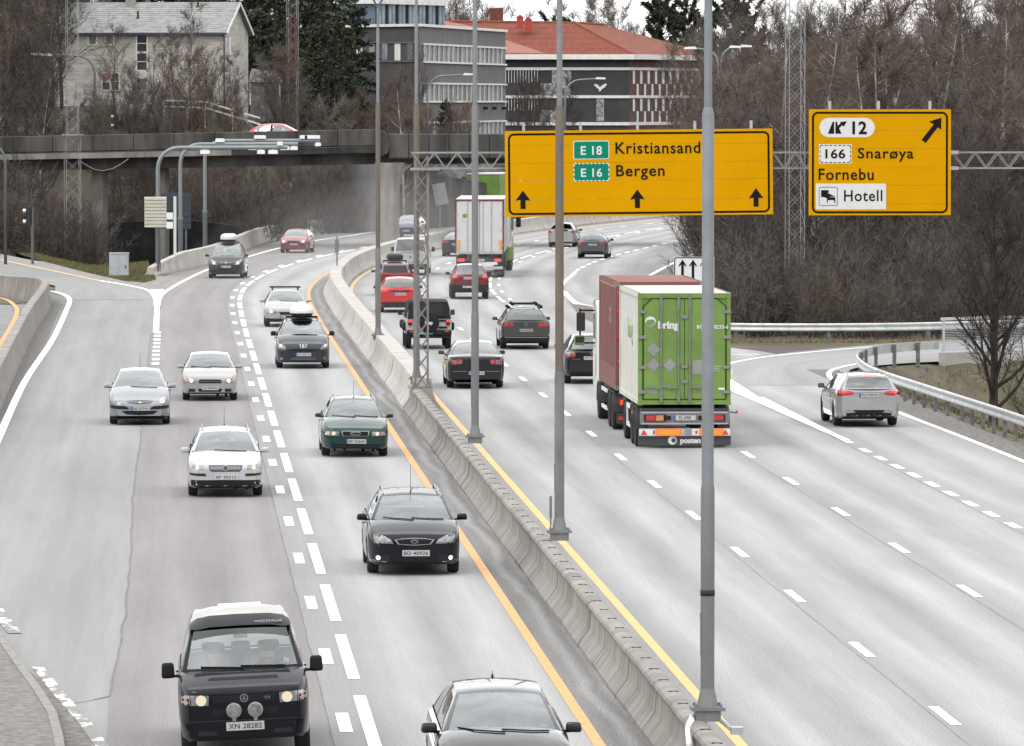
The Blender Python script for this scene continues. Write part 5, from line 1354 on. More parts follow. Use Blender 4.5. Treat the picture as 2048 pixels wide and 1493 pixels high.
# around the timber house
scatter(SP_DARK, 16, -40, 140, 436, 480, .85, 1.2, 'dark bare tree at the left beside the timber house', 'dark trees beside the timber house')
scatter(SP_BARE, 14, -40, 150, 440, 500, .9, 1.25, 'brown bare tree at the left beside the timber house', 'brown trees beside the timber house')
for px, Y, sc in ((84, 440, .85), (15, 445, .85)): SP_BIRCH.plant(ground_pt(px, Y), sc, 'birch with pale trunk left of the timber house' if px > 50 else 'birch with pale trunk at the left picture edge', 'tree', 'birches left of the timber house')
scatter(SP_BARE, 12, 165, 480, 450, 460, .5, .72, 'thin bare tree in front of the timber house wall', 'thin trees in front of the timber house')
SP_BIRCH.plant(ground_pt(373, 456), .72, 'slim birch in front of the timber house', 'tree')
scatter(SP_SHRUBR, 26, 190, 480, 437, 452, .75, 1.1, 'reddish leafless shrub between the bridge and the timber house', 'reddish shrubs below the timber house', 'shrub')
scatter(SP_SHRUBR, 14, 170, 500, 453, 463, .7, 1.0, 'reddish shrub on the slope right below the timber house wall', 'reddish shrubs under the house wall', 'shrub')
scatter(SP_SHRUB, 14, 170, 500, 448, 462, .6, .9, 'grey brown shrub on the slope below the timber house', 'grey shrubs under the house wall', 'shrub')
scatter(SP_SPRUCE, 8, 0, 520, 500, 540, 1.0, 1.3, 'dark evergreen behind the timber house', 'evergreens behind the timber house')
scatter(SP_BARE, 14, 0, 560, 505, 560, 1.0, 1.3, 'bare tree behind the timber house', 'bare trees behind the timber house')
# before and under the bridge on the left
scatter(SP_SHRUB, 28, -50, 182, 397, 414, 1.0, 1.45, 'dense leafless shrub before the left end of the bridge', 'shrubs before the left end of the bridge', 'shrub')
scatter(SP_BARE, 8, 380, 600, 434, 450, .4, .55, 'thin bare tree seen under the bridge', 'thin trees under the bridge')
scatter(SP_SHRUB, 22, 215, 600, 430, 445, .7, 1.05, 'leafless shrub seen under the bridge', 'shrubs under the bridge', 'shrub')
scatter(SP_DARK, 4, 225, 330, 436, 446, .45, .6, 'dark thin tree seen under the bridge', 'dark trees under the bridge')

# grass: too many blades to count
def grass(name, poly, n, h, label, m=None, z=None):
    xs_ = [p[0] for p in poly]; ys_ = [p[1] for p in poly]; mb = MB(); c = 0
    def inside(x, y):
        r = False; j = len(poly) - 1
        for i in range(len(poly)):
            if (poly[i][1] > y) != (poly[j][1] > y) and x < (poly[j][0] - poly[i][0]) * (y - poly[i][1]) / (poly[j][1] - poly[i][1]) + poly[i][0]: r = not r
            j = i
        return r
    while c < n:
        x = rv.uniform(min(xs_), max(xs_)); y = rv.uniform(min(ys_), max(ys_))
        if not inside(x, y): continue
        c += 1; zz = (terrain_h(x, y) if z is None else z); a = rv.uniform(0, 6.28); L = h * rv.uniform(.5, 1.4)
        s = Vector((math.cos(a), math.sin(a), 0)) * .02; t = Vector((rv.uniform(-.6, .6), rv.uniform(-.6, .6), 1)).normalized() * L; p = Vector((x, y, zz))
        mb.tri(p - s, p + s, p + t)
    o = mb.build(name, m or M_GRASS); return tag(o, label, kind='stuff')
isl = [gp(*p) for p in ((12, 500), (60, 505), (120, 520), (180, 532), (230, 533), (262, 528), (296, 524), (304, 545), (312, 560), (290, 566), (250, 563), (170, 545), (100, 527), (50, 513))]
b = MB(); b.poly([(p.x, p.y, .02) for p in isl]); o = b.build('turf_island', M_TURF); tag(o, 'strip of turf between slip road and bridge piers', kind='structure')
grass('grass', [(p.x, p.y) for p in isl], 14000, .10, 'short winter grass around the cabinet', z=.02)
emb = [(12.6, 200), (11.9, 210), (11.7, 216), (12.0, 222), (14, 230.5), (16.0, 233.5), (22, 240), (24, 215), (22, 180), (16.8, 150), (14.6, 172)]
tb_ = MB(); gx_ = [11.5 + .75 * i for i in range(18)]; gy_ = [150 + 1.5 * i for i in range(58)]
for y in gy_:
    for x in gx_: tb_.v.append((x + (y < 205) * .0, y, terrain_h(x, y) + .03))
for j in range(len(gy_) - 1):
    for i in range(len(gx_) - 1):
        cx_, cy_ = gx_[i] + .37, gy_[j] + .75
        if offset_of(cx_, cy_) > 15.6 and cy_ < ramp_edge(cx_) - .8: a = j * len(gx_) + i; tb_.f.append((a, a + 1, a + len(gx_) + 1, a + len(gx_))); tb_.m.append(0)
tb_ = tb_.build('turf_bank', M_TURF, smooth=True); tag(tb_, 'brown green turf bank inside the ramp bend', kind='structure')
grass('grass', emb, 26000, .13, 'rough grass on the bank inside the ramp bend', m=mat('grass_bank', (.045, .045, .02), .9, col2=(.13, .105, .06), vscale=.6, detail=6))
grass('grass', [(8, 253), (16, 253.2), (20, 257), (20, 259), (15, 255.5), (8, 255.5)], 3500, .14, 'dry grass below the far guardrail', m=mat('grass_dry', (.12, .10, .05), .9, col2=(.22, .18, .10), vscale=1))
lw = [(-24.0, 285), (-21.0, 301), (-24.3, 311), (-34, 330), (-34, 285)]
b = MB(); b.poly([(p[0], p[1], .0) for p in [(-30, 306), (-22.5, 299.5), (-21.9, 303), (-24.4, 311), (-33, 330)]]); o = b.build('turf_verge', M_TURF); tag(o, 'small turf patch behind the concrete wall', kind='structure')
# rock cutting beyond the bridge
rk = MB(); K = 40; J = 14
for j in range(J + 1):
    for i in range(K + 1):
        t = i / K; y = 468 + 70 * t; x = -9.3 + 16.5 * t + 6 * max(0, t - .5) ** 2; h = j / J
        px_ = x - 2.6 * h; nz = noise.noise(Vector((i * .33, j * .5, 2))) * .7 + noise.noise(Vector((i * .9, j * 1.1, 5))) * .35
        rk.v.append((px_ + nz, y, -.2 + 5.0 * h * (1 - .2 * t) + nz * .3))
for j in range(J):
    for i in range(K):
        a = j * (K + 1) + i; rk.f.append((a, a + 1, a + K + 2, a + K + 1)); rk.m.append(0)
o = rk.build('rock_cutting', mat('rock', (.035, .034, .033), .95, col2=(.13, .125, .12), vscale=.8, detail=9, bump=1, bscale=3)); tag(o, 'rough dark rock cutting beside the road beyond the bridge', kind='structure')
# ------------------------------------------------------------------ vehicles: materials and shared pieces
def paint(name, col, metal=.0, rough=.35, coat=1.0): return mat('paint_' + name, col, rough, metal, coat=coat, var=.05, vscale=1.5, spec=.06)
def glass_mat(name, tint, base, dirt=.0):
    m = bpy.data.materials.new(name); m.use_nodes = True; nt = m.node_tree; N, L = nt.nodes, nt.links; N.clear()
    o = N.new('ShaderNodeOutputMaterial'); mx = N.new('ShaderNodeMixShader'); tr = N.new('ShaderNodeBsdfTransparent'); gl = N.new('ShaderNodeBsdfGlossy')
    tr.inputs[0].default_value = (*tint, 1); gl.inputs['Color'].default_value = (.92, .96, .97, 1); gl.inputs['Roughness'].default_value = .02
    fr = N.new('ShaderNodeFresnel'); fr.inputs['IOR'].default_value = 1.55
    ma = N.new('ShaderNodeMath'); ma.operation = 'MULTIPLY_ADD'; ma.inputs[1].default_value = 1.5; ma.inputs[2].default_value = base; ma.use_clamp = True
    L.new(fr.outputs[0], ma.inputs[0]); L.new(ma.outputs[0], mx.inputs[0]); L.new(tr.outputs[0], mx.inputs[1]); L.new(gl.outputs[0], mx.inputs[2]); L.new(mx.outputs[0], o.inputs[0])
    return m
G_SCREEN = glass_mat('windscreen_glass', (.66, .71, .70), .07)
G_SIDE = glass_mat('side_glass', (.30, .33, .33), .06)
G_DARK = glass_mat('privacy_glass', (.07, .08, .08), .03)
M_TYRE = mat('tyre_rubber', (.016, .016, .017), .9, var=.3, vscale=6)
M_RIM = mat('alloy', (.34, .345, .35), .35, metal=.6, var=.1)
M_PLAST = mat('black_plastic', (.010, .010, .011), .6, spec=.14)
M_TRIM = mat('dark_trim', (.014, .0145, .016), .5, spec=.18)
M_UNDER = mat('underbody', (.012, .012, .012), .9)
M_CHROME = mat('chrome', (.30, .31, .32), .24, metal=.9)
M_CABIN = mat('cabin_fabric', (.045, .047, .05), .9, var=.2, vscale=8)
M_LENS = mat('lamp_lens', (.20, .205, .21), .12, metal=.45, coat=1.0, var=.35, vscale=14)
M_LENSD = mat('lamp_lens_dark', (.22, .225, .23), .12, metal=.4, coat=1.0, var=.3, vscale=14)
M_LAMP = mat('lamp_lit', (.5, .43, .33), .2, emit=(1, .84, .60), estr=.14)
M_LAMPW = mat('lamp_lit_white', (.95, .95, .92), .2, emit=(1, .96, .9), estr=.6)
M_AMBER = mat('indicator_amber', (.42, .16, .06), .2, coat=1.0, var=.2, vscale=10)
M_AMBERP = mat('indicator_pale', (.36, .27, .25), .2, coat=1.0, var=.2, vscale=10)
M_TAIL = mat('tail_red', (.34, .012, .012), .18, coat=1.0, var=.2, vscale=12)
M_TAILON = mat('tail_red_lit', (.6, .02, .015), .2, emit=(1, .06, .03), estr=.9)
M_PLATE = mat('plate_white', (.36, .36, .355), .5, var=.06, vscale=5)
M_PLATEG = mat('plate_green', (.03, .24, .17), .5)
M_PLTXT = mat('plate_ink', (.03, .03, .035), .6)
M_PLBLUE = mat('plate_blue', (.02, .06, .38), .5)
M_MGLASS = mat('mirror_glass', (.12, .13, .14), .05, metal=.8)

def lathe(mb, prof, n, m=0, closed=True):
    """revolve (radius, y) around the Y axis"""
    k = len(prof); s = len(mb.v)
    for i in range(n):
        t = 2 * math.pi * i / n
        for r, y in prof: mb.v.append((r * math.cos(t), y, r * math.sin(t)))
    for i in range(n):
        a = s + i * k; b = s + ((i + 1) % n) * k
        for j in range(k if closed else k - 1):
            j2 = (j + 1) % k; mb.f.append((a + j, b + j, b + j2, a + j2)); mb.m.append(m)
_tb = MB(); lathe(_tb, [(.62, -.28), (.80, -.36), (.93, -.36), (.985, -.30), (1.0, -.18), (1.0, .18), (.985, .30), (.93, .36), (.80, .36), (.62, .28)], 28)
TYRE = _tb.mesh('tyre', M_TYRE, smooth=True, angle=40, recalc=True)
_rb = MB(); lathe(_rb, [(.02, .16), (.16, .19), (.18, .10), (.55, .02), (.60, .10), (.645, .26), (.645, .24), (.60, -.1), (.02, -.1)], 28, 1)
for i in range(5):
    t = 2 * math.pi * i / 5; c, s_ = math.cos(t), math.sin(t)
    P = lambda r, w, y: (r * c - w * s_, y, r * s_ + w * c)
    for w0 in (0,):
        a = [P(.10, -.10, .21), P(.10, .10, .21), P(.61, .085, .25), P(.61, -.085, .25)]; b = [P(.10, -.10, .05), P(.10, .10, .05), P(.61, .085, .05), P(.61, -.085, .05)]
        _rb.quad(*a); _rb.quad(a[0], b[0], b[1], a[1]); _rb.quad(a[1], b[1], b[2], a[2]); _rb.quad(a[3], a[2], b[2], b[3]); _rb.quad(a[0], a[3], b[3], b[0])
lathe(_rb, [(.60, .24), (.66, .27), (.66, .2), (.6, .2)], 28, 0)
RIM = _rb.mesh('rim', [M_RIM, M_TRIM], smooth=True, angle=35, recalc=True)

def rounded_box(d, r=.3, n=2):
    """soft box mesh data: bevelled cube"""
    bm = bmesh.new(); bmesh.ops.create_cube(bm, size=1.0)
    bmesh.ops.scale(bm, vec=d, verts=bm.verts)
    bmesh.ops.bevel(bm, geom=list(bm.edges), offset=r * min(d), segments=n, affect='EDGES', profile=.6)
    return bm
def soft(name, d, loc, m, parent, r=.3, rot=None, n=2, taper=None):
    bm = rounded_box(d, r, n)
    if taper:
        for v in bm.verts:
            t = v.co.z / d[2] + .5; v.co.x *= 1 + (taper[0] - 1) * t; v.co.y *= 1 + (taper[1] - 1) * t
    me = bpy.data.meshes.new(name); bm.to_mesh(me); bm.free(); me.materials.append(m)
    me.polygons.foreach_set('use_smooth', [True] * len(me.polygons))
    return link(name, me, parent, loc, rot)

# seats shared by all cars
_sb = rounded_box((.16, .50, .62), .35); 
for v in _sb.verts: v.co.x -= v.co.z * .25
_hb = rounded_box((.11, .27, .19), .4)
for v in _hb.verts: v.co.z += .44; v.co.x -= .13
_cu = rounded_box((.5, .5, .16), .35)
for v in _cu.verts: v.co.z -= .36; v.co.x += .2
SEAT = bpy.data.meshes.new('seat')
_all = bmesh.new()
for q in (_sb, _hb, _cu):
    t_ = bpy.data.meshes.new('t'); q.to_mesh(t_); _all.from_mesh(t_); bpy.data.meshes.remove(t_); q.free()
_all.to_mesh(SEAT); _all.free(); SEAT.materials.append(M_CABIN)
SEAT.polygons.foreach_set('use_smooth', [True] * len(SEAT.polygons))

def circ(y, z, r, n=16, rz=None):
    return [(y + r * math.cos(2 * math.pi * i / n), z + (rz or r) * math.sin(2 * math.pi * i / n)) for i in range(n)]
def rect(y0, z0, y1, z1): return [(y0, z0), (y1, z0), (y1, z1), (y0, z1)]
def shrink(poly, k, kz=None):
    cy = sum(p[0] for p in poly) / len(poly); cz = sum(p[1] for p in poly) / len(poly)
    return [(cy + (y - cy) * k, cz + (z - cz) * (kz or k)) for y, z in poly]
def mir(poly): return [(-y, z) for y, z in poly]

class Car:
    def __init__(s, name, label, cat, pos, rz, dims, paint_m, group=None, glass=None, roll=0.0, roof_m=None, lower=None):
        D = dict(L=4.6, W=1.78, H=1.48, wb=2.65, fo=.92, rw=.315, zn=.74, zc=.97, dc=1.15, dh=1.95, zr=None, drh=None, drb=None, zrb=1.02, ztail=None,
                 yroof=.56, ybelt=None, zsill=.20, nose=.74, tail=.78, nose_r=.14, tail_r=.08, crown=.045, pillars=None, rake=0.0, bulge=.14, belt=.0, cw=.0, hoodc=.05, deckc=.03, sq=2.2, gw=0.0)
        D.update(dims); s.D = D; s.paint = paint_m
        s.root = empty(name, pos, rz); s.root.rotation_euler = (roll, 0, rz); tag(s.root, label, cat, group)
        L, W_, H = D['L'], D['W'], D['H']; s.xf, s.xr = L / 2, -L / 2; s.hw = W_ / 2
        s.xfa = s.xf - D['fo']; s.xra = s.xfa - D['wb']
        s.xc = s.xf - D['dc']; s.xh = s.xf - D['dh']; s.zr = D['zr'] or H - .055
        s.xrh = s.xf - (D['drh'] or L - .55); s.xrb = s.xf - (D['drb'] or L - .18); s.zrb = D['zrb']; s.ztail = D['ztail'] or s.zrb - .02
        s.glass = glass or (G_SCREEN, G_SIDE, G_SCREEN); s.roof_m = roof_m; s.lower = lower
        s.shell(); s.wheels(); s.cabin()
    # --- outline functions
    def W_at(s, x):
        D = s.D; e = s.xf - x; k = 1.0
        a = .62
        if e < a: k = 1 - (1 - D['nose']) * (1 - e / a) ** D['sq']
        e2 = x - s.xr; b = .5
        if e2 < b: k = min(k, 1 - (1 - D['tail']) * (1 - e2 / b) ** 2.6)
        return s.hw * k * (1 - .015 * max(0, (x / s.xf)) ** 2)
    def top(s, x):
        D = s.D
        if x >= s.xc:
            x1 = s.xf - D['nose_r']
            u = min(1, max(0, (x - s.xc) / max(.01, (x1 - s.xc)))); z = D['zn'] + (s.D['zc'] - D['zn']) * (1 - u ** 1.55)
            e = s.xf - x
            if e < D['nose_r']: t = 1 - e / D['nose_r']; z -= D['nose_r'] * .95 * (1 - math.sqrt(max(0, 1 - t * t)))
            return z
        if x >= s.xrb: return D['zc'] + (s.zrb - D['zc']) * (s.xc - x) / (s.xc - s.xrb)
        u = (s.xrb - x) / max(.01, s.xrb - s.xr); z = s.zrb + (s.ztail - s.zrb) * u; e = x - s.xr
        if e < D['tail_r']: t = 1 - e / D['tail_r']; z -= D['tail_r'] * .8 * (1 - math.sqrt(max(0, 1 - t * t)))
        return z
    def bot(s, x, arch=True):
        D = s.D; z = D['zsill']; e = s.xf - x
        if e < .3: z += .06 * (1 - e / .3) ** 2
        e2 = x - s.xr
        if e2 < .35: z += .07 * (1 - e2 / .35) ** 2 + .04
        elif e2 < .6: z += .04
        if arch:
            for xa in (s.xfa, s.xra):
                Rr = D['rw'] + .055; dx = abs(x - xa)
                if dx < Rr: z = max(z, D['rw'] + math.sqrt(Rr * Rr - dx * dx))
        return z
    def section(s, x):
        D = s.D; w = s.W_at(x); zt = s.top(x); zb = min(s.bot(x), zt - .06); z0 = min(s.bot(x, False), zt - .1)
        def zz(f): return max(zb + .012 * (1 + 3 * f), z0 + (zt - z0) * f) if zb > z0 + .01 else z0 + (zt - z0) * f
        cr = D['hoodc'] if x > s.xc else D['deckc']
        f = min(1, max(0, (s.xf - x) / .5)) if x > 0 else min(1, max(0, (x - s.xr) / .3)); cr *= f
        yb = .93 if D['ybelt'] is None else D['ybelt']
        return [(0, zb), (w * .90, zb), (w * .972, zz(.07)), (w * .992, zz(.25)), (w * 1.0, zz(.45)), (w * .998, zz(.66)), (w * .985, zz(.84)), (w * .962, zz(.95)), (w * yb, zt), (w * .80, zt + cr * .45), (w * .45, zt + cr * .9), (0, zt + cr)]
    def shell(s):
        D = s.D
        xs_ = {s.xf, s.xf - .004, s.xf - .015, s.xf - .035, s.xf - .065, s.xf - .10, s.xf - .15, s.xf - .22, s.xf - .30, s.xf - .40, s.xf - .52, s.xf - .65,
               s.xr, s.xr + .004, s.xr + .015, s.xr + .04, s.xr + .08, s.xr + .14, s.xr + .22, s.xr + .32, s.xr + .45, s.xc, s.xc + .001, s.xrb, s.xrb - .001}
        for xa in (s.xfa, s.xra):
            Rr = D['rw'] + .055
            for k in range(-8, 9): xs_.add(xa + Rr * math.sin(k / 8 * math.pi / 2))
            xs_.add(xa + Rr + .002); xs_.add(xa - Rr - .002)
        x = s.xr + .6
        while x < s.xf - .6: xs_.add(x); x += .25
        xs_ = sorted(v for v in xs_ if s.xr <= v <= s.xf)
        o = [xs_[0]]
        for v in xs_[1:]:
            if v - o[-1] > .0009: o.append(v)
        xs_ = o
        mb = MB(); secs = []
        for x in xs_:
            h = s.section(x); secs.append([(x, y, z) for y, z in h] + [(x, -y, z) for y, z in reversed(h[1:-1])])
        k = len(secs[0]); n = len(secs)
        for sc in secs: mb.v += sc
        for i in range(n - 1):
            xm = (xs_[i] + xs_[i + 1]) / 2
            for j in range(k):
                j2 = (j + 1) % k; jj = min(j, k - 1 - j)
                if s.xrb < xm < s.xc and jj >= 8: continue          # open to the cabin
                m = 1 if jj < 1 else (2 if (s.lower and jj < s.lower) else 0)
                mb.f.append((i * k + j, i * k + j2, (i + 1) * k + j2, (i + 1) * k + j)); mb.m.append(m)
        for base, flip in ((0, True), ((n - 1) * k, False)):
            for j in range(11):
                a, b = base + j, base + j + 1; c, d = base + (k - j - 1) % k, base + (k - j) % k
                q = (a, b, c, d) if j and j < 10 else ((a, b, c) if j == 0 else (a, b, d))
                q = tuple(dict.fromkeys(q))
                if len(q) >= 3: mb.f.append(q if flip else tuple(reversed(q))); mb.m.append(2 if (s.lower and j < s.lower) else 0)
        # --- greenhouse
        def lerp(a, b, t): return a + (b - a) * t
        zr = s.zr; yr = D['yroof']; yc = s.W_at(s.xc) * (D['ybelt'] or .93) - .03; yrb = s.W_at(s.xrb) * (D['ybelt'] or .93) - .03 - D['gw']
        st = []
        for t in (0, .05, .2, .35, .5, .65, .8, .93, 1): st.append(('W', t, lerp(s.xc, s.xh, t), lerp(D['zc'], zr - .015, t) + .03 * math.sin(t * math.pi), lerp(yc, yr, t ** .9), lerp(D['bulge'], .05, t), lerp(.0, D['crown'], t)))
        pil = D['pillars'] if D['pillars'] is not None else [((s.xh + s.xrh) / 2 + .05, .07)]
        rx = []
        for px, pw in pil: rx += [px + pw, px - pw]
        for k_ in range(1, 6): rx.append(lerp(s.xh, s.xrh, k_ / 6))
        rx = sorted([q for q in rx if s.xrh + .03 < q < s.xh - .03], reverse=True)
        for q in rx:
            t = (s.xh - q) / (s.xh - s.xrh); st.append(('R', t, q, zr + .045 * math.sin(t * math.pi) - .03 * t, yr - .02 * t * t, lerp(.05, -.03, t), D['crown']))
        zrr = zr - .03; yrr = yr - .02
        for t in (0, .07, .25, .45, .65, .83, .95, 1): st.append(('T', t, lerp(s.xrh, s.xrb, t), lerp(zrr, s.zrb, t) + .03 * math.sin(t * math.pi), lerp(yrr, yrb, t ** .95), lerp(-.03, -.10, t), lerp(D['crown'], .01, t)))
        off = len(mb.v); gsec = []
        for (zn_, t, x, ze, ye, bu, cr) in st:
            wb_ = s.W_at(x) * (D['ybelt'] or .93) - .004; zb_ = s.top(min(max(x, s.xrb), s.xc)) - .03
            if zn_ == 'T': wb_ = lerp(wb_, yrb, t * .0)
            bp = Vector((x, wb_, zb_)); ed = Vector((x, ye, max(ze, zb_ + .03)))
            bl = .022
            pts = [bp, bp.lerp(ed, .08) + Vector((0, bl * .3, 0)), bp.lerp(ed, .5) + Vector((0, bl, 0)), bp.lerp(ed, .88) + Vector((0, bl * .45, 0)), ed]
            for yy in (ye - .05, ye * .66, ye * .33, 0):
                kq = 1 - (yy / ye) ** 2; pts.append(Vector((x + bu * kq, yy, ed.z + cr * kq + .004)))
            gsec.append(pts + [Vector((p.x, -p.y, p.z)) for p in reversed(pts[:-1])])
        gk = len(gsec[0]); half = 8
        glass = {}
        for sc in gsec: mb.v += [tuple(p) for p in sc]
        def inpil(xm): return any(abs(xm - px) < pw for px, pw in pil)
        for i in range(len(st) - 1):
            zn_, t0 = st[i][0], st[i][1]; zn2, t1 = st[i + 1][0], st[i + 1][1]; xm = (st[i][2] + st[i + 1][2]) / 2
            for j in range(gk - 1):
                jj = min(j, gk - 2 - j); key = None; m = 0
                if zn_ == 'W' and zn2 == 'W' and jj >= 5 and t0 >= .05 and t1 <= .94: key = 'windscreen'
                elif zn_ == 'T' and jj >= 5 and t0 >= .07 and t1 <= .96: key = 'rear_window'
                elif jj in (1, 2):
                    if zn_ == 'W' and zn2 == 'W' and t0 >= .34: key = 'side_window'
                    elif zn_ == 'T' and t1 <= D.get('tside', .45): key = 'side_window'
                    elif zn_ == 'R' or zn2 == 'R' or (zn_ == 'W' and zn2 != 'W'):
                        key = None if inpil(xm) else 'side_window'
                        if inpil(xm): m = 3
                if zn_ == 'W' and t1 <= .051 and jj >= 4: m = 3
                if key is None and s.roof_m and jj >= 3 and zn_ != 'W' : m = 4
                q = (off + i * gk + j, off + (i + 1) * gk + j, off + (i + 1) * gk + j + 1, off + i * gk + j + 1)
                if key: glass.setdefault((key, 0 if j < half else 1) if key == 'side_window' else (key, 0), []).append(q)
                else: mb.f.append(q); mb.m.append(m)
        mats = [s.paint, M_UNDER, M_PLAST, M_PLAST, s.roof_m or s.paint]
        me = mb.mesh('body', mats, smooth=True, angle=38)
        bm = bmesh.new(); bm.from_mesh(me); bmesh.ops.remove_doubles(bm, verts=bm.verts, dist=.0004)
        bmesh.ops.dissolve_degenerate(bm, dist=.0004, edges=bm.edges)
        bm.to_mesh(me); bm.free(); me.set_sharp_from_angle(angle=R(38))
        s.body = link('body', me, s.root)
        full = [tuple(v) for v in mb.v]; ff = list(mb.f)
        for fs in glass.values(): ff += fs
        s.bvh = BVHTree.FromPolygons(full, ff)
        for (key, side), fs in glass.items():
            used = sorted({v for f in fs for v in f}); mp = {v: i for i, v in enumerate(used)}
            g = bpy.data.meshes.new(key); g.from_pydata([full[v] for v in used], [], [tuple(mp[v] for v in f) for f in fs]); g.polygons.foreach_set('use_smooth', [True] * len(fs))
            g.materials.append({'windscreen': s.glass[0], 'side_window': s.glass[1], 'rear_window': s.glass[2]}[key]); link(key, g, s.root)
    def wheels(s):
        r = s.D['rw']; s.wh = []
        for xa in (s.xfa, s.xra):
            for sg in (1, -1):
                w = link('wheel', TYRE, s.root, (xa, sg * (s.hw - .125), r), (0, 0, 0 if sg > 0 else math.pi)); w.scale = (r, .30, r)
                link('rim', RIM, w)
    def cabin(s):
        zf = .42; b = MB(); w = s.hw * .86; zt = min(s.D['zc'], s.zrb) - .06
        b.box(((s.xc + s.xrb) / 2, 0, zf), (s.xc - s.xrb - .05, 2 * w, .04))
        for sg in (1, -1): b.box(((s.xc + s.xrb) / 2, sg * (w + .0), (zf + zt) / 2), (s.xc - s.xrb - .1, .03, zt - zf))
        b.box((s.xrb + .03, 0, (zf + zt) / 2), (.03, 2 * w, zt - zf))
        b.box((s.xc - .16, 0, s.D['zc'] - .10), (.5, 2 * w * .97, .12)); b.box((s.xc - .02, 0, (zf + s.D['zc']) / 2 - .08), (.05, 2 * w * .97, s.D['zc'] - zf - .1))
        b.build('cabin_floor', M_CABIN, s.root)
        zs = s.D['zc'] + .0 - .12 + s.D.get('seatz', 0)
        xs1 = s.xh - .28; rows = [xs1, xs1 - .85] if s.xrh < xs1 - .6 else [xs1]
        for i, x in enumerate(rows):
            for y in ((-.37, .37) if i == 0 else (-.42, 0, .42)): link('seat', SEAT, s.root, (x, y, zs - .06 * i))
        wheel = MB(); n = 20; ring = [(s.xc - .42 + .06 * math.sin(t), .37 + .18 * math.cos(t), s.D['zc'] - .06 + .17 * math.sin(t)) for t in [2 * math.pi * i / n for i in range(n + 1)]]
        wheel.tube(ring, .015, 6, cap=False); wheel.build('steering_wheel', M_PLAST, s.root)
        soft('rear_view_mirror', (.03, .2, .06), (s.xh + .12, 0, s.zr - .12), M_PLAST, s.root)
    # --- things fixed to the outside
    def hit(s, y, z, d):
        h = s.bvh.ray_cast(Vector((d * 6, y, z)), Vector((-d, 0, 0)))
        if h[0] is None: h = s.bvh.find_nearest(Vector((d * s.xf, y, z)))
        return h[0], h[1]
    def patch(s, name, poly, m, d=1, off=.006, mirror=False, parent=None, cut=.075, skirt=.02):
        out = []
        for pl in ([poly, mir(poly)] if mirror else [poly]):
            bm = bmesh.new(); vs = [bm.verts.new((0, y, z)) for y, z in pl]
            try: f = bm.faces.new(vs)
            except ValueError: bm.free(); continue
            bmesh.ops.triangulate(bm, faces=[f])
            for _ in range(5):
                lg = [e for e in bm.edges if e.calc_length() > cut]
                if not lg: break
                bmesh.ops.subdivide_edges(bm, edges=lg, cuts=1); bmesh.ops.triangulate(bm, faces=bm.faces)
            bnd = [e for e in bm.edges if e.is_boundary]
            for v in bm.verts:
                h, nn = s.hit(v.co.y, v.co.z, d); v.co = (h.x + d * off, v.co.y, v.co.z)
            ex = bmesh.ops.extrude_edge_only(bm, edges=bnd)
            for g in ex['geom']:
                if isinstance(g, bmesh.types.BMVert): g.co.x -= d * (off + skirt)
            bmesh.ops.recalc_face_normals(bm, faces=bm.faces)
            me = bpy.data.meshes.new(name); bm.to_mesh(me); bm.free(); me.materials.append(m)
            me.polygons.foreach_set('use_smooth', [True] * len(me.polygons)); me.set_sharp_from_angle(angle=R(50))
            out.append(link(name, me, parent or s.root))
        return out[0] if len(out) == 1 else out
    def flat(s, name, poly, m, d, x, t=.01, parent=None):
        """flat plate of given outline at body x"""
        mb = MB(); mb.prism(poly, (x, 0, 0), (0, 1, 0), (0, 0, 1), (d * t, 0, 0)); return mb.build(name, m, parent or s.root, recalc=True)
    def plate(s, txt, zc_, d=1, y=0.0, w=.52, h=.11, blue=True, m=None, ink=None, extra=0):
        hx = [s.hit(y + k * w / 2, zc_ + q * h / 2, d)[0].x for k in (-1, 0, 1) for q in (-1, 0, 1)]; x = (max(hx) if d > 0 else min(hx)) + d * (.006 + extra)
        p = s.flat('number_plate', rect(y - w / 2, zc_ - h / 2, y + w / 2, zc_ + h / 2), m or M_PLATE, d, x, .012)
        xx = x + d * .014
        if blue:
            e = -1 if d > 0 else 1
            s.flat('country_band', rect(y + e * (w / 2) if e < 0 else y + w / 2 - .045, zc_ - h / 2, (y - w / 2 + .045) if e < 0 else y + w / 2, zc_ + h / 2), M_PLBLUE, d, x + d * .0125, .002, p)
        me = text_mesh(txt, 1.0, .001, 'CENTER', 1.05, .015).copy(); me.materials.clear(); me.materials.append(ink or M_PLTXT)
        a = [v.co.x for v in me.vertices]; b = [v.co.y for v in me.vertices]; tw_ = w * (.80 if blue else .88); kx = tw_ / (max(a) - min(a)); ky = h * .62 / (max(b) - min(b)); cx = (max(a) + min(a)) / 2; cy = (max(b) + min(b)) / 2
        for v in me.vertices: v.co = ((v.co.x - cx) * kx, (v.co.y - cy) * ky, v.co.z)
        link('lettering', me, p, (xx, y + (.018 * d if blue else 0), zc_), (R(90), 0, R(90) * d))
        return p
    def mirrors(s, z=None, m=None, size=(.10, .21, .14), out=.135, dx=.28, stalk=M_PLAST):
        z = z or s.D['zc'] + .06
        for sg in (1, -1):
            x = s.xc - dx; yb = s.W_at(x) * (s.D['ybelt'] or .93)
            o = soft('wing_mirror', size, (x, sg * (yb + out), z), m or s.paint, s.root, .38, (0, 0, sg * R(-8)), 3, (1.0, .86))
            st = MB(); st.bar((x, sg * (yb - .03), z - size[2] * .42), (x, sg * (yb + out), z - size[2] * .35), .05, .035); st.build('stalk', stalk, s.root)
            g = MB(); g.box((-size[0] / 2 - .001, 0, 0), (.004, size[1] * .8, size[2] * .72)); g.build('mirror_glass', M_MGLASS, o)
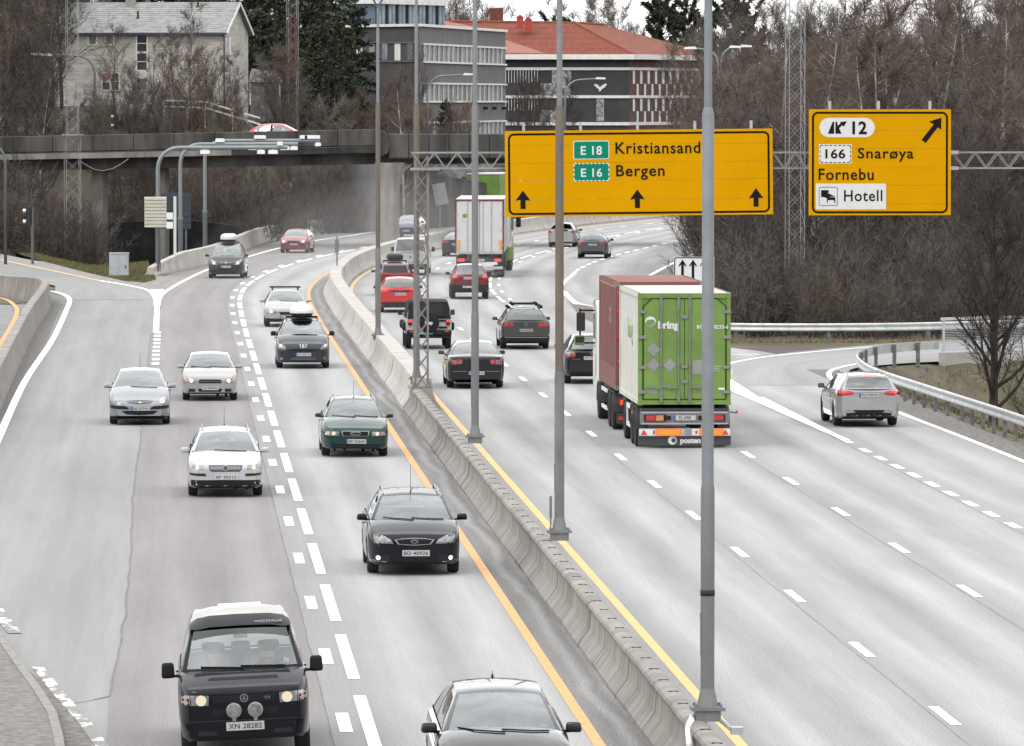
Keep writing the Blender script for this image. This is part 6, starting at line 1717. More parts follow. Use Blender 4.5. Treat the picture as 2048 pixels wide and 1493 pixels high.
    def rails(s, m=None, bars=False, r=.014):
        x0, x1 = s.xh - .12, s.xrh + .08; yy = s.D['yroof'] - .05
        for sg in (1, -1):
            b = MB(); z = s.zr
            b.tube([(x0, sg * yy, z + .01), (x0 - .1, sg * yy, z + .085), (x0 - .3, sg * yy, z + .095), (x1 + .3, sg * (yy - .02), z + .085), (x1 + .1, sg * (yy - .02), z + .07), (x1, sg * (yy - .02), z - .0)], r, 6); b.build('roof_rail', m or M_CHROME, s.root, smooth=True)
        if bars:
            for x in (x0 - .35, x1 + .45):
                b = MB(); b.box((x, 0, s.zr + .14), (.06, 2 * yy + .22, .035)); b.box((x, yy, s.zr + .1), (.08, .05, .1)); b.box((x, -yy, s.zr + .1), (.08, .05, .1)); b.build('roof_bar', M_PLAST, s.root)
    def roofbox(s, m, y=.0, w=.78, ln=1.9, h=.36, base=M_PLAST, x=None):
        x = x if x is not None else (s.xh + s.xrh) / 2 + .25; z = s.zr + .17; mb = MB(); secs = []
        for t, k, hh in ((0, .35, .35), (.04, .72, .6), (.14, .92, .86), (.4, 1, 1), (.75, 1, 1), (.94, .94, .8), (1, .7, .45)):
            px = x + ln / 2 - ln * t; sc = []
            for q in range(13):
                a = math.pi * q / 12; sc.append((px, y + w / 2 * k * math.copysign(abs(math.cos(a)) ** .5, math.cos(a)), z + .10 + (h - .10) * hh * math.sin(a) ** .6))
            secs.append(sc)
        mb.loft(secs, 0, caps=True); box = mb.build('roof_box', m, s.root, smooth=True, angle=60, recalc=True)
        mb = MB(); secs = []
        for t, k in ((0, .3), (.05, .7), (.15, .92), (.8, .98), (1, .7)):
            px = x + ln / 2 - ln * t + .02; secs.append([(px, y + w / 2 * k, z + .10), (px, y + w / 2 * k * .9, z), (px, y - w / 2 * k * .9, z), (px, y - w / 2 * k, z + .10)])
        mb.loft(secs, close=True, caps=True); mb.build('box_base', base, box, recalc=True)
        for xx in (x + .45, x - .45):
            b = MB(); b.box((xx, 0, z - .05), (.06, 1.1, .04)); b.build('roof_bar', M_PLAST, s.root)
    def antenna(s, x=None, h=.5, lean=-.25, y=0):
        x = x if x is not None else s.xh - .12; z = s.zr + s.D['crown']; b = MB(); b.tube([(x, y, z - .01), (x - .02, y, z + .03)], [.02, .012], 6); b.tube([(x - .02, y, z + .03), (x + lean * h, y, z + h)], [.006, .003], 5); b.build('antenna', M_PLAST, s.root)
    def wipers(s, n=2):
        D = s.D
        for y0, y1 in (((.60, -.02), (.02, -.58)) if n == 2 else ((.5, -.25),)):
            b = MB(); pts = []
            for t in (0, .33, .66, 1):
                yy = y0 + (y1 - y0) * t; f = .05 + .03 * t
                h = s.bvh.ray_cast(Vector((6, yy, D['zc'] + .025 + .025 * t)), Vector((-1, 0, 0)))[0]
                if h is None: continue
                pts.append(h + Vector((.012, 0, .012)))
            if len(pts) > 1: b.tube(pts, .011, 5); b.build('wiper', M_PLAST, s.root)
    def sidepatch(s, name, poly, m, sg, off=.004):
        bm = bmesh.new(); vs = [bm.verts.new((x, 0, z)) for x, z in poly]; f = bm.faces.new(vs); bmesh.ops.triangulate(bm, faces=[f])
        for _ in range(5):
            lg = [e for e in bm.edges if e.calc_length() > .12]
            if not lg: break
            bmesh.ops.subdivide_edges(bm, edges=lg, cuts=1); bmesh.ops.triangulate(bm, faces=bm.faces)
        for v in bm.verts:
            h = s.bvh.ray_cast(Vector((v.co.x, sg * 3, v.co.z)), Vector((0, -sg, 0)))[0]
            v.co.y = (h.y if h is not None else sg * s.hw * .95) + sg * off
        bmesh.ops.recalc_face_normals(bm, faces=bm.faces)
        me = bpy.data.meshes.new(name); bm.to_mesh(me); bm.free(); me.materials.append(m); me.polygons.foreach_set('use_smooth', [True] * len(me.polygons))
        return link(name, me, s.root)
    def doors(s):
        zb = s.D['zsill'] + .10; mid = (s.xh + s.xrh) / 2 + .05
        for sg in (1, -1):
            for (a, b) in ((s.xc - .12, mid + .012), (mid - .012, max(s.xra + .30, mid - .95))):
                zt = s.top((a + b) / 2) - .07
                if a - b < .3: continue
                d = s.sidepatch('door', [(a, zb), (a, zt), (b, zt), (b, zb)], s.paint, sg)
                z = s.top(b) - .17; y = s.bvh.ray_cast(Vector((b + .16, sg * 3, z)), Vector((0, -sg, 0)))[0]
                if y is not None:
                    h = MB(); h.box((b + .16, y.y + sg * .015, z), (.18, .035, .03)); h.build('handle', s.paint, d)

def place(px, py, Yo=None):
    p = gp(px, py); return p
def oncoming(px, py, fo_, L):
    """car centre and rotation from the spot under the middle of its front axle"""
    p = gp(px, py); s = _axis(p.y)[1]; f = Vector((-s, -1, 0)).normalized(); c = p - f * (L / 2 - fo_); return (c.x, c.y, 0.006), math.atan2(f.y, f.x)
def outgoing(px, py, fo_, wb, L):
    p = gp(px, py); s = _axis(p.y + 3)[1]; f = Vector((s, 1, 0)).normalized(); c = p + f * (L / 2 - (L - fo_ - wb)); return (c.x, c.y, .006), math.atan2(f.y, f.x)
class Tr:
    """drawing units of a front or rear view -> metres on the body"""
    def __init__(s, cx, g, sc, dz): s.a = (cx, g, sc, dz)
    def __call__(s, *pts): cx, g, sc, dz = s.a; return [((x - cx) / sc, (g - y) / sc + dz) for x, y in pts]
# ------------------------------------------------------------------ vehicles coming towards the camera
def std_lamps(c, poly, m=None, lit=None, mirror=True, off=.006, litm=None, only=None):
    o = c.patch('headlight', poly, m or M_LENS, 1, off, mirror)
    if lit:
        for i, h in enumerate(o if isinstance(o, list) else [o]):
            y, z, r = lit; sg = 1 if i == 0 else -1
            c.patch('lamp_bulb', circ(sg * y, z, r), litm or M_LAMP, 1, off + .006, parent=h)
    return o
def grille_slats(c, poly, n, frame=None, m_slat=None, d=1, inner=.9, off=.008, m_in=None):
    if frame: c.patch('grille_frame', poly, frame, d, off - .003); p2 = shrink(poly, inner, inner - .1)
    else: p2 = poly
    g = c.patch('grille', p2, m_in or M_PLAST, d, off)
    ys_ = [p[0] for p in p2]; zs = [p[1] for p in p2]; z0, z1 = min(zs), max(zs)
    def span(z):
        xs = []
        for i in range(len(p2)):
            a, b = p2[i], p2[(i + 1) % len(p2)]
            if (a[1] > z) != (b[1] > z): xs.append(a[0] + (b[0] - a[0]) * (z - a[1]) / (b[1] - a[1]))
        return (min(xs), max(xs)) if len(xs) >= 2 else None
    for k in range(n):
        z = z0 + (z1 - z0) * (k + 1) / (n + 1); sp = span(z)
        if sp: c.patch('grille_slat', rect(sp[0] + .008, z - .006, sp[1] - .008, z + .006), m_slat or M_CHROME, d, off + .006, parent=g, skirt=.01)
    return g
def badge_vw(c, y, z, r, d=1, off=.02):
    b = c.patch('badge', circ(y, z, r, 20), M_CHROME, d, off); c.patch('badge_inner', circ(y, z, r * .82, 20), M_TRIM, d, off + .003, parent=b)
    x = c.hit(y, z, d)[0].x + d * (off + .006)
    for txt, dz, sz in (('V', r * .32, r * .95), ('W', -r * .26, r * 1.0)): lettering(txt, sz, M_CHROME, b, (x, y, z + dz), (R(90), 0, R(90) * d), bold=.01 * r)
    return b
def badge_oval(c, y, z, rx, rz, d=1, off=.02, m=None):
    b = c.patch('badge', circ(y, z, rx, 18, rz), M_CHROME, d, off); c.patch('badge_inner', circ(y, z, rx * .8, 18, rz * .76), m or M_TRIM, d, off + .003, parent=b); return b

# 1 black camper van with white raised roof
t = Tr(728, 1560, 676, .05)
dm = dict(L=4.79, W=1.84, H=1.80, wb=2.92, fo=.93, rw=.325, zn=1.02, zc=1.20, dc=.74, dh=1.28, zr=1.76, drh=4.55, drb=4.72, zrb=1.15, yroof=.70, zsill=.26, nose=.86, tail=.93, nose_r=.10, hoodc=.03, ybelt=.945, crown=.03, bulge=.16, sq=2.6, pillars=[(.25, .07), (-1.05, .06)], seatz=-.10)
pos, rz = oncoming(492.6, 1507, dm['fo'], dm['L'])
P_BLK = paint('black', (.005, .0054, .009), .1, .3, .5)
van = Car('camper_van', 'black camper van with white raised roof and two round auxiliary lamps', 'van', pos, rz, dm, P_BLK, roll=R(2.7))
c = van
DRIVEN = [(van, 'black camper van', True)]
h = t((1060, 975), (1220, 962), (1240, 1065), (1062, 1085)); ho = [(abs(a), b) for a, b in h]
hl = [(.50, .775), (.74, .785), (.75, .93), (.49, .915)]
std_lamps(c, hl, M_LENS, (.60, .85, .075)); c.patch('indicator', [(.755, .785), (.88, .80), (.885, .93), (.76, .932)], M_AMBERP, 1, .007, True)
grille_slats(c, [(-.48, .91), (.48, .91), (.42, .80), (-.42, .80)], 4, None, M_TRIM)
badge_vw(c, 0, .862, .058)
x = c.hit(.3, .85, 1)[0].x; lettering('TDI', .055, M_CHROME, c.root, (x + .025, .32, .855), (R(90), 0, R(90)))
for y in (-.15, .15):
    fx = c.hit(y, .72, 1)[0].x + .02; f = MB(); f.tube([(fx - .03, y, .70), (fx + .05, y, .70)], [.085, .108], 24); fo_ = f.build('auxiliary_lamp', M_CHROME, c.root, smooth=True, angle=40)
    f = MB(); f.tube([(fx + .052, y, .70), (fx + .060, y, .70)], [.098, .09], 24); f.build('lens', M_LENS, fo_, smooth=True, angle=40)
    f = MB(); f.tube([(fx + .061, y, .70), (fx + .066, y, .70)], [.03, .028], 14); f.build('lamp_bulb', M_LENSD, fo_)
    f = MB(); f.box((fx, y, .575), (.04, .05, .06)); f.build('lamp_bracket', M_CHROME, fo_)
c.patch('bumper_intake', [(-.46, .63), (.46, .63), (.46, .72), (-.46, .72)], M_PLAST, 1, .006)
c.patch('bumper_edge', [(-.90, .545), (.90, .545), (.90, .565), (-.90, .565)], M_TRIM, 1, .03)
c.patch('bumper_panel', [(-.89, .33), (.89, .33), (.90, .535), (-.90, .535)], P_BLK, 1, .03)
c.patch('fog_lamp_cover', [(.40, .36), (.66, .36), (.66, .42), (.40, .42)], M_TRIM, 1, .036, True)
c.plate('XN 28282', .475, 1, 0, .53, .118, blue=False, extra=.03)
fl = c.patch('plate_seal', rect(-.115, .462, -.102, .492), M_SRED, 1, .054)
c.patch('hood_vent', [(-.50, 1.10), (.50, 1.10), (.47, 1.135), (-.46, 1.135)], M_PLAST, 1, .004)
c.mirrors(1.22, M_PLAST, (.12, .19, .22), .18, .16); c.wipers(); c.doors()
# raised roof: dark front lip with maker's lettering, white top
mb = MB(); secs = []
rw_ = .74
for (x, z0, z1, w) in ((c.xh + .17, 1.76, 1.77, .71), (c.xh + .05, 1.765, 1.85, .72), (c.xh - .09, 1.77, 1.915, .70), (-1.1, 1.77, 1.875, .66), (-2.15, 1.77, 1.80, .63)):
    secs.append([(x, w, z0), (x, w - .01, z0 + (z1 - z0) * .5), (x, w - .09, z1 - .02), (x, w * .6, z1 + .012), (x, 0, z1 + .02), (x, -w * .6, z1 + .012), (x, -w + .09, z1 - .02), (x, -w + .01, z0 + (z1 - z0) * .5), (x, -w, z0)])
mb.loft(secs[:3], 0, caps=False); fr_ = mb.build('roof_lip', P_BLK, c.root, smooth=True, angle=30, recalc=True)
mb = MB(); mb.loft(secs[2:], 0, caps=True); tp_ = mb.build('raised_roof', mat('roof_white', (.5, .5, .49), .4, coat=.5, var=.03), c.root, smooth=True, angle=30, recalc=True)
hb = MB(); hb.box((-1.25, .02, 1.876), (.9, .62, .012)); hb.build('roof_hatch', mat('roof_white', (.82, .82, .80)), tp_)
lettering('WESTFALIA', .07, M_CHROME, fr_, (c.xh + .105, .40, 1.825), (R(40), 0, R(90)), sx=1.1)
st_ = MB(); st_.box((c.xc - .02, .62, 1.30), (.02, .08, .06)); st_.build('sticker', M_PLATE, c.root)

# 2 dark hatchback cut by the lower picture edge
dm = dict(L=4.62, W=1.77, H=1.47, wb=2.75, fo=.93, zn=.76, zc=.97, dc=1.12, dh=2.02, drh=4.0, drb=4.42, zrb=1.04, yroof=.565, ybelt=.90, nose=.70, hoodc=.075)
pos, rz = oncoming(1006, 1617, dm['fo'], dm['L'])
P_DGR = paint('dark_metallic', (.014, .014, .017), .2, .3)
c = Car('hatchback_car', 'dark grey car cut off by the lower picture edge', 'car', pos, rz, dm, P_DGR)
DRIVEN.append((c, 'dark grey car at the lower edge', False))
std_lamps(c, [(.52, .64), (.80, .70), (.82, .80), (.62, .76)], M_LENS, (.68, .71, .04)); grille_slats(c, [(-.40, .56), (.40, .56), (.45, .66), (-.45, .66)], 3)
c.plate('BD 55102', .46); c.mirrors(1.01, P_DGR, (.12, .22, .14), .15, .24); c.wipers(); c.doors(); c.antenna(c.xrh + .2, .08, -.3)
st_ = MB(); st_.box((c.xc - .13, .55, 1.045), (.01, .10, .04)); st_.build('sticker', M_PLATE, c.root)

# 3 dark estate
t = Tr(938, 1385, 747, .06)
dm = dict(L=4.80, W=1.81, H=1.50, wb=2.75, fo=.92, zn=.80, zc=1.00, dc=1.12, dh=1.98, drh=4.35, drb=4.68, zrb=1.04, yroof=.60, nose=.76, hoodc=.06)
pos, rz = oncoming(825.6, 1145.5, dm['fo'], dm['L'])
P_NAVY = paint('dark_navy', (.006, .0065, .012), .1, .28, .65)
c = Car('estate_car', 'dark navy estate with roof rails and lit round fog lamps', 'car', pos, rz, dm, P_NAVY)
DRIVEN.append((c, 'dark navy estate', False))
hl = t((1240, 968), (1285, 905), (1395, 850), (1525, 828), (1525, 962))
o = std_lamps(c, hl, M_LENS)
for sg in (1, -1):
    for (yy, zz, r) in ((t((1425, 905))[0][0], t((1425, 905))[0][1], .055), (t((1330, 920))[0][0], t((1330, 920))[0][1], .035)): c.patch('lamp_reflector', circ(sg * yy, zz, r), M_LENSD, 1, .011, parent=o[0 if sg > 0 else 1])
grille_slats(c, t((650, 912), (790, 892), (938, 886), (1090, 892), (1226, 912), (1170, 980), (938, 995), (705, 980)), 5, M_CHROME, M_TRIM, inner=.93)
badge_oval(c, 0, t((938, 938))[0][1], .072, .034)
c.patch('lower_grille', t((640, 1155), (1236, 1155), (1275, 1245), (600, 1245)), M_PLAST, 1, .006)
for k in range(4): c.patch('grille_slat', t((640, 1170 + k * 20), (1236, 1170 + k * 20), (1240, 1176 + k * 20), (636, 1176 + k * 20)), M_TRIM, 1, .012, skirt=.008)
for sg in (1, -1):
    y, z = t((1462, 1172))[0]; c.patch('fog_recess', [(sg * (y - .22), z - .07), (sg * (y + .09), z - .06), (sg * (y + .08), z + .06), (sg * (y - .22), z + .05)], M_TRIM, 1, .005); c.patch('fog_lamp', circ(sg * y, z, .043), M_LAMPW, 1, .012)
    c.patch('bumper_lip', [(sg * (y - .16), z - .085), (sg * (y + .15), z - .06), (sg * (y + .15), z - .045), (sg * (y - .16), z - .07)], M_CHROME, 1, .009)
c.plate('BD 40926', t((960, 1105))[0][1], 1, .03, .53, .115, blue=False); c.mirrors(1.06, P_NAVY, (.12, .21, .13), .14, .22); c.rails(M_CHROME); c.antenna(None, .55, -.08); c.wipers(); c.doors()

# 4 white estate
t = Tr(938, 1410, 814, .055)
dm = dict(L=4.68, W=1.75, H=1.49, wb=2.70, fo=.93, zn=.77, zc=.985, dc=1.15, dh=1.98, drh=4.25, drb=4.6, zrb=1.03, yroof=.585, nose=.80, hoodc=.05)
pos, rz = oncoming(450.5, 991, dm['fo'], dm['L'])
P_WHT = paint('white', (.34, .348, .365), .05, .35)
c = Car('estate_car', 'white estate with roof rails and chrome slatted grille', 'car', pos, rz, dm, P_WHT)
DRIVEN.append((c, 'white estate', False))
std_lamps(c, t((1350, 842), (1570, 832), (1612, 920), (1338, 938)), M_LENS, (t((1470, 895))[0][0], t((1470, 895))[0][1], .05))
grille_slats(c, t((622, 852), (1254, 852), (1236, 935), (1200, 968), (676, 968), (640, 935)), 4, M_TRIM, M_CHROME, inner=.97)
badge_vw(c, 0, t((938, 905))[0][1], .062)
c.patch('bumper_strip', t((1318, 1004), (1622, 1000), (1616, 1040), (1306, 1052)), M_TRIM, 1, .012, True)
c.patch('lower_bumper', t((300, 1128), (1576, 1128), (1620, 1175), (1640, 1262), (236, 1262), (256, 1175)), M_PLAST, 1, .008)
for k in range(3): c.patch('grille_slat', t((640, 1160 + 30 * k), (1236, 1160 + 30 * k), (1236, 1168 + 30 * k), (640, 1168 + 30 * k)), M_TRIM, 1, .014, skirt=.008)
c.plate('BP 90310', t((950, 1072))[0][1], 1, .02, .53, .112, blue=False, m=mat('plate_dusty', (.42, .41, .39), .6))
c.mirrors(1.03, P_WHT, (.12, .19, .12), .13, .22); c.rails(M_CHROME); c.antenna(c.xrh + .3, .5, -.05); c.wipers(1); c.doors()

# 5 dark green estate
t = Tr(945, 1405, 844, .05)
dm = dict(L=4.50, W=1.73, H=1.45, wb=2.62, fo=.90, zn=.755, zc=.965, dc=1.15, dh=1.95, drh=4.0, drb=4.4, zrb=1.0, yroof=.565, nose=.78, hoodc=.055)
pos, rz = oncoming(708.6, 911.7, dm['fo'], dm['L'])
P_GRN = paint('dark_green', (.005, .030, .024), .15, .3)
c = Car('estate_car', 'dark green estate with chrome framed grille', 'car', pos, rz, dm, P_GRN, roll=R(-.6))
DRIVEN.append((c, 'dark green estate', True))
std_lamps(c, t((1308, 893), (1500, 887), (1505, 978), (1298, 985)), M_LENS, (t((1420, 935))[0][0], t((1420, 935))[0][1], .05))
c.patch('indicator', t((1507, 887), (1575, 895), (1612, 968), (1510, 978)), M_AMBERP, 1, .007, True)
grille_slats(c, t((648, 875), (1242, 875), (1235, 970), (1205, 992), (685, 992), (655, 970)), 5, M_CHROME, M_TRIM, inner=.95)
for k in range(4):
    y, z = t((945 - 70 + k * 47, 932))[0]; b = c.patch('badge_ring', circ(y, z, .046, 18), M_CHROME, 1, .02); c.patch('ring_inner', circ(y, z, .033, 18), M_PLAST, 1, .021 + .001 * k, parent=b)
c.plate('BP 23649', t((960, 1103))[0][1], 1, .02, .52, .115); c.patch('lower_grille', t((400, 1155), (1500, 1158), (1460, 1215), (430, 1215)), M_PLAST, 1, .006)
c.patch('bumper_crease', t((270, 990), (1620, 995), (1620, 1003), (270, 998)), M_TRIM, 1, .004)
c.mirrors(1.02, P_GRN, (.12, .18, .11), .13, .22); c.rails(M_CHROME); c.antenna(None, .45, -.1); c.wipers(); c.doors()

# 6 silver hatchback
t = Tr(578, 1080, 500, .05)
dm = dict(L=4.21, W=1.735, H=1.51, wb=2.61, fo=.88, zn=.72, zc=1.0, dc=1.02, dh=1.98, drh=3.75, drb=4.08, zrb=1.06, yroof=.57, nose=.74, hoodc=.07, nose_r=.2)
pos, rz = oncoming(279.7, 848, dm['fo'], dm['L'])
P_SIL = paint('silver_blue', (.22, .23, .25), .35, .35)
c = Car('hatchback_car', 'silver hatchback with dark bumper strips driving in the slip lane', 'car', pos, rz, dm, P_SIL)
DRIVEN.append((c, 'silver hatchback', False))
hl = t((205, 722), (242, 706), (312, 762), (372, 818), (290, 822), (215, 795)); hl = mir(hl)
o = std_lamps(c, hl, M_LENS); y, z = t((248, 762))[0]; c.patch('lamp_reflector', circ(y, z, .06), M_LENSD, 1, .011, parent=o[1]); c.patch('lamp_bulb', circ(-y - .02, z, .065), M_LAMPW, 1, .011, parent=o[0])
grille_slats(c, t((388, 768), (480, 760), (578, 758), (676, 760), (768, 768), (720, 800), (578, 808), (436, 800)), 2, None, M_CHROME)
lion = t((568, 770), (588, 768), (594, 780), (602, 778), (604, 790), (592, 800), (586, 792), (572, 800), (566, 786)); c.patch('badge', lion, M_CHROME, 1, .02)
c.patch('bumper_strip', mir(t((160, 826), (380, 836), (430, 868), (415, 884), (165, 872))), M_TRIM, 1, .012, True)
c.patch('lower_grille', t((318, 903), (838, 903), (770, 952), (578, 966), (386, 952)), M_PLAST, 1, .006)
c.patch('lip', t((168, 992), (990, 992), (975, 1026), (190, 1026)), M_TRIM, 1, .008)
c.plate('BS 27742', t((590, 873))[0][1], 1, .02, .52, .108); c.mirrors(1.06, P_SIL, (.12, .19, .12), .13, .2); c.antenna(c.xrh + .4, .42, -.05); c.wipers(1); c.doors()

# 7 pale silver saloon
t = Tr(1535, 750, 458, .045)
dm = dict(L=4.60, W=1.70, H=1.41, wb=2.65, fo=.92, zn=.75, zc=.95, dc=1.18, dh=1.95, drh=3.35, drb=3.9, zrb=.99, ztail=.97, yroof=.57, nose=.82, hoodc=.045, tside=.2)
pos, rz = oncoming(419.8, 800, dm['fo'], dm['L'])
P_SLV = paint('pale_silver', (.26, .256, .245), .25, .38)
c = Car('saloon_car', 'pale silver saloon with slim oval grille in the bus lane', 'car', pos, rz, dm, P_SLV)
DRIVEN.append((c, 'pale silver saloon', False))
std_lamps(c, t((1748, 462), (1780, 450), (1885, 448), (1902, 518), (1736, 520)), M_LENS, (t((1795, 487))[0][0], t((1795, 487))[0][1], .055), litm=M_LAMPW)
c.patch('indicator', t((1850, 455), (1885, 455), (1896, 510), (1858, 510)), M_AMBER, 1, .011, True)
grille_slats(c, t((1368, 495), (1392, 470), (1678, 470), (1704, 495), (1686, 522), (1384, 522)), 1, None, M_CHROME); badge_oval(c, 0, t((1535, 496))[0][1], .04, .022)
c.patch('lower_grille', t((1365, 600), (1705, 600), (1690, 642), (1380, 642)), M_PLAST, 1, .006); c.patch('fog_recess', t((1740, 600), (1870, 598), (1840, 640), (1745, 645)), M_TRIM, 1, .006, True)
c.plate('JD 80067', t((1540, 594))[0][1], 1, .01, .50, .11, blue=False); c.mirrors(1.0, P_SLV, (.11, .19, .11), .13, .2); c.wipers(); c.doors()

# 8 dark blue-grey people carrier with roof box
t = Tr(690, 1420, 467, .05)
dm = dict(L=4.53, W=1.84, H=1.62, wb=2.73, fo=.95, rw=.33, zn=.86, zc=1.10, dc=.98, dh=1.95, drh=4.1, drb=4.4, zrb=1.14, yroof=.60, nose=.72, hoodc=.07, nose_r=.2)
pos, rz = oncoming(605.5, 736, dm['fo'], dm['L'])
P_BGR = paint('blue_grey', (.020, .023, .034), .25, .3)
c = Car('people_carrier', 'dark blue grey people carrier with a white topped roof box', 'car', pos, rz, dm, P_BGR)
DRIVEN.append((c, 'blue grey people carrier', False))
o = std_lamps(c, t((1082, 990), (1102, 1060), (1088, 1150), (965, 1160), (975, 1105), (1025, 1035)), M_LENS, (t((1045, 1075))[0][0], t((1045, 1075))[0][1], .055))
c.patch('lamp_trim', t((968, 1145), (1085, 1120), (1082, 1140), (970, 1160)), M_TRIM, 1, .012, True)
c.patch('badge', t((628, 1050), (752, 1050), (738, 1100), (690, 1114), (642, 1100)), M_CHROME, 1, .02); c.patch('badge_inner', t((645, 1056), (735, 1056), (724, 1095), (690, 1104), (656, 1095)), M_TRIM, 1, .023)
c.patch('badge_lion', t((675, 1062), (700, 1060), (708, 1075), (700, 1096), (684, 1098), (672, 1082)), M_CHROME, 1, .026)
c.patch('grille', t((470, 1130), (910, 1130), (885, 1164), (495, 1164)), M_PLAST, 1, .008)
g = c.patch('lower_grille', t((480, 1255), (900, 1255), (880, 1308), (500, 1308)), M_PLAST, 1, .008)
for k in range(3): c.patch('grille_slat', t((490, 1268 + 14 * k), (890, 1268 + 14 * k), (890, 1272 + 14 * k), (490, 1272 + 14 * k)), M_CHROME, 1, .013, parent=g, skirt=.008)
for sg in (1, -1):
    y, z = t((1035, 1282))[0]; c.patch('fog_lamp', circ(sg * y, z, .05), M_LENS, 1, .012)
c.plate('CF 38114', t((700, 1217))[0][1], 1, .01, .52, .11); c.mirrors(1.17, M_PLAST, (.12, .19, .16), .15, .22); c.rails(M_TRIM); c.roofbox(mat('roof_box_white', (.5, .5, .49), .4), 0, .82, 1.8, .38); c.wipers(1); c.doors()

# 9 silver estate with roof bars
t = Tr(445, 755, 400, .045)
dm = dict(L=4.52, W=1.77, H=1.46, wb=2.64, fo=.90, zn=.76, zc=.98, dc=1.15, dh=1.98, drh=4.0, drb=4.4, zrb=1.02, yroof=.575, nose=.78, hoodc=.06)
pos, rz = oncoming(572, 653.5, dm['fo'], dm['L'])
P_SL2 = paint('silver', (.28, .28, .275), .25, .38)
c = Car('estate_car', 'silver white estate with black roof bars behind the people carrier', 'car', pos, rz, dm, P_SL2, lower=3)
std_lamps(c, mir(t((135, 520), (165, 490), (268, 492), (300, 535), (285, 560), (150, 548))), M_LENSD, (-t((200, 522))[0][0], t((200, 522))[0][1], .055), litm=M_LAMPW)
grille_slats(c, t((328, 528), (562, 528), (540, 575), (350, 575)), 4, M_TRIM, M_TRIM); c.patch('lower_grille', t((320, 645), (570, 645), (560, 690), (330, 690)), M_PLAST, 1, .006)
c.patch('fog_recess', mir(t((190, 640), (300, 642), (300, 685), (205, 680))), M_TRIM, 1, .006, True); c.plate('BR 14430', t((445, 612))[0][1]); c.mirrors(1.03, P_SL2, (.11, .2, .12), .14, .2); c.rails(M_TRIM, bars=True); c.wipers(1)

# 10 dark people carrier with pale roof box
dm = dict(L=4.85, W=1.87, H=1.74, wb=2.87, fo=.95, rw=.33, zn=.86, zc=1.12, dc=.85, dh=1.85, drh=4.4, drb=4.75, zrb=1.15, yroof=.64, nose=.76, hoodc=.06, nose_r=.2)
pos, rz = oncoming(453.5, 556.5, dm['fo'], dm['L'])
P_CHAR = paint('charcoal', (.016, .016, .018), .2, .35)
c = Car('people_carrier', 'dark people carrier with a pale roof box in the far bus lane', 'car', pos, rz, dm, P_CHAR)
std_lamps(c, [(.44, .70), (.66, .70), (.82, .90), (.80, .98), (.70, .95), (.52, .84)], M_LENS, (.62, .80, .05), litm=M_LAMPW); grille_slats(c, [(-.38, .76), (.38, .76), (.40, .85), (-.40, .85)], 2)
c.patch('badge', [(-.035, .80), (0, .74), (.035, .80), (0, .87)], M_CHROME, 1, .02); c.patch('lower_grille', [(-.48, .36), (.48, .36), (.5, .46), (-.5, .46)], M_PLAST, 1, .006); c.plate('BS 91027', .60); c.mirrors(1.16, P_CHAR, (.12, .22, .13), .15, .2); c.roofbox(mat('roof_box_grey', (.38, .39, .41), .4), 0, .84, 1.9, .40)

# 11 red hatchback
dm = dict(L=3.95, W=1.74, H=1.42, wb=2.47, fo=.85, zn=.76, zc=.96, dc=1.05, dh=1.85, drh=3.45, drb=3.8, zrb=1.0, yroof=.56, nose=.80)
pos, rz = oncoming(590, 506, dm['fo'], dm['L'])
P_RED = paint('red', (.17, .006, .009), .2, .3)
c = Car('hatchback_car', 'red hatchback with bright headlamps beyond the median bend', 'car', pos, rz, dm, P_RED)
std_lamps(c, [(.40, .62), (.78, .66), (.82, .78), (.60, .76), (.40, .72)], M_LENS, (.60, .69, .06), litm=M_LAMPW); grille_slats(c, [(-.34, .74), (.34, .74), (.36, .60), (.26, .40), (-.26, .40), (-.36, .60)], 4, M_TRIM, M_TRIM)
c.patch('fog_recess', [(.46, .38), (.76, .40), (.74, .54), (.48, .52)], M_PLAST, 1, .006, True); c.plate('EK 30214', .52); c.mirrors(1.0, P_RED, (.11, .18, .11), .13, .2)

# 12 blue car and 13 dark compact beyond the bridge pier
dm = dict(L=4.2, W=1.75, H=1.46, wb=2.6, fo=.88, zn=.74, zc=.97, dc=1.05, dh=1.95, drh=3.7, drb=4.05, zrb=1.03, yroof=.56, nose=.72, hoodc=.07)
pos, rz = oncoming(815, 475, dm['fo'], dm['L'])
P_BLU = paint('dark_blue', (.022, .028, .075), .3, .3)
c = Car('hatchback_car', 'dark blue car half hidden behind the bridge pier', 'car', pos, rz, dm, P_BLU)
std_lamps(c, [(.42, .60), (.80, .70), (.82, .80), (.62, .74)], M_LENS, (.64, .68, .05), litm=M_LAMPW); c.patch('grille', [(-.45, .50), (.45, .50), (.36, .60), (-.36, .60)], M_PLAST); c.plate('EL 77120', .45); c.mirrors(1.02, P_BLU)
dm = dict(L=4.1, W=1.79, H=1.56, wb=2.6, fo=.82, rw=.34, zn=.92, zc=1.06, dc=1.05, dh=1.65, drh=3.7, drb=3.98, zrb=1.1, yroof=.62, nose=.84, hoodc=.05, ybelt=.95)
pos, rz = oncoming(889, 450, dm['fo'], dm['L'])
c = Car('compact_car', 'dark compact crossover with round headlamps left of the white trailer', 'car', pos, rz, dm, P_CHAR, roof_m=paint('roof_pale', (.5, .5, .5), .2))
std_lamps(c, circ(.62, .84, .13, 14, .11), M_LENS, (.62, .83, .07), litm=M_LAMPW); grille_slats(c, [(-.42, .66), (.42, .66), (.46, .74), (.36, .84), (-.36, .84), (-.46, .74)], 3, M_CHROME); c.patch('fog_lamp', circ(.62, .52, .05), M_LAMPW, 1, .01, True); c.plate('DP 20861', .55); c.mirrors(1.1, P_CHAR)
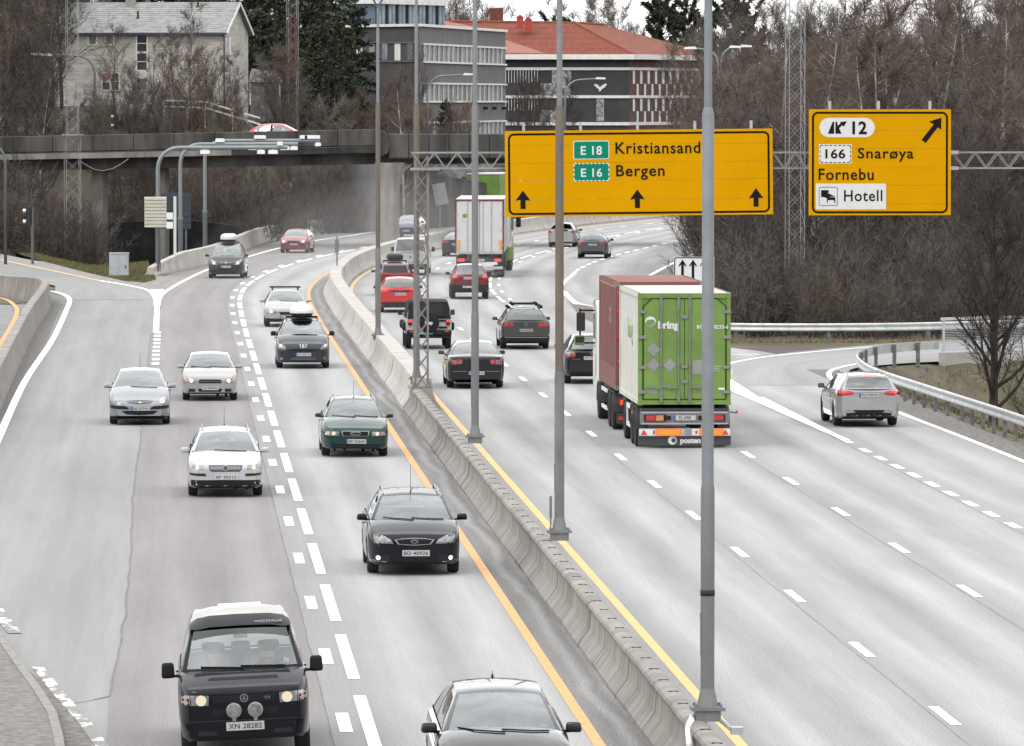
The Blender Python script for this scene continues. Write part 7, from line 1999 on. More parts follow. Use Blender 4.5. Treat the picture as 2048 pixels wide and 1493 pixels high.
# ------------------------------------------------------------------ vehicles driving away
def tails(c, poly, m=None, lit=None, mirror=True, off=.007):
    o = c.patch('tail_light', poly, m or M_TAIL, -1, off, mirror)
    if lit:
        for i, h in enumerate(o if isinstance(o, list) else [o]):
            c.patch('lit_section', [((1 if i == 0 else -1) * y, z) for y, z in lit], M_TAILON, -1, off + .005, parent=h)
    return o
class TrR(Tr):
    def __call__(s, *pts): cx, g, sc, dz = s.a; return [(-(x - cx) / sc, (g - y) / sc + dz) for x, y in pts]
# dark saloon behind the grey pole
t = TrR(565, 1390, 440, .05)
dm = dict(L=4.77, W=1.82, H=1.47, wb=2.71, fo=.95, zn=.76, zc=.98, dc=1.2, dh=2.05, drh=3.45, drb=4.15, zrb=1.06, ztail=1.02, yroof=.58, nose=.76, tail=.86, tside=.25, deckc=.05, tail_r=.06)
pos, rz = outgoing(949.5, 775.5, dm['fo'], dm['wb'], dm['L'])
P_DSD = paint('graphite', (.014, .0145, .016), .2, .32)
c = Car('saloon_car', 'graphite saloon with round tail lamps passing the lattice gantry leg', 'car', pos, rz, dm, P_DSD)
o = tails(c, mir(t((755, 1012), (775, 1000), (910, 1002), (922, 1072), (790, 1066), (762, 1045))))
for i, sg in ((0, 1), (1, -1)):
    for px, r in ((790, .058), (868, .072)):
        y, z = t((px, 1040))[0]; b = c.patch('lamp_ring', circ(-sg * y, z, r), M_LENS, -1, .012, parent=o[i]); c.patch('lamp_core', circ(-sg * y, z, r * .45), M_TAIL, -1, .016, parent=o[i])
c.patch('boot_lid', t((255, 955), (875, 955), (800, 1120), (740, 1130), (390, 1130), (330, 1120)), P_DSD, -1, .004)
c.patch('chrome_strip', t((700, 1162), (950, 1168), (950, 1174), (700, 1168)), M_CHROME, -1, .008, True); c.plate('BV 50813', t((565, 1192))[0][1], -1); c.mirrors(1.04, P_DSD, (.12, .2, .13), .14, .22); c.doors()
c.patch('rear_valance', t((240, 1290), (890, 1290), (860, 1325), (270, 1325)), M_PLAST, -1, .006)
# dark estate with roof bars
t = TrR(1268, 835, 368, .045)
dm = dict(L=4.77, W=1.82, H=1.50, wb=2.71, fo=.95, zn=.76, zc=.98, dc=1.2, dh=2.05, drh=4.25, drb=4.66, zrb=1.06, yroof=.60, nose=.76, tail=.90, tail_r=.05)
pos, rz = outgoing(1048.7, 697.5, dm['fo'], dm['wb'], dm['L'])
P_DES = paint('dusty_graphite', (.045, .046, .046), .2, .45)
c = Car('estate_car', 'dusty graphite estate with roof bars in the middle lane', 'car', pos, rz, dm, P_DES, lower=3)
tails(c, mir(t((1435, 500), (1460, 488), (1570, 486), (1590, 540), (1440, 536)))); badge_vw(c, 0, t((1268, 515))[0][1], .06, -1); c.plate('DK 90442', t((1268, 592))[0][1], -1, 0, .52, .105, m=mat('plate_dirty', (.25, .24, .22), .7))
c.patch('chrome_strip', t((960, 682), (1580, 686), (1580, 694), (960, 690)), M_CHROME, -1, .01); c.mirrors(1.04, P_DES, (.12, .2, .13), .14, .22); c.rails(M_TRIM)
for x in (c.xh - .5, c.xrh + .55):
    b = MB(); b.box((x, 0, c.zr + .2), (.12, .78, .05)); b.build('ski_holder', M_PLAST, c.root)
    for sg in (1, -1):
        soft('clamp', (.14, .12, .12), (x, sg * .44, c.zr + .2), M_PLAST, c.root); soft('clamp', (.14, .12, .12), (x - .2, sg * .60, c.zr + .1), M_PLAST, c.root)
c.doors()
# black off-roader with spare wheel
dm = dict(L=4.2, W=1.72, H=1.80, wb=2.5, fo=.75, rw=.40, zn=1.05, zc=1.15, dc=1.4, dh=1.62, zr=1.76, drh=4.10, drb=4.16, zrb=1.18, yroof=.70, nose=.92, tail=.97, ybelt=.955, zsill=.48, crown=.02, tail_r=.03, bulge=.03, gw=.0, sq=4)
pos, rz = outgoing(856, 697, dm['fo'], dm['wb'], dm['L'])
P_JW = paint('offroad_white', (.34, .34, .335), .05, .4); P_JB = paint('soft_top_black', (.018, .018, .019), 0, .7, 0.0)
c = Car('off_road_car', 'black and white off road car with covered spare wheel on its back', 'car', pos, rz, dm, P_JW, glass=(G_DARK, G_DARK, G_DARK), roof_m=P_JB)
c.patch('hard_top', [(-.80, 1.12), (.80, 1.12), (.70, 1.76), (-.70, 1.76)], P_JB, -1, .02); c.patch('rear_window', [(-.52, 1.28), (.52, 1.28), (.48, 1.66), (-.48, 1.66)], M_TRIM, -1, .026)
for sg in (1, -1):
    c.sidepatch('hard_top_side', [(c.xc - .3, 1.14), (c.xrb + .02, 1.14), (c.xrh + .05, 1.74), (c.xh - .1, 1.74)], P_JB, sg, .02)
    soft('wheel_arch', (.95, .20, .32), (c.xra, sg * .86, .82), M_PLAST, c.root, .45); soft('wheel_arch', (.95, .20, .32), (c.xfa, sg * .86, .82), M_PLAST, c.root, .45)
    b = soft('tail_light', (.09, .14, .24), (c.xr - .03, sg * .70, 1.0), M_TRIM, c.root, .2); soft('lit_section', (.02, .11, .11), (-.045, 0, .045), M_TAILON, b, .2)
soft('rear_bumper', (.26, 1.66, .22), (c.xr - .10, 0, .60), M_PLAST, c.root, .25)
sw = MB(); lathe(sw, [(.02, -.13), (.34, -.13), (.385, -.08), (.385, .10), (.30, .12), (.02, .12)], 30); sp_ = sw.build('spare_wheel', M_PLAST, c.root, smooth=True, angle=40, loc=(c.xr - .20, .02, .98), rot=(0, 0, R(90)), recalc=True)
lettering('Jeep', .17, M_SWHT, c.root, (c.xr - .34, .02, .98), (R(90), 0, R(-90)), bold=.006)
soft('hinge', (.03, .30, .07), (c.xr - .02, -.52, .80), M_PLAST, c.root); soft('hinge', (.03, .30, .07), (c.xr - .02, -.52, 1.05), M_PLAST, c.root)
pl = MB(); pl.box((c.xr - .24, .12, .60), (.012, .50, .11)); pl_ = pl.build('number_plate', M_PLATEG, c.root); lettering('DA 26117', .09, M_SWHT, pl_, (c.xr - .249, .12, .60), (R(90), 0, R(-90)))
for sg in (1, -1): soft('reflector', (.02, .14, .06), (c.xr - .235, sg * .66, .66), M_TAIL, c.root)
c.mirrors(1.28, M_PLAST, (.10, .16, .20), .16, .3)
# red estate (nearer red car)
dm = dict(L=4.56, W=1.82, H=1.50, wb=2.65, fo=.9, zn=.76, zc=.98, dc=1.1, dh=2.0, drh=4.0, drb=4.40, zrb=1.06, yroof=.58, nose=.76, tail=.86, tail_r=.08)
pos, rz = outgoing(799, 624.6, dm['fo'], dm['wb'], dm['L'])
P_RD2 = paint('bright_red', (.42, .020, .022), .1, .35)
c = Car('estate_car', 'bright red estate just ahead of the off road car', 'car', pos, rz, dm, P_RD2)
tails(c, [(.46, .92), (.72, .90), (.84, .98), (.80, 1.05), (.50, 1.0)], M_TAIL, [(.56, .93), (.72, .92), (.74, 1.0), (.58, .98)]); c.patch('trim_strip', rect(-.42, .90, .42, .97), M_TRIM, -1, .007); badge_oval(c, 0, .94, .06, .03, -1); c.plate('DH 60518', .80, -1); c.patch('rear_valance', [(-.8, .30), (.8, .30), (.84, .46), (-.84, .46)], M_PLAST, -1, .006); c.mirrors(1.03, P_RD2)
# red estate with roof box (farther red car)
dm = dict(L=4.84, W=1.87, H=1.56, wb=2.81, fo=.95, rw=.34, zn=.80, zc=1.03, dc=1.15, dh=2.05, drh=4.35, drb=4.7, zrb=1.08, yroof=.61, nose=.78, tail=.88, tail_r=.05)
pos, rz = outgoing(790, 592, dm['fo'], dm['wb'], dm['L'])
c = Car('estate_car', 'dark red estate with a black roof box behind the grey pole', 'car', pos, rz, dm, P_RED, lower=4)
tails(c, [(.76, .90), (.90, .92), (.86, 1.10), (.76, 1.10)], M_TAIL); c.patch('tail_light', [(.60, 1.48), (.66, 1.46), (.86, 1.10), (.76, 1.10)], M_TAIL, -1, .008, True); c.patch('tailgate_window', [(-.60, 1.12), (.60, 1.12), (.52, 1.44), (-.52, 1.44)], M_TRIM, -1, .006)
x = c.hit(0, 1.0, -1)[0].x; lettering('VOLVO', .10, M_CHROME, c.root, (x - .02, 0, 1.03), (R(90), 0, R(-90)), spacing=1.5); c.plate('BV 33790', .78, -1); c.rails(M_TRIM); c.roofbox(M_TRIM, .0, .80, 1.7, .30); c.mirrors(1.1, P_RED)
# white delivery van
dm = dict(L=4.89, W=1.90, H=1.96, wb=3.0, fo=.9, rw=.33, zn=1.05, zc=1.22, dc=.75, dh=1.35, zr=1.90, drh=4.72, drb=4.84, zrb=1.22, yroof=.74, nose=.85, tail=.94, ybelt=.95, zsill=.28, tail_r=.04, pillars=[(.4, .08), (-.9, .7)], crown=.04, tside=.0)
pos, rz = outgoing(822, 550, dm['fo'], dm['wb'], dm['L'])
c = Car('delivery_van', 'white van beside the lattice gantry leg', 'van', pos, rz, dm, P_WHT, glass=(G_SCREEN, G_SIDE, G_DARK))
tails(c, [(.80, .85), (.90, .85), (.89, 1.15), (.81, 1.15)], M_TAIL, [(.81, 1.04), (.89, 1.04), (.89, 1.12), (.81, 1.12)]); badge_vw(c, 0, .95, .06, -1); c.plate('CV 41208', .70, -1); c.patch('rear_bumper', [(-.92, .36), (.92, .36), (.92, .58), (-.92, .58)], M_TRIM, -1, .02); c.mirrors(1.28, M_PLAST, (.12, .18, .24), .17, .2)
# dark saloon before the white trailer
dm = dict(L=4.6, W=1.8, H=1.42, wb=2.7, fo=.9, zn=.74, zc=.95, dc=1.2, dh=2.0, drh=3.3, drb=4.0, zrb=1.02, ztail=1.0, yroof=.56, tail=.86, tside=.25)
pos, rz = outgoing(915, 513, dm['fo'], dm['wb'], dm['L'])
c = Car('saloon_car', 'black saloon half hidden by the white trailer', 'car', pos, rz, dm, P_CHAR)
tails(c, [(.44, .82), (.82, .82), (.84, .94), (.44, .92)]); c.plate('BP 60125', .72, -1); c.mirrors(1.0, P_CHAR)
# dark red crossover
dm = dict(L=4.45, W=1.78, H=1.60, wb=2.64, fo=.9, rw=.34, zn=.82, zc=1.05, dc=1.05, dh=1.95, drh=3.95, drb=4.3, zrb=1.10, yroof=.58, tail=.84, tail_r=.08, zsill=.27)
pos, rz = outgoing(939, 598, dm['fo'], dm['wb'], dm['L'])
P_MAR = paint('maroon', (.13, .013, .022), .3, .32)
c = Car('crossover_car', 'maroon crossover close behind the white trailer', 'car', pos, rz, dm, P_MAR, lower=4)
tails(c, [(.54, .98), (.66, .96), (.82, .98), (.82, 1.12), (.66, 1.16)], M_TAIL, [(.62, 1.0), (.78, 1.0), (.78, 1.10), (.66, 1.12)]); c.plate('EB 15520', .97, -1, .06); c.patch('rear_bumper', [(-.80, .34), (.80, .34), (.84, .58), (-.84, .58)], M_PLAST, -1, .008); c.patch('skid_plate', [(-.34, .52), (.34, .52), (.34, .62), (-.34, .62)], M_GALV, -1, .012); c.mirrors(1.12, P_MAR)
# silver hatchback and grey hatchback in the far right lanes
dm = dict(L=4.45, W=1.725, H=1.49, wb=2.7, fo=.88, zn=.74, zc=.98, dc=.95, dh=2.0, drh=3.55, drb=4.28, zrb=1.10, yroof=.52, tail=.84, tail_r=.1, nose=.72)
pos, rz = outgoing(1125, 494, dm['fo'], dm['wb'], dm['L'])
c = Car('hatchback_car', 'silver liftback driving away behind the brown pole', 'car', pos, rz, dm, P_SL2)
tails(c, [(.60, .86), (.80, .88), (.80, 1.04), (.62, 1.02)]); c.patch('split_window', [(-.42, .98), (.42, .98), (.40, 1.08), (-.40, 1.08)], M_TRIM, -1, .006); c.plate('EK 22031', .84, -1); c.patch('lip', rect(-.6, .26, .6, .32), M_PLAST, -1, .01); c.mirrors(1.02, P_SL2)
dm = dict(L=4.3, W=1.78, H=1.43, wb=2.7, fo=.9, zn=.76, zc=.98, dc=1.1, dh=2.0, drh=3.75, drb=4.15, zrb=1.06, yroof=.53, tail=.82, tail_r=.1)
pos, rz = outgoing(1186, 517, dm['fo'], dm['wb'], dm['L'])
c = Car('hatchback_car', 'slate grey hatchback with red lamps in the far lane', 'car', pos, rz, dm, paint('slate', (.085, .088, .10), .4, .32))
tails(c, [(.44, .84), (.72, .80), (.84, .92), (.78, 1.0), (.50, .98)]); c.plate('EL 18802', .80, -1); c.patch('rear_valance', [(-.66, .30), (.66, .30), (.60, .42), (-.60, .42)], M_PLAST, -1, .006); c.mirrors(1.03, M_TRIM)
# dark hatchback beside the truck
dm = dict(L=4.2, W=1.76, H=1.58, wb=2.58, fo=.88, zn=.82, zc=1.06, dc=1.0, dh=1.95, drh=3.8, drb=4.1, zrb=1.10, yroof=.57, tail=.84, tail_r=.08)
pos, rz = outgoing(1181, 767, dm['fo'], dm['wb'], dm['L'])
c = Car('hatchback_car', 'black hatchback partly hidden by the maroon container', 'car', pos, rz, dm, P_CHAR)
o = tails(c, [(.52, .92), (.58, .86), (.84, .88), (.84, 1.06), (.66, 1.10), (.54, 1.02)])
for i, sg in ((0, 1), (1, -1)):
    for y, r in ((.60, .055), (.74, .075)): c.patch('lamp_ring', circ(sg * y, .98, r), M_LENS, -1, .013, parent=o[i])
badge_vw(c, 0, 1.0, .055, -1); c.plate('JH 20881', .84, -1, 0, .52, .11, blue=False); c.mirrors(1.14, P_CHAR); c.patch('rear_valance', [(-.7, .30), (.7, .30), (.72, .40), (-.72, .40)], M_PLAST, -1, .006)
x = c.hit(.6, .82, -1)[0].x; lettering('GOLF PLUS', .05, M_CHROME, c.root, (x - .02, .52, .80), (R(90), 0, R(-90)))
# silver estate leaving by the ramp
t = TrR(805, 590, 262, .045)
dm = dict(L=4.70, W=1.81, H=1.47, wb=2.84, fo=.85, rw=.33, zn=.76, zc=.98, dc=1.25, dh=2.05, drh=4.34, drb=4.62, zrb=1.06, yroof=.61, tail=.84, tail_r=.07, pillars=[(-.15, .05), (-1.15, .05)])
pos, rz = outgoing(1727.5, 852, dm['fo'], dm['wb'], dm['L'])
P_SL3 = paint('bright_silver', (.29, .29, .295), .25, .35)
c = Car('estate_car', 'bright silver estate braking into the exit ramp', 'car', (pos[0], pos[1], .012), rz + R(1.0), dm, P_SL3)
o = tails(c, [(.42, .93), (.50, .90), (.84, .88), (.90, .93), (.86, 1.02), (.60, 1.03), (.45, 1.0)], M_TAIL, [(.62, .975), (.86, .96), (.85, 1.0), (.64, 1.01)])
c.plate('KJ 23022', .90, -1, 0, .54, .115); c.patch('chrome_strip', rect(-.40, .985, .40, .999), M_CHROME, -1, .009); c.patch('diffuser', [(-.66, .30), (.66, .30), (.60, .48), (-.60, .48)], M_PLAST, -1, .008)
for sg in (1, -1): c.patch('exhaust_trim', [(sg * .38, .41), (sg * .66, .39), (sg * .68, .46), (sg * .46, .48)], M_CHROME, -1, .014)
c.patch('brake_light', rect(-.19, 1.385, .19, 1.41), M_TAILON, -1, .012); c.mirrors(1.04, M_TRIM, (.12, .2, .13), .14, .24); c.rails(M_CHROME); c.doors()
# red hatchback up on the bridge
dm = dict(L=4.1, W=1.72, H=1.46, wb=2.5, fo=.85, zn=.74, zc=.95, dc=1.05, dh=1.9, drh=3.35, drb=3.95, zrb=1.0, yroof=.55, tail=.8)
p = at(563, 262, 421.5)
c = Car('hatchback_car', 'red hatchback crossing the bridge, only its upper half showing', 'car', (p.x, 421.2, 6.22), R(-6), dm, paint('vivid_red', (.50, .03, .035), .0, .4)); c.mirrors(1.02)

# ------------------------------------------------------------------ lorries
M_CGRN = mat('container_green', (.112, .195, .032), .55, var=.16, vscale=.9); M_CWHT = mat('container_white', (.44, .43, .385), .6, col2=(.52, .51, .48), vscale=1.5); M_CMAR = mat('container_maroon', (.15, .050, .045), .6, var=.18, vscale=1.2)
M_CROOF = mat('container_roof', (.46, .42, .36), .7, var=.08, vscale=1.0); M_BARG = mat('locking_bar', (.17, .17, .165), .5, metal=.3, var=.1); M_STKR = mat('placard_grey', (.20, .20, .195), .6, var=.1)
M_CHAS = mat('chassis_dark', (.022, .022, .024), .6); M_ORNG = mat('reflector_yellow', (.62, .24, .01), .4); M_ORNR = mat('reflector_rim_glow', (.75, .10, .03), .4, emit=(1, .2, .05), estr=.15); M_TCHAR = mat('mudflap', (.03, .031, .034), .6)  # M_ORNR: reflector rim, its shine put in as a weak glow
TW_T = .50
def lorry_wheels(root, xs_, w, r=TW_T):
    for x in xs_:
        for sg in (1, -1):
            wl_ = link('wheel', TYRE, root, (x, sg * (w - .17), r), (0, 0, 0 if sg > 0 else math.pi)); wl_.scale = (r, .44, r); link('rim', RIM, wl_)
            b = MB(); secs = []
            for k in range(9):
                a = math.pi * k / 8; secs.append([(x + (r + .07) * math.cos(a), sg * (w - .33), r + (r + .07) * math.sin(a)), (x + (r + .07) * math.cos(a), sg * (w + .0), r + (r + .07) * math.sin(a)), (x + (r + .10) * math.cos(a), sg * (w + .0), r + (r + .10) * math.sin(a)), (x + (r + .10) * math.cos(a), sg * (w - .33), r + (r + .10) * math.sin(a))])
            b.loft(secs, close=True, caps=True); b.build('mudguard', M_CHAS, root, recalc=True)
def container(name, label, pos, rz, L, z0, H, m_side, m_rear, m_roof, rear='plain', ribs=0, group=None):
    """root at the middle of the rear bottom edge; +x forward"""
    root = empty(name, (pos[0], pos[1], z0), rz); tag(root, label, 'container', group); w = 1.22
    b = MB(); b.box((L / 2, 0, H / 2), (L - .1, 2 * w - .07, H - .06)); b.build('shell', m_side, root)
    b = MB(); b.box((L / 2, 0, H - .005), (L - .06, 2 * w - .04, .03)); b.build('roof', m_roof, root)
    for sg in (1, -1):
        for x in (.06, L - .06):
            f = MB(); f.box((x, sg * (w - .05), H / 2), (.12, .11, H)); f.build('corner_post', m_rear if x < 1 else m_side, root)
            for z in (.06, H - .055):
                f = MB(); f.box((x, sg * (w - .055), z), (.13, .13, .125)); f.build('corner_casting', M_BARG if m_rear is not M_CGRN else m_rear, root)
        for z in (.07, H - .05):
            f = MB(); f.box((L / 2, sg * (w - .03), z), (L - .24, .07, .12)); f.build('side_rail', m_side, root)
        if ribs:
            for k in range(ribs):
                x = .2 + (L - .4) * (k + .5) / ribs; f = MB(); f.prism([(-.09, 0), (.09, 0), (.05, .03), (-.05, .03)], (x, sg * (w - .033), .15), (1, 0, 0), (0, sg, 0), (0, 0, H - .3)); f.build('side_rib', m_side, root, recalc=True)
    for z in (.08, H - .06):
        f = MB(); f.box((.03, 0, z), (.09, 2 * w - .22, .13)); f.build('end_rail', m_rear, root)
    if rear == 'doors':
        b = MB(); b.box((.045, 0, H / 2), (.03, 2 * w - .18, H - .2)); b.build('end_wall', m_rear, root)
        for sg in (1, -1):
            d = MB(); ch_ = .18
            d.prism([(sg * .012, .16), (sg * (w - .14), .16), (sg * (w - .14), H - .16 - ch_ * 1.0), (sg * (w - .14 - ch_ * 1.3), H - .14), (sg * .012, H - .14)], (.03, 0, 0), (0, 1, 0), (0, 0, 1), (-.05, 0, 0)); dr_ = d.build('door', m_rear, root, recalc=True)
            sl = MB()
            for p, q in (((.012, .155), (w - .13, .155)), ((w - .13, .155), (w - .13, H - .16 - ch_)), ((w - .13, H - .16 - ch_), (w - .13 - ch_ * 1.3, H - .13)), ((w - .13 - ch_ * 1.3, H - .13), (.012, H - .13))):
                sl.bar((-.022, sg * p[0], p[1]), (-.022, sg * q[0], q[1]), .022, .02)
            sl.build('door_seal', M_PLAST, dr_)
            for y in (.16, .62) if sg > 0 else (.14, .60):
                bb = MB(); bb.tube([(-.055, sg * y, .04), (-.055, sg * y, H - .03)], .021, 8)
                for z in (.12, .30, H * .36, H * .58, H - .3, H - .12): bb.tube([(-.055, sg * y, z - .04), (-.055, sg * y, z + .04)], .034, 8)
                bb.box((-.05, sg * y, H - .28), (.03, .075, .30)); bb.box((-.05, sg * y, .20), (.03, .075, .22)); bb.build('locking_bar', M_BARG, dr_, smooth=True, angle=40)
            for z in (.35, H * .34, H * .61, H - .48):
                hh = MB(); hh.box((-.032, sg * (w - .10), z), (.03, .22, .085)); hh.build('hinge', M_BARG, dr_)
            for y in (.38,) if sg < 0 else (.40, .86):
                hd = MB(); hd.bar((-.075, sg * (y - .22), .46), (-.075, sg * (y + .22), .50), .025, .03); hd.box((-.06, sg * y, .48), (.04, .06, .11)); hd.build('handle', M_BARG, dr_)
        for z in (.62, H * .34 + .34 if False else 1.02, H - .62):
            hh = MB(); hh.box((-.04, 0, z), (.03, .17, .085)); hh.build('centre_lock', M_BARG, root)
    return root
# --- drawbar truck
s_ = _axis(168)[1]; fdir = Vector((s_, 1, 0)).normalized(); lr = math.atan2(fdir.y, fdir.x)
rear = gp(1369, 897); rear = Vector((rear.x, rear.y, 0))
def along(d): v = rear + fdir * d; return (v.x, v.y, .006)
GRPT = 'green and maroon container road train'
tr_ = empty('truck_trailer', along(0), lr); tag(tr_, 'dark two axle trailer under the green and white container', 'trailer')
tr_.location.z = .006
b = MB(); b.box((3.9, .42, .92), (7.4, .12, .26)); b.box((3.9, -.42, .92), (7.4, .12, .26)); b.box((.3, 0, .95), (.5, 2.3, .2)); b.box((4.0, 0, 1.02), (7.4, 2.2, .06)); b.build('chassis', M_CHAS, tr_)
lorry_wheels(tr_, (1.15, 2.45), 1.25); lorry_wheels(tr_, (5.2,), 1.25)
b = MB(); b.box((.0, 0, .80), (.06, 2.36, .34)); lb = b.build('light_bar', mat('light_bar_grey', (.13, .13, .13), .5), tr_)
b = MB(); b.box((-.035, 0, .94), (.02, 2.3, .03)); b.box((-.035, 0, .645), (.02, 2.3, .03)); b.build('chrome_trim', M_GALV, lb)
for sg in (1, -1):
    f = MB(); f.box((-.05, sg * .78, .80), (.04, .58, .17)); h = f.build('tail_light', M_PLAST, tr_)
    f = MB(); f.box((-.072, sg * .90, .80), (.012, .26, .14)); f.build('lit_section', M_TAIL, h)
    f = MB(); f.box((-.073, sg * .66, .80), (.012, .20, .14)); f.build('indicator', mat('indicator_lit', (.8, .3, .03), .3, emit=(1, .42, .05), estr=1.2) if sg < 0 else M_AMBER, h)
f = MB(); f.box((-.05, 0, .80), (.02, .58, .13)); pl_ = f.build('number_plate', M_PLATE, tr_); lettering('FL 698', .12, M_PLTXT, pl_, (-.063, .0, .80), (R(90), 0, R(-90)))
f = MB(); f.box((-.062, .265, .80), (.006, .05, .13)); f.build('country_band', M_PLBLUE, pl_)
for sg in (1, -1):
    f = MB(); f.box((-.045, sg * .42, .80), (.02, .11, .11)); f.build('side_lamp', M_PLAST, tr_)
b = MB(); b.box((-.02, 0, .42), (.06, 2.42, .20)); up_ = b.build('underrun_bar', M_GALV, tr_)
for y0, y1, m_ in ((1.2, .84, M_SWHT), (.0, -.18, M_STKR), (-.2, -.42, M_SWHT), (-1.2, -1.0, M_SWHT), (.84, .79, M_SRED), (-.28, -.34, M_SRED)):
    f = MB(); f.box((-.052 - (.004 if m_ is M_SRED else 0), (y0 + y1) / 2, .42), (.01, abs(y1 - y0), .17 if m_ is not M_SRED else .09)); f.build('reflective_strip', m_, up_)
for yc_ in (.42, -.71):
    f = MB(); f.box((-.055, yc_, .42), (.012, .66, .19)); k_ = f.build('marker_board', M_ORNR, up_); f = MB(); f.box((-.063, yc_, .42), (.006, .58, .135)); f.build('board_face', M_ORNG, k_)
for sg in (1, -1):
    f = MB(); f.prism([(-.085, 0), (.085, 0), (0, .14)], (-.058, sg * 1.08, .355), (0, 1, 0), (0, 0, 1), (-.012, 0, 0)); f.build('triangle_reflector', M_SRED, up_, recalc=True)
b = MB(); b.box((.03, 0, .20), (.03, 2.46, .27)); mf = b.build('mudflap', M_TCHAR, tr_)
lettering('posten', .20, M_SWHT, mf, (.010, -.16, .195), (R(90), 0, R(-90)), bold=.008)
def globe(parent, x, y, z, r, m1, m2, d=-1):
    f = MB(); f.prism(circ(0, 0, r, 22), (x, y, z), (0, 1, 0), (0, 0, 1), (d * .004, 0, 0)); g = f.build('logo', m1, parent, recalc=True)
    f = MB(); f.prism(circ(-r * .28, -r * .04, r * .52, 18), (x + d * .005, y, z), (0, 1, 0), (0, 0, 1), (d * .003, 0, 0)); f.build('logo_core', m2, g, recalc=True); return g
globe(mf, .012, .32, .205, .115, M_SWHT, M_TCHAR)
for sg in (1, -1):
    b = MB(); b.bar((.05, sg * 1.2, .95), (.02, sg * 1.36, .93), .03); q = b.build('lamp_arm', M_CHAS, tr_); b = MB(); b.box((0, sg * 1.38, .95), (.06, .05, .08)); b.build('marker_lamp', M_TAIL, q)
    b = MB()
    for z in (.45, .95): b.bar((3.2, sg * 1.2, z), (4.6, sg * 1.2, z), .05, .12)
    for x in (3.2, 4.6): b.bar((x, sg * 1.2, .45), (x, sg * 1.2, 1.0), .05, .08)
    b.build('side_guard', M_BOXW, tr_)
b = MB(); b.bar((7.5, 0, .75), (9.2, 0, .7), .16, .14); b.build('drawbar', M_CHAS, tr_)
cg = container('cargo_container', 'lime green container doors with white side on the trailer', along(.05), lr, 7.45, 1.14, 2.95, M_CWHT, M_CGRN, M_CROOF, 'doors')
lettering('bring', .27, M_SWHT, cg, (-.028, .43, 2.11), (R(90), 0, R(-90)), bold=.012)
g_ = globe(cg, -.024, .90, 2.20, .145, M_SWHT, M_CGRN); f = MB(); f.prism([(r_ * math.cos(a), r_ * math.sin(a)) for a in [math.pi + math.pi * k / 12 for k in range(13)] for r_ in (.143,)], (-.0295, .90, 2.19), (0, 1, 0), (0, 0, 1), (-.003, 0, 0)); f.build('logo_shade', M_STKR, g_, recalc=True)
f = MB(); f.prism(circ(.04, -.01, .075, 18), (-.0335, .90, 2.20), (0, 1, 0), (0, 0, 1), (-.003, 0, 0)); f.build('logo_core', M_CGRN, g_, recalc=True)
lettering('BGTU 58233-6', .135, M_SWHT, cg, (-.028, -.74, 2.06), (R(90), 0, R(-90)), bold=.003)
for y, z in ((.82, 1.47), (.82, 1.06), (.39, 1.06)):
    f = MB(); f.prism([(-.18, 0), (0, -.19), (.18, 0), (0, .19)], (-.026, y, z), (0, 1, 0), (0, 0, 1), (-.004, 0, 0)); f.build('placard', M_STKR, cg, recalc=True)
for y, z, w_, h_ in ((-.36, 1.00, .30, .38), (.82, .36, .18, .11)):
    f = MB(); f.box((-.026, y, z), (.006, w_, h_)); f.build('placard', M_STKR, cg)
for k in range(3): lettering(('MAX GW 16000 KG', 'TARE 3450 KG', 'NET 12550 KG')[k], .05, M_SWHT, cg, (-.026, -.78, 1.02 - .055 * k), (R(90), 0, R(-90)))
f = MB(); f.box((-.026, -.98, .43), (.006, .17, .06)); f.build('placard', M_SWHT, cg)
for k, (z, tx, sz) in enumerate(((1.9, 'bring', .8),)): lettering(tx, sz, mat('faded_green', (.30, .42, .25), .6), cg, (3.6, 1.195, z), (R(90), 0, R(180)), sx=1.2)
for x, z, w_, h_ in ((.05, 2.86, 1.4, .07), (3.7, 2.86, 7.0, .07)):
    f = MB(); f.box((x if x > 1 else .8, 1.192, z), (w_, .006, h_)); f.build('edge_stripe', mat('stripe_orange', (.42, .22, .05), .6, var=.2), cg)
tk = empty('truck', along(9.0), lr); tag(tk, 'truck with white cab and large black mirror pulling the container trailer', 'truck')
b = MB(); b.box((4.6, .4, .92), (9.0, .14, .28)); b.box((4.6, -.4, .92), (9.0, .14, .28)); b.box((3.8, 0, 1.02), (7.5, 2.2, .06)); b.box((.12, 0, .85), (.2, 2.3, .22)); b.build('chassis', M_CHAS, tk)
lorry_wheels(tk, (1.3, 2.65), 1.25); lorry_wheels(tk, (7.4,), 1.25)
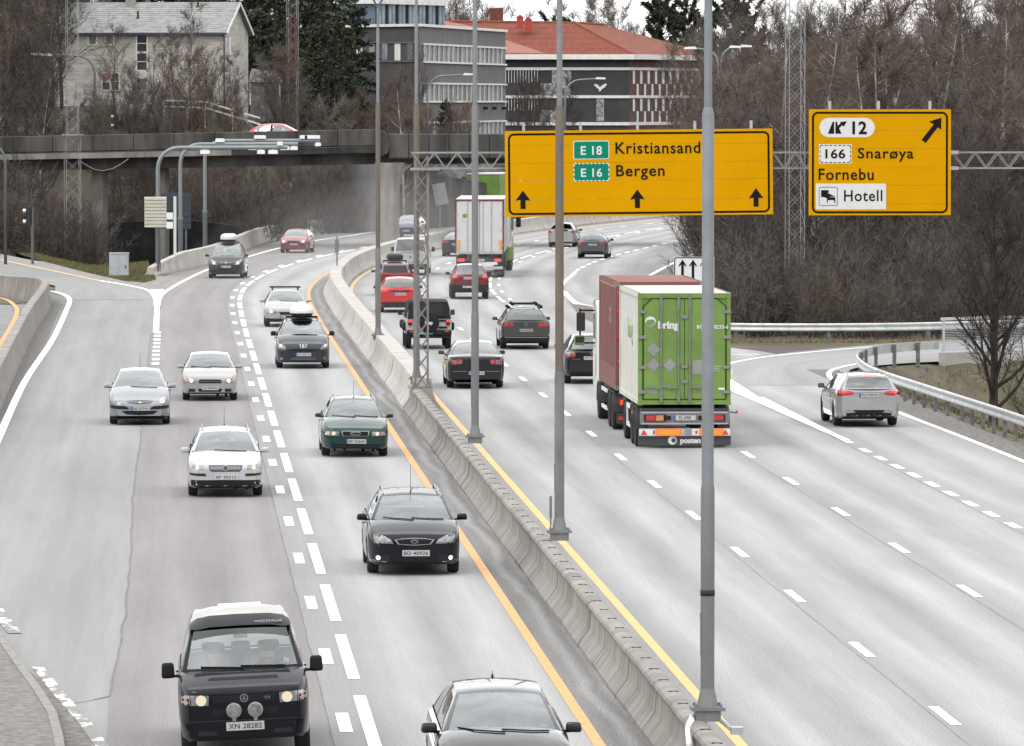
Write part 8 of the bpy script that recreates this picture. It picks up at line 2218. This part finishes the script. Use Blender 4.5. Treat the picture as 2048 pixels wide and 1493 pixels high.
for sg in (1, -1):
    f = MB(); f.box((-.0, sg * .85, .80), (.05, .5, .14)); f.build('tail_light', M_TAILON, tk)
    f = MB(); f.box((-.02, sg * .95, .36), (.04, .5, .30)); f.build('mudflap', M_TCHAR, tk); f = MB(); f.box((-.045, sg * .95, .36), (.01, .4, .10)); f.build('reflective_strip', M_SRED, tk)
    b = MB()
    for z in (.45, .95): b.bar((3.9, sg * 1.2, z), (6.2, sg * 1.2, z), .05, .10)
    b.build('side_guard', M_BOXW, tk)
    m_ = MB(); m_.bar((9.7, sg * 1.2, 3.05), (9.75, sg * 1.62, 3.05), .05); m_.bar((9.7, sg * 1.2, 2.1), (9.75, sg * 1.62, 2.1), .05); m_.bar((9.75, sg * 1.62, 2.05), (9.75, sg * 1.62, 3.1), .05); mm_ = m_.build('mirror_arm', M_PLAST, tk)
    q = soft('wing_mirror', (.14, .25, .54), (9.72, sg * 1.60, 2.72), M_PLAST, tk, .3); f = MB(); f.box((-.072, 0, 0), (.004, .22, .54)); f.build('mirror_glass', M_MGLASS, q)
    q = soft('wide_angle_mirror', (.14, .30, .28), (9.72, sg * 1.64, 2.18), M_CGRN, tk, .3); f = MB(); f.box((-.072, 0, .02), (.004, .24, .18)); f.build('mirror_glass', M_MGLASS, q)
cab = soft('cab', (2.1, 2.44, 2.55), (9.15, 0, 2.1), paint('cab_white', (.6, .62, .6), .0, .4), tk, .06); soft('roof_deflector', (1.6, 2.1, .5), (9.0, 0, 3.55), paint('cab_white', (.6, .62, .6)), tk, .2)
for sg in (1, -1):
    f = MB(); f.box((9.4, sg * 1.222, 2.6), (1.0, .01, .75)); f.build('side_window', M_GLASS_D, tk)
f = MB(); f.box((10.21, 0, 2.65), (.01, 2.2, .85)); f.build('windscreen', M_GLASS_D, tk)
cm_ = container('cargo_container', 'maroon container on the truck ahead of the green one', along(9.05), lr, 7.15, 1.14, 3.0, M_CMAR, M_CMAR, M_CMAR, 'plain', ribs=22)
lettering('CK', .62, mat('faded_white', (.32, .22, .20), .6), cm_, (2.4, 1.215, 2.0), (R(90), 0, R(180)))
f = MB(); f.box((3.55, 1.2, .36), (7.0, .02, .5)); f.build('side_panel', mat('container_maroon_faded', (.24, .11, .10), .6, var=.15), cm_)
f = MB(); f.box((3.55, 1.2, 2.86), (7.0, .015, .09)); f.build('edge_stripe', mat('stripe_orange', (.42, .22, .05), .6), cm_)
for z in (.8, 1.5, 2.2, 2.7):
    f = MB(); f.box((-.02, 1.12, z), (.02, .12, .1)); f.build('reflector', M_SRED, cm_)

# --- white refrigerated semi trailer
rear = gp(959, 556.5); s_ = _axis(rear.y + 7)[1]; fdir = Vector((s_ - .005, 1, 0)).normalized(); lr2 = math.atan2(fdir.y, fdir.x)
M_TRW = mat('trailer_white', (.44, .44, .435), .5, var=.06, vscale=1.0); M_TRIMR = mat('trim_dark_red', (.14, .012, .012), .5)
st = empty('semi_trailer', (rear.x, rear.y, .006), lr2); tag(st, 'white refrigerated semi trailer with a round logo on its doors', 'trailer')
b = MB(); b.box((6.7, 0, 2.65), (13.2, 2.5, 2.78)); b.build('box_body', M_TRW, st)
b = MB(); b.box((6.7, 0, 4.05), (13.2, 2.46, .03)); b.build('roof', mat('trailer_roof', (.5, .5, .49), .6), st)
for y in (1.24, -1.24):
    b = MB(); b.box((.06, y, 2.65), (.14, .07, 2.84)); b.build('corner_post', M_TRIMR, st)
for z in (4.02, 1.28):
    b = MB(); b.box((.06, 0, z), (.14, 2.44, .09)); b.build('end_rail', M_TRIMR if z > 2 else M_GALV, st)
for sg in (1, -1):
    b = MB(); b.box((.06, sg * .605, 2.65), (.08, 1.15, 2.62)); d = b.build('door', M_TRW, st)
    for y in (.18, .62):
        k_ = MB(); k_.tube([(.005, sg * y, 1.3), (.005, sg * y, 3.95)], .02, 8); k_.build('locking_bar', M_GALV, d)
    for z in (1.7, 2.5, 3.3): k_ = MB(); k_.box((.0, sg * 1.16, z), (.03, .14, .06)); k_.build('hinge', M_GALV, d)
    b = MB(); b.box((-.02, sg * 1.08, 1.72), (.02, .13, .48)); b.build('marker_board', M_ORNG, st)
    b = MB(); b.box((-.02, sg * .95, .92), (.05, .34, .13)); b.build('tail_light', M_TAILON, st)
    b = MB(); b.box((.1, sg * .98, .42), (.03, .5, .5)); b.build('mudflap', M_TCHAR, st)
    for k in range(4): b = MB(); b.box((-.02, sg * (.25 + .3 * k), 4.04), (.04, .07, .04)); b.build('marker_lamp', M_TAIL, st)
b = MB(); b.box((.0, 0, .52), (.08, 2.4, .14)); b.build('underrun_bar', M_GALV, st)
b = MB(); b.box((.02, 0, .92), (.06, 2.3, .2)); b.build('light_bar', M_CHAS, st)
b = MB(); b.box((-.03, 0, .92), (.02, .52, .12)); pl_ = b.build('number_plate', M_PLATE, st); lettering('JT 4410', .1, M_PLTXT, pl_, (-.043, 0, .92), (R(90), 0, R(-90)))
globe(st, .012, .72, 3.05, .23, mat('logo_grey', (.40, .41, .41), .5), M_TRW); f = MB(); f.prism([(.0, .0), (.2, .02), (.23, .16), (.08, .22), (-.1, .18)], (.006, .66, 3.1), (0, 1, 0), (0, 0, 1), (-.004, 0, 0)); f.build('logo_swoosh', M_CGRN, st, recalc=True)
b = MB(); b.box((5.5, .45, 1.0), (11, .12, .3)); b.box((5.5, -.45, 1.0), (11, .12, .3)); b.build('chassis', M_CHAS, st); lorry_wheels(st, (2.0, 3.3, 4.6), 1.24)
f = MB(); f.box((6.5, -1.255, .8), (3.2, .03, .6)); f.build('side_skirt', M_CHAS, st)
hd_ = Vector((math.cos(lr2 - R(5)), math.sin(lr2 - R(5)), 0)); tp0 = Vector((rear.x, rear.y, 0)) + fdir * 12.6
tx = empty('tractor_unit', (tp0.x, tp0.y, .006), lr2 - R(6.5)); tag(tx, 'white and green truck cab ahead of the semi trailer', 'truck')
q = soft('cab', (2.2, 2.45, 2.75), (2.0, 0, 2.2), paint('cab_white', (.6, .62, .6)), tx, .07); soft('cab_lower', (2.2, 2.47, .8), (2.0, 0, .95), M_CGRN, tx, .1); soft('roof_deflector', (1.8, 2.2, .5), (1.9, 0, 3.7), M_CGRN, tx, .2)
lorry_wheels(tx, (-.6, 2.4), 1.22)
for sg in (1, -1):
    f = MB(); f.box((2.5, sg * 1.232, 2.55), (.9, .01, .8)); f.build('side_window', M_GLASS_D, tx); q = soft('wing_mirror', (.14, .26, .75), (2.95, sg * 1.5, 2.7), M_PLAST, tx, .3)
    m_ = MB(); m_.bar((2.9, sg * 1.2, 2.9), (2.95, sg * 1.5, 2.9), .05); m_.build('mirror_arm', M_PLAST, tx)
b = MB(); b.box((.6, 0, .95), (4.0, .9, .25)); b.build('chassis', M_CHAS, tx)
f = MB(); f.box((3.105, 0, 2.7), (.01, 2.2, .9)); f.build('windscreen', M_GLASS_D, tx)
# --- green box truck farther on
p = at(975, 372, 492); s_ = _axis(497)[1]; lr3 = math.atan2(1, s_)
bt = empty('box_truck', (p.x - .3, 492, .0), lr3); tag(bt, 'green box truck showing above the white trailer', 'truck')
b = MB(); b.box((3.7, 0, 2.35), (7.4, 2.5, 2.7)); b.build('box_body', M_CGRN, bt); b = MB(); b.box((3.7, 0, 3.72), (7.5, 2.54, .08)); b.build('roof', M_TRW, bt)
for k in range(9):
    f = MB(); f.box((-.01, -1.1 + .275 * k, 2.4), (.03, .04, 2.5)); f.build('rear_rib', M_CGRN, bt)
for sg in (1, -1):
    f = MB(); f.box((-.03, sg * 1.2, 2.35), (.08, .1, 2.7)); f.build('corner_post', M_CGRN, bt)
globe(bt, -.03, .42, 2.55, .3, M_SWHT, M_CGRN); lorry_wheels(bt, (1.4, 2.7, 6.4), 1.22)
b = MB(); b.box((3.8, 0, .92), (8.4, 1.0, .2)); b.build('chassis', M_CHAS, bt); soft('cab', (1.9, 2.4, 2.5), (8.6, 0, 2.0), paint('cab_white', (.6, .62, .6)), bt, .07)
# ------------------------------------------------------------------ drivers: one seated figure, copied into the oncoming vehicles
def seated_person():
    J = {'pel': (0, 0, 0, .15), 'bel': (-.03, 0, .18, .135), 'che': (-.08, 0, .40, .155), 'nk0': (-.08, 0, .53, .075), 'nk': (-.07, 0, .60, .062), 'jaw': (-.03, 0, .665, .088), 'hd': (-.045, 0, .75, .112), 'top': (-.06, 0, .83, .090)}
    E = [('pel', 'bel'), ('bel', 'che'), ('che', 'nk0'), ('nk0', 'nk'), ('nk', 'jaw'), ('jaw', 'hd'), ('hd', 'top')]
    for s_, q in ((1, 'l'), (-1, 'r')):
        J.update({'sh' + q: (-.08, s_ * .19, .47, .070), 'el' + q: (.08, s_ * .27, .24, .048), 'wr' + q: (.30, s_ * .16, .33, .034), 'ha' + q: (.37, s_ * .13, .37, .036), 'hip' + q: (.06, s_ * .10, -.02, .10), 'kn' + q: (.45, s_ * .14, .05, .068), 'an' + q: (.66, s_ * .13, -.32, .045), 'ft' + q: (.78, s_ * .13, -.36, .04)})
        E += [('che', 'sh' + q), ('sh' + q, 'el' + q), ('el' + q, 'wr' + q), ('wr' + q, 'ha' + q), ('pel', 'hip' + q), ('hip' + q, 'kn' + q), ('kn' + q, 'an' + q), ('an' + q, 'ft' + q)]
    ks = list(J); me = bpy.data.meshes.new('person'); me.from_pydata([J[k][:3] for k in ks], [(ks.index(a), ks.index(b)) for a, b in E], [])
    o = bpy.data.objects.new('person', me); COL.objects.link(o); md = o.modifiers.new('Skin', 'SKIN'); o.modifiers.new('Sub', 'SUBSURF').levels = 2
    for i, k in enumerate(ks): me.skin_vertices[0].data[i].radius = (J[k][3], J[k][3]); me.skin_vertices[0].data[i].use_root = (k == 'pel')
    dg = bpy.context.evaluated_depsgraph_get(); r = bpy.data.meshes.new_from_object(o.evaluated_get(dg)); bpy.data.objects.remove(o)
    # face: nose, brow hollows, ears
    for v in r.vertices:
        x, y, z = v.co
        if z > .62 and x > .0:
            v.co.x += .022 * math.exp(-((y / .014) ** 2 + ((z - .72) / .022) ** 2)) - .012 * math.exp(-(((abs(y) - .034) / .016) ** 2 + ((z - .748) / .014) ** 2)) + .006 * math.exp(-((y / .03) ** 2 + ((z - .672) / .012) ** 2))
        if .69 < z < .76 and abs(y) > .075 and -.08 < x < -.02: v.co.y *= 1.16
    return r
_pm = seated_person()
M_SKIN = mat('skin', (.42, .25, .18), .6); M_HAIRD = mat('hair', (.05, .035, .025), .8)
def person(car_root, x, y, z, cloth, label):
    me = _pm.copy(); me.materials.clear()
    for m_ in (cloth, M_SKIN, M_HAIRD): me.materials.append(m_)
    for p in me.polygons:
        c_ = p.center; p.use_smooth = True
        p.material_index = 2 if (c_.z > .775 or (c_.z > .66 and c_.x < -.075)) else (1 if (c_.z > .585 or c_.x > .30 and c_.z > .28) else 0)
    o = link('person', me); o.matrix_world = Matrix.Translation(car_root.location) @ car_root.rotation_euler.to_matrix().to_4x4() @ Matrix.Translation((x, y, z)); tag(o, label, 'person'); return o
CL = [mat('cloth_dark', (.03, .032, .04), .9), mat('cloth_grey', (.14, .14, .15), .9), mat('cloth_red', (.16, .04, .035), .9), mat('cloth_blue', (.03, .05, .11), .9)]
for k_, (c_, lab, pas) in enumerate(DRIVEN):
    z = c_.D['zc'] - .50 + c_.D.get('seatz', 0); x = c_.xh - .16
    person(c_.root, x, .37, z, CL[k_ % 4], 'driver at the wheel of the ' + lab)
    if pas: person(c_.root, x, -.37, z, CL[(k_ + 1) % 4], 'front passenger in the ' + lab)
# ------------------------------------------------------------------ road dust whirled up by the traffic beyond the gantry
hm = bpy.data.materials.new('dust'); hm.use_nodes = True; hn = hm.node_tree; hn.nodes.clear()
ho = hn.nodes.new('ShaderNodeOutputMaterial'); hv = hn.nodes.new('ShaderNodeVolumePrincipled'); hv.inputs['Color'].default_value = (.95, .945, .93, 1); hv.inputs['Density'].default_value = .00032
hn.links.new(hv.outputs[0], ho.inputs['Volume'])
for (cx, cy, cz, rx, ry, rz_), lb in (((-6.5, 345, 1.0, 9.5, 125, 4.0), 'faint outer cloud of road dust between gantry and bridge'), ((-6.5, 350, 1.0, 7.0, 100, 3.2), 'inner cloud of road dust between gantry and bridge'), ((-7.5, 375, 1.2, 5.5, 70, 3.4), 'densest road dust under the bridge by the pier')):
    bm = bmesh.new(); bmesh.ops.create_uvsphere(bm, u_segments=24, v_segments=14, radius=1.0); bmesh.ops.scale(bm, vec=(rx, ry, rz_), verts=bm.verts)
    me = bpy.data.meshes.new('dust'); bm.to_mesh(me); bm.free(); me.materials.append(hm); tag(link('dust', me, None, (cx, cy, cz)), lb, kind='stuff')
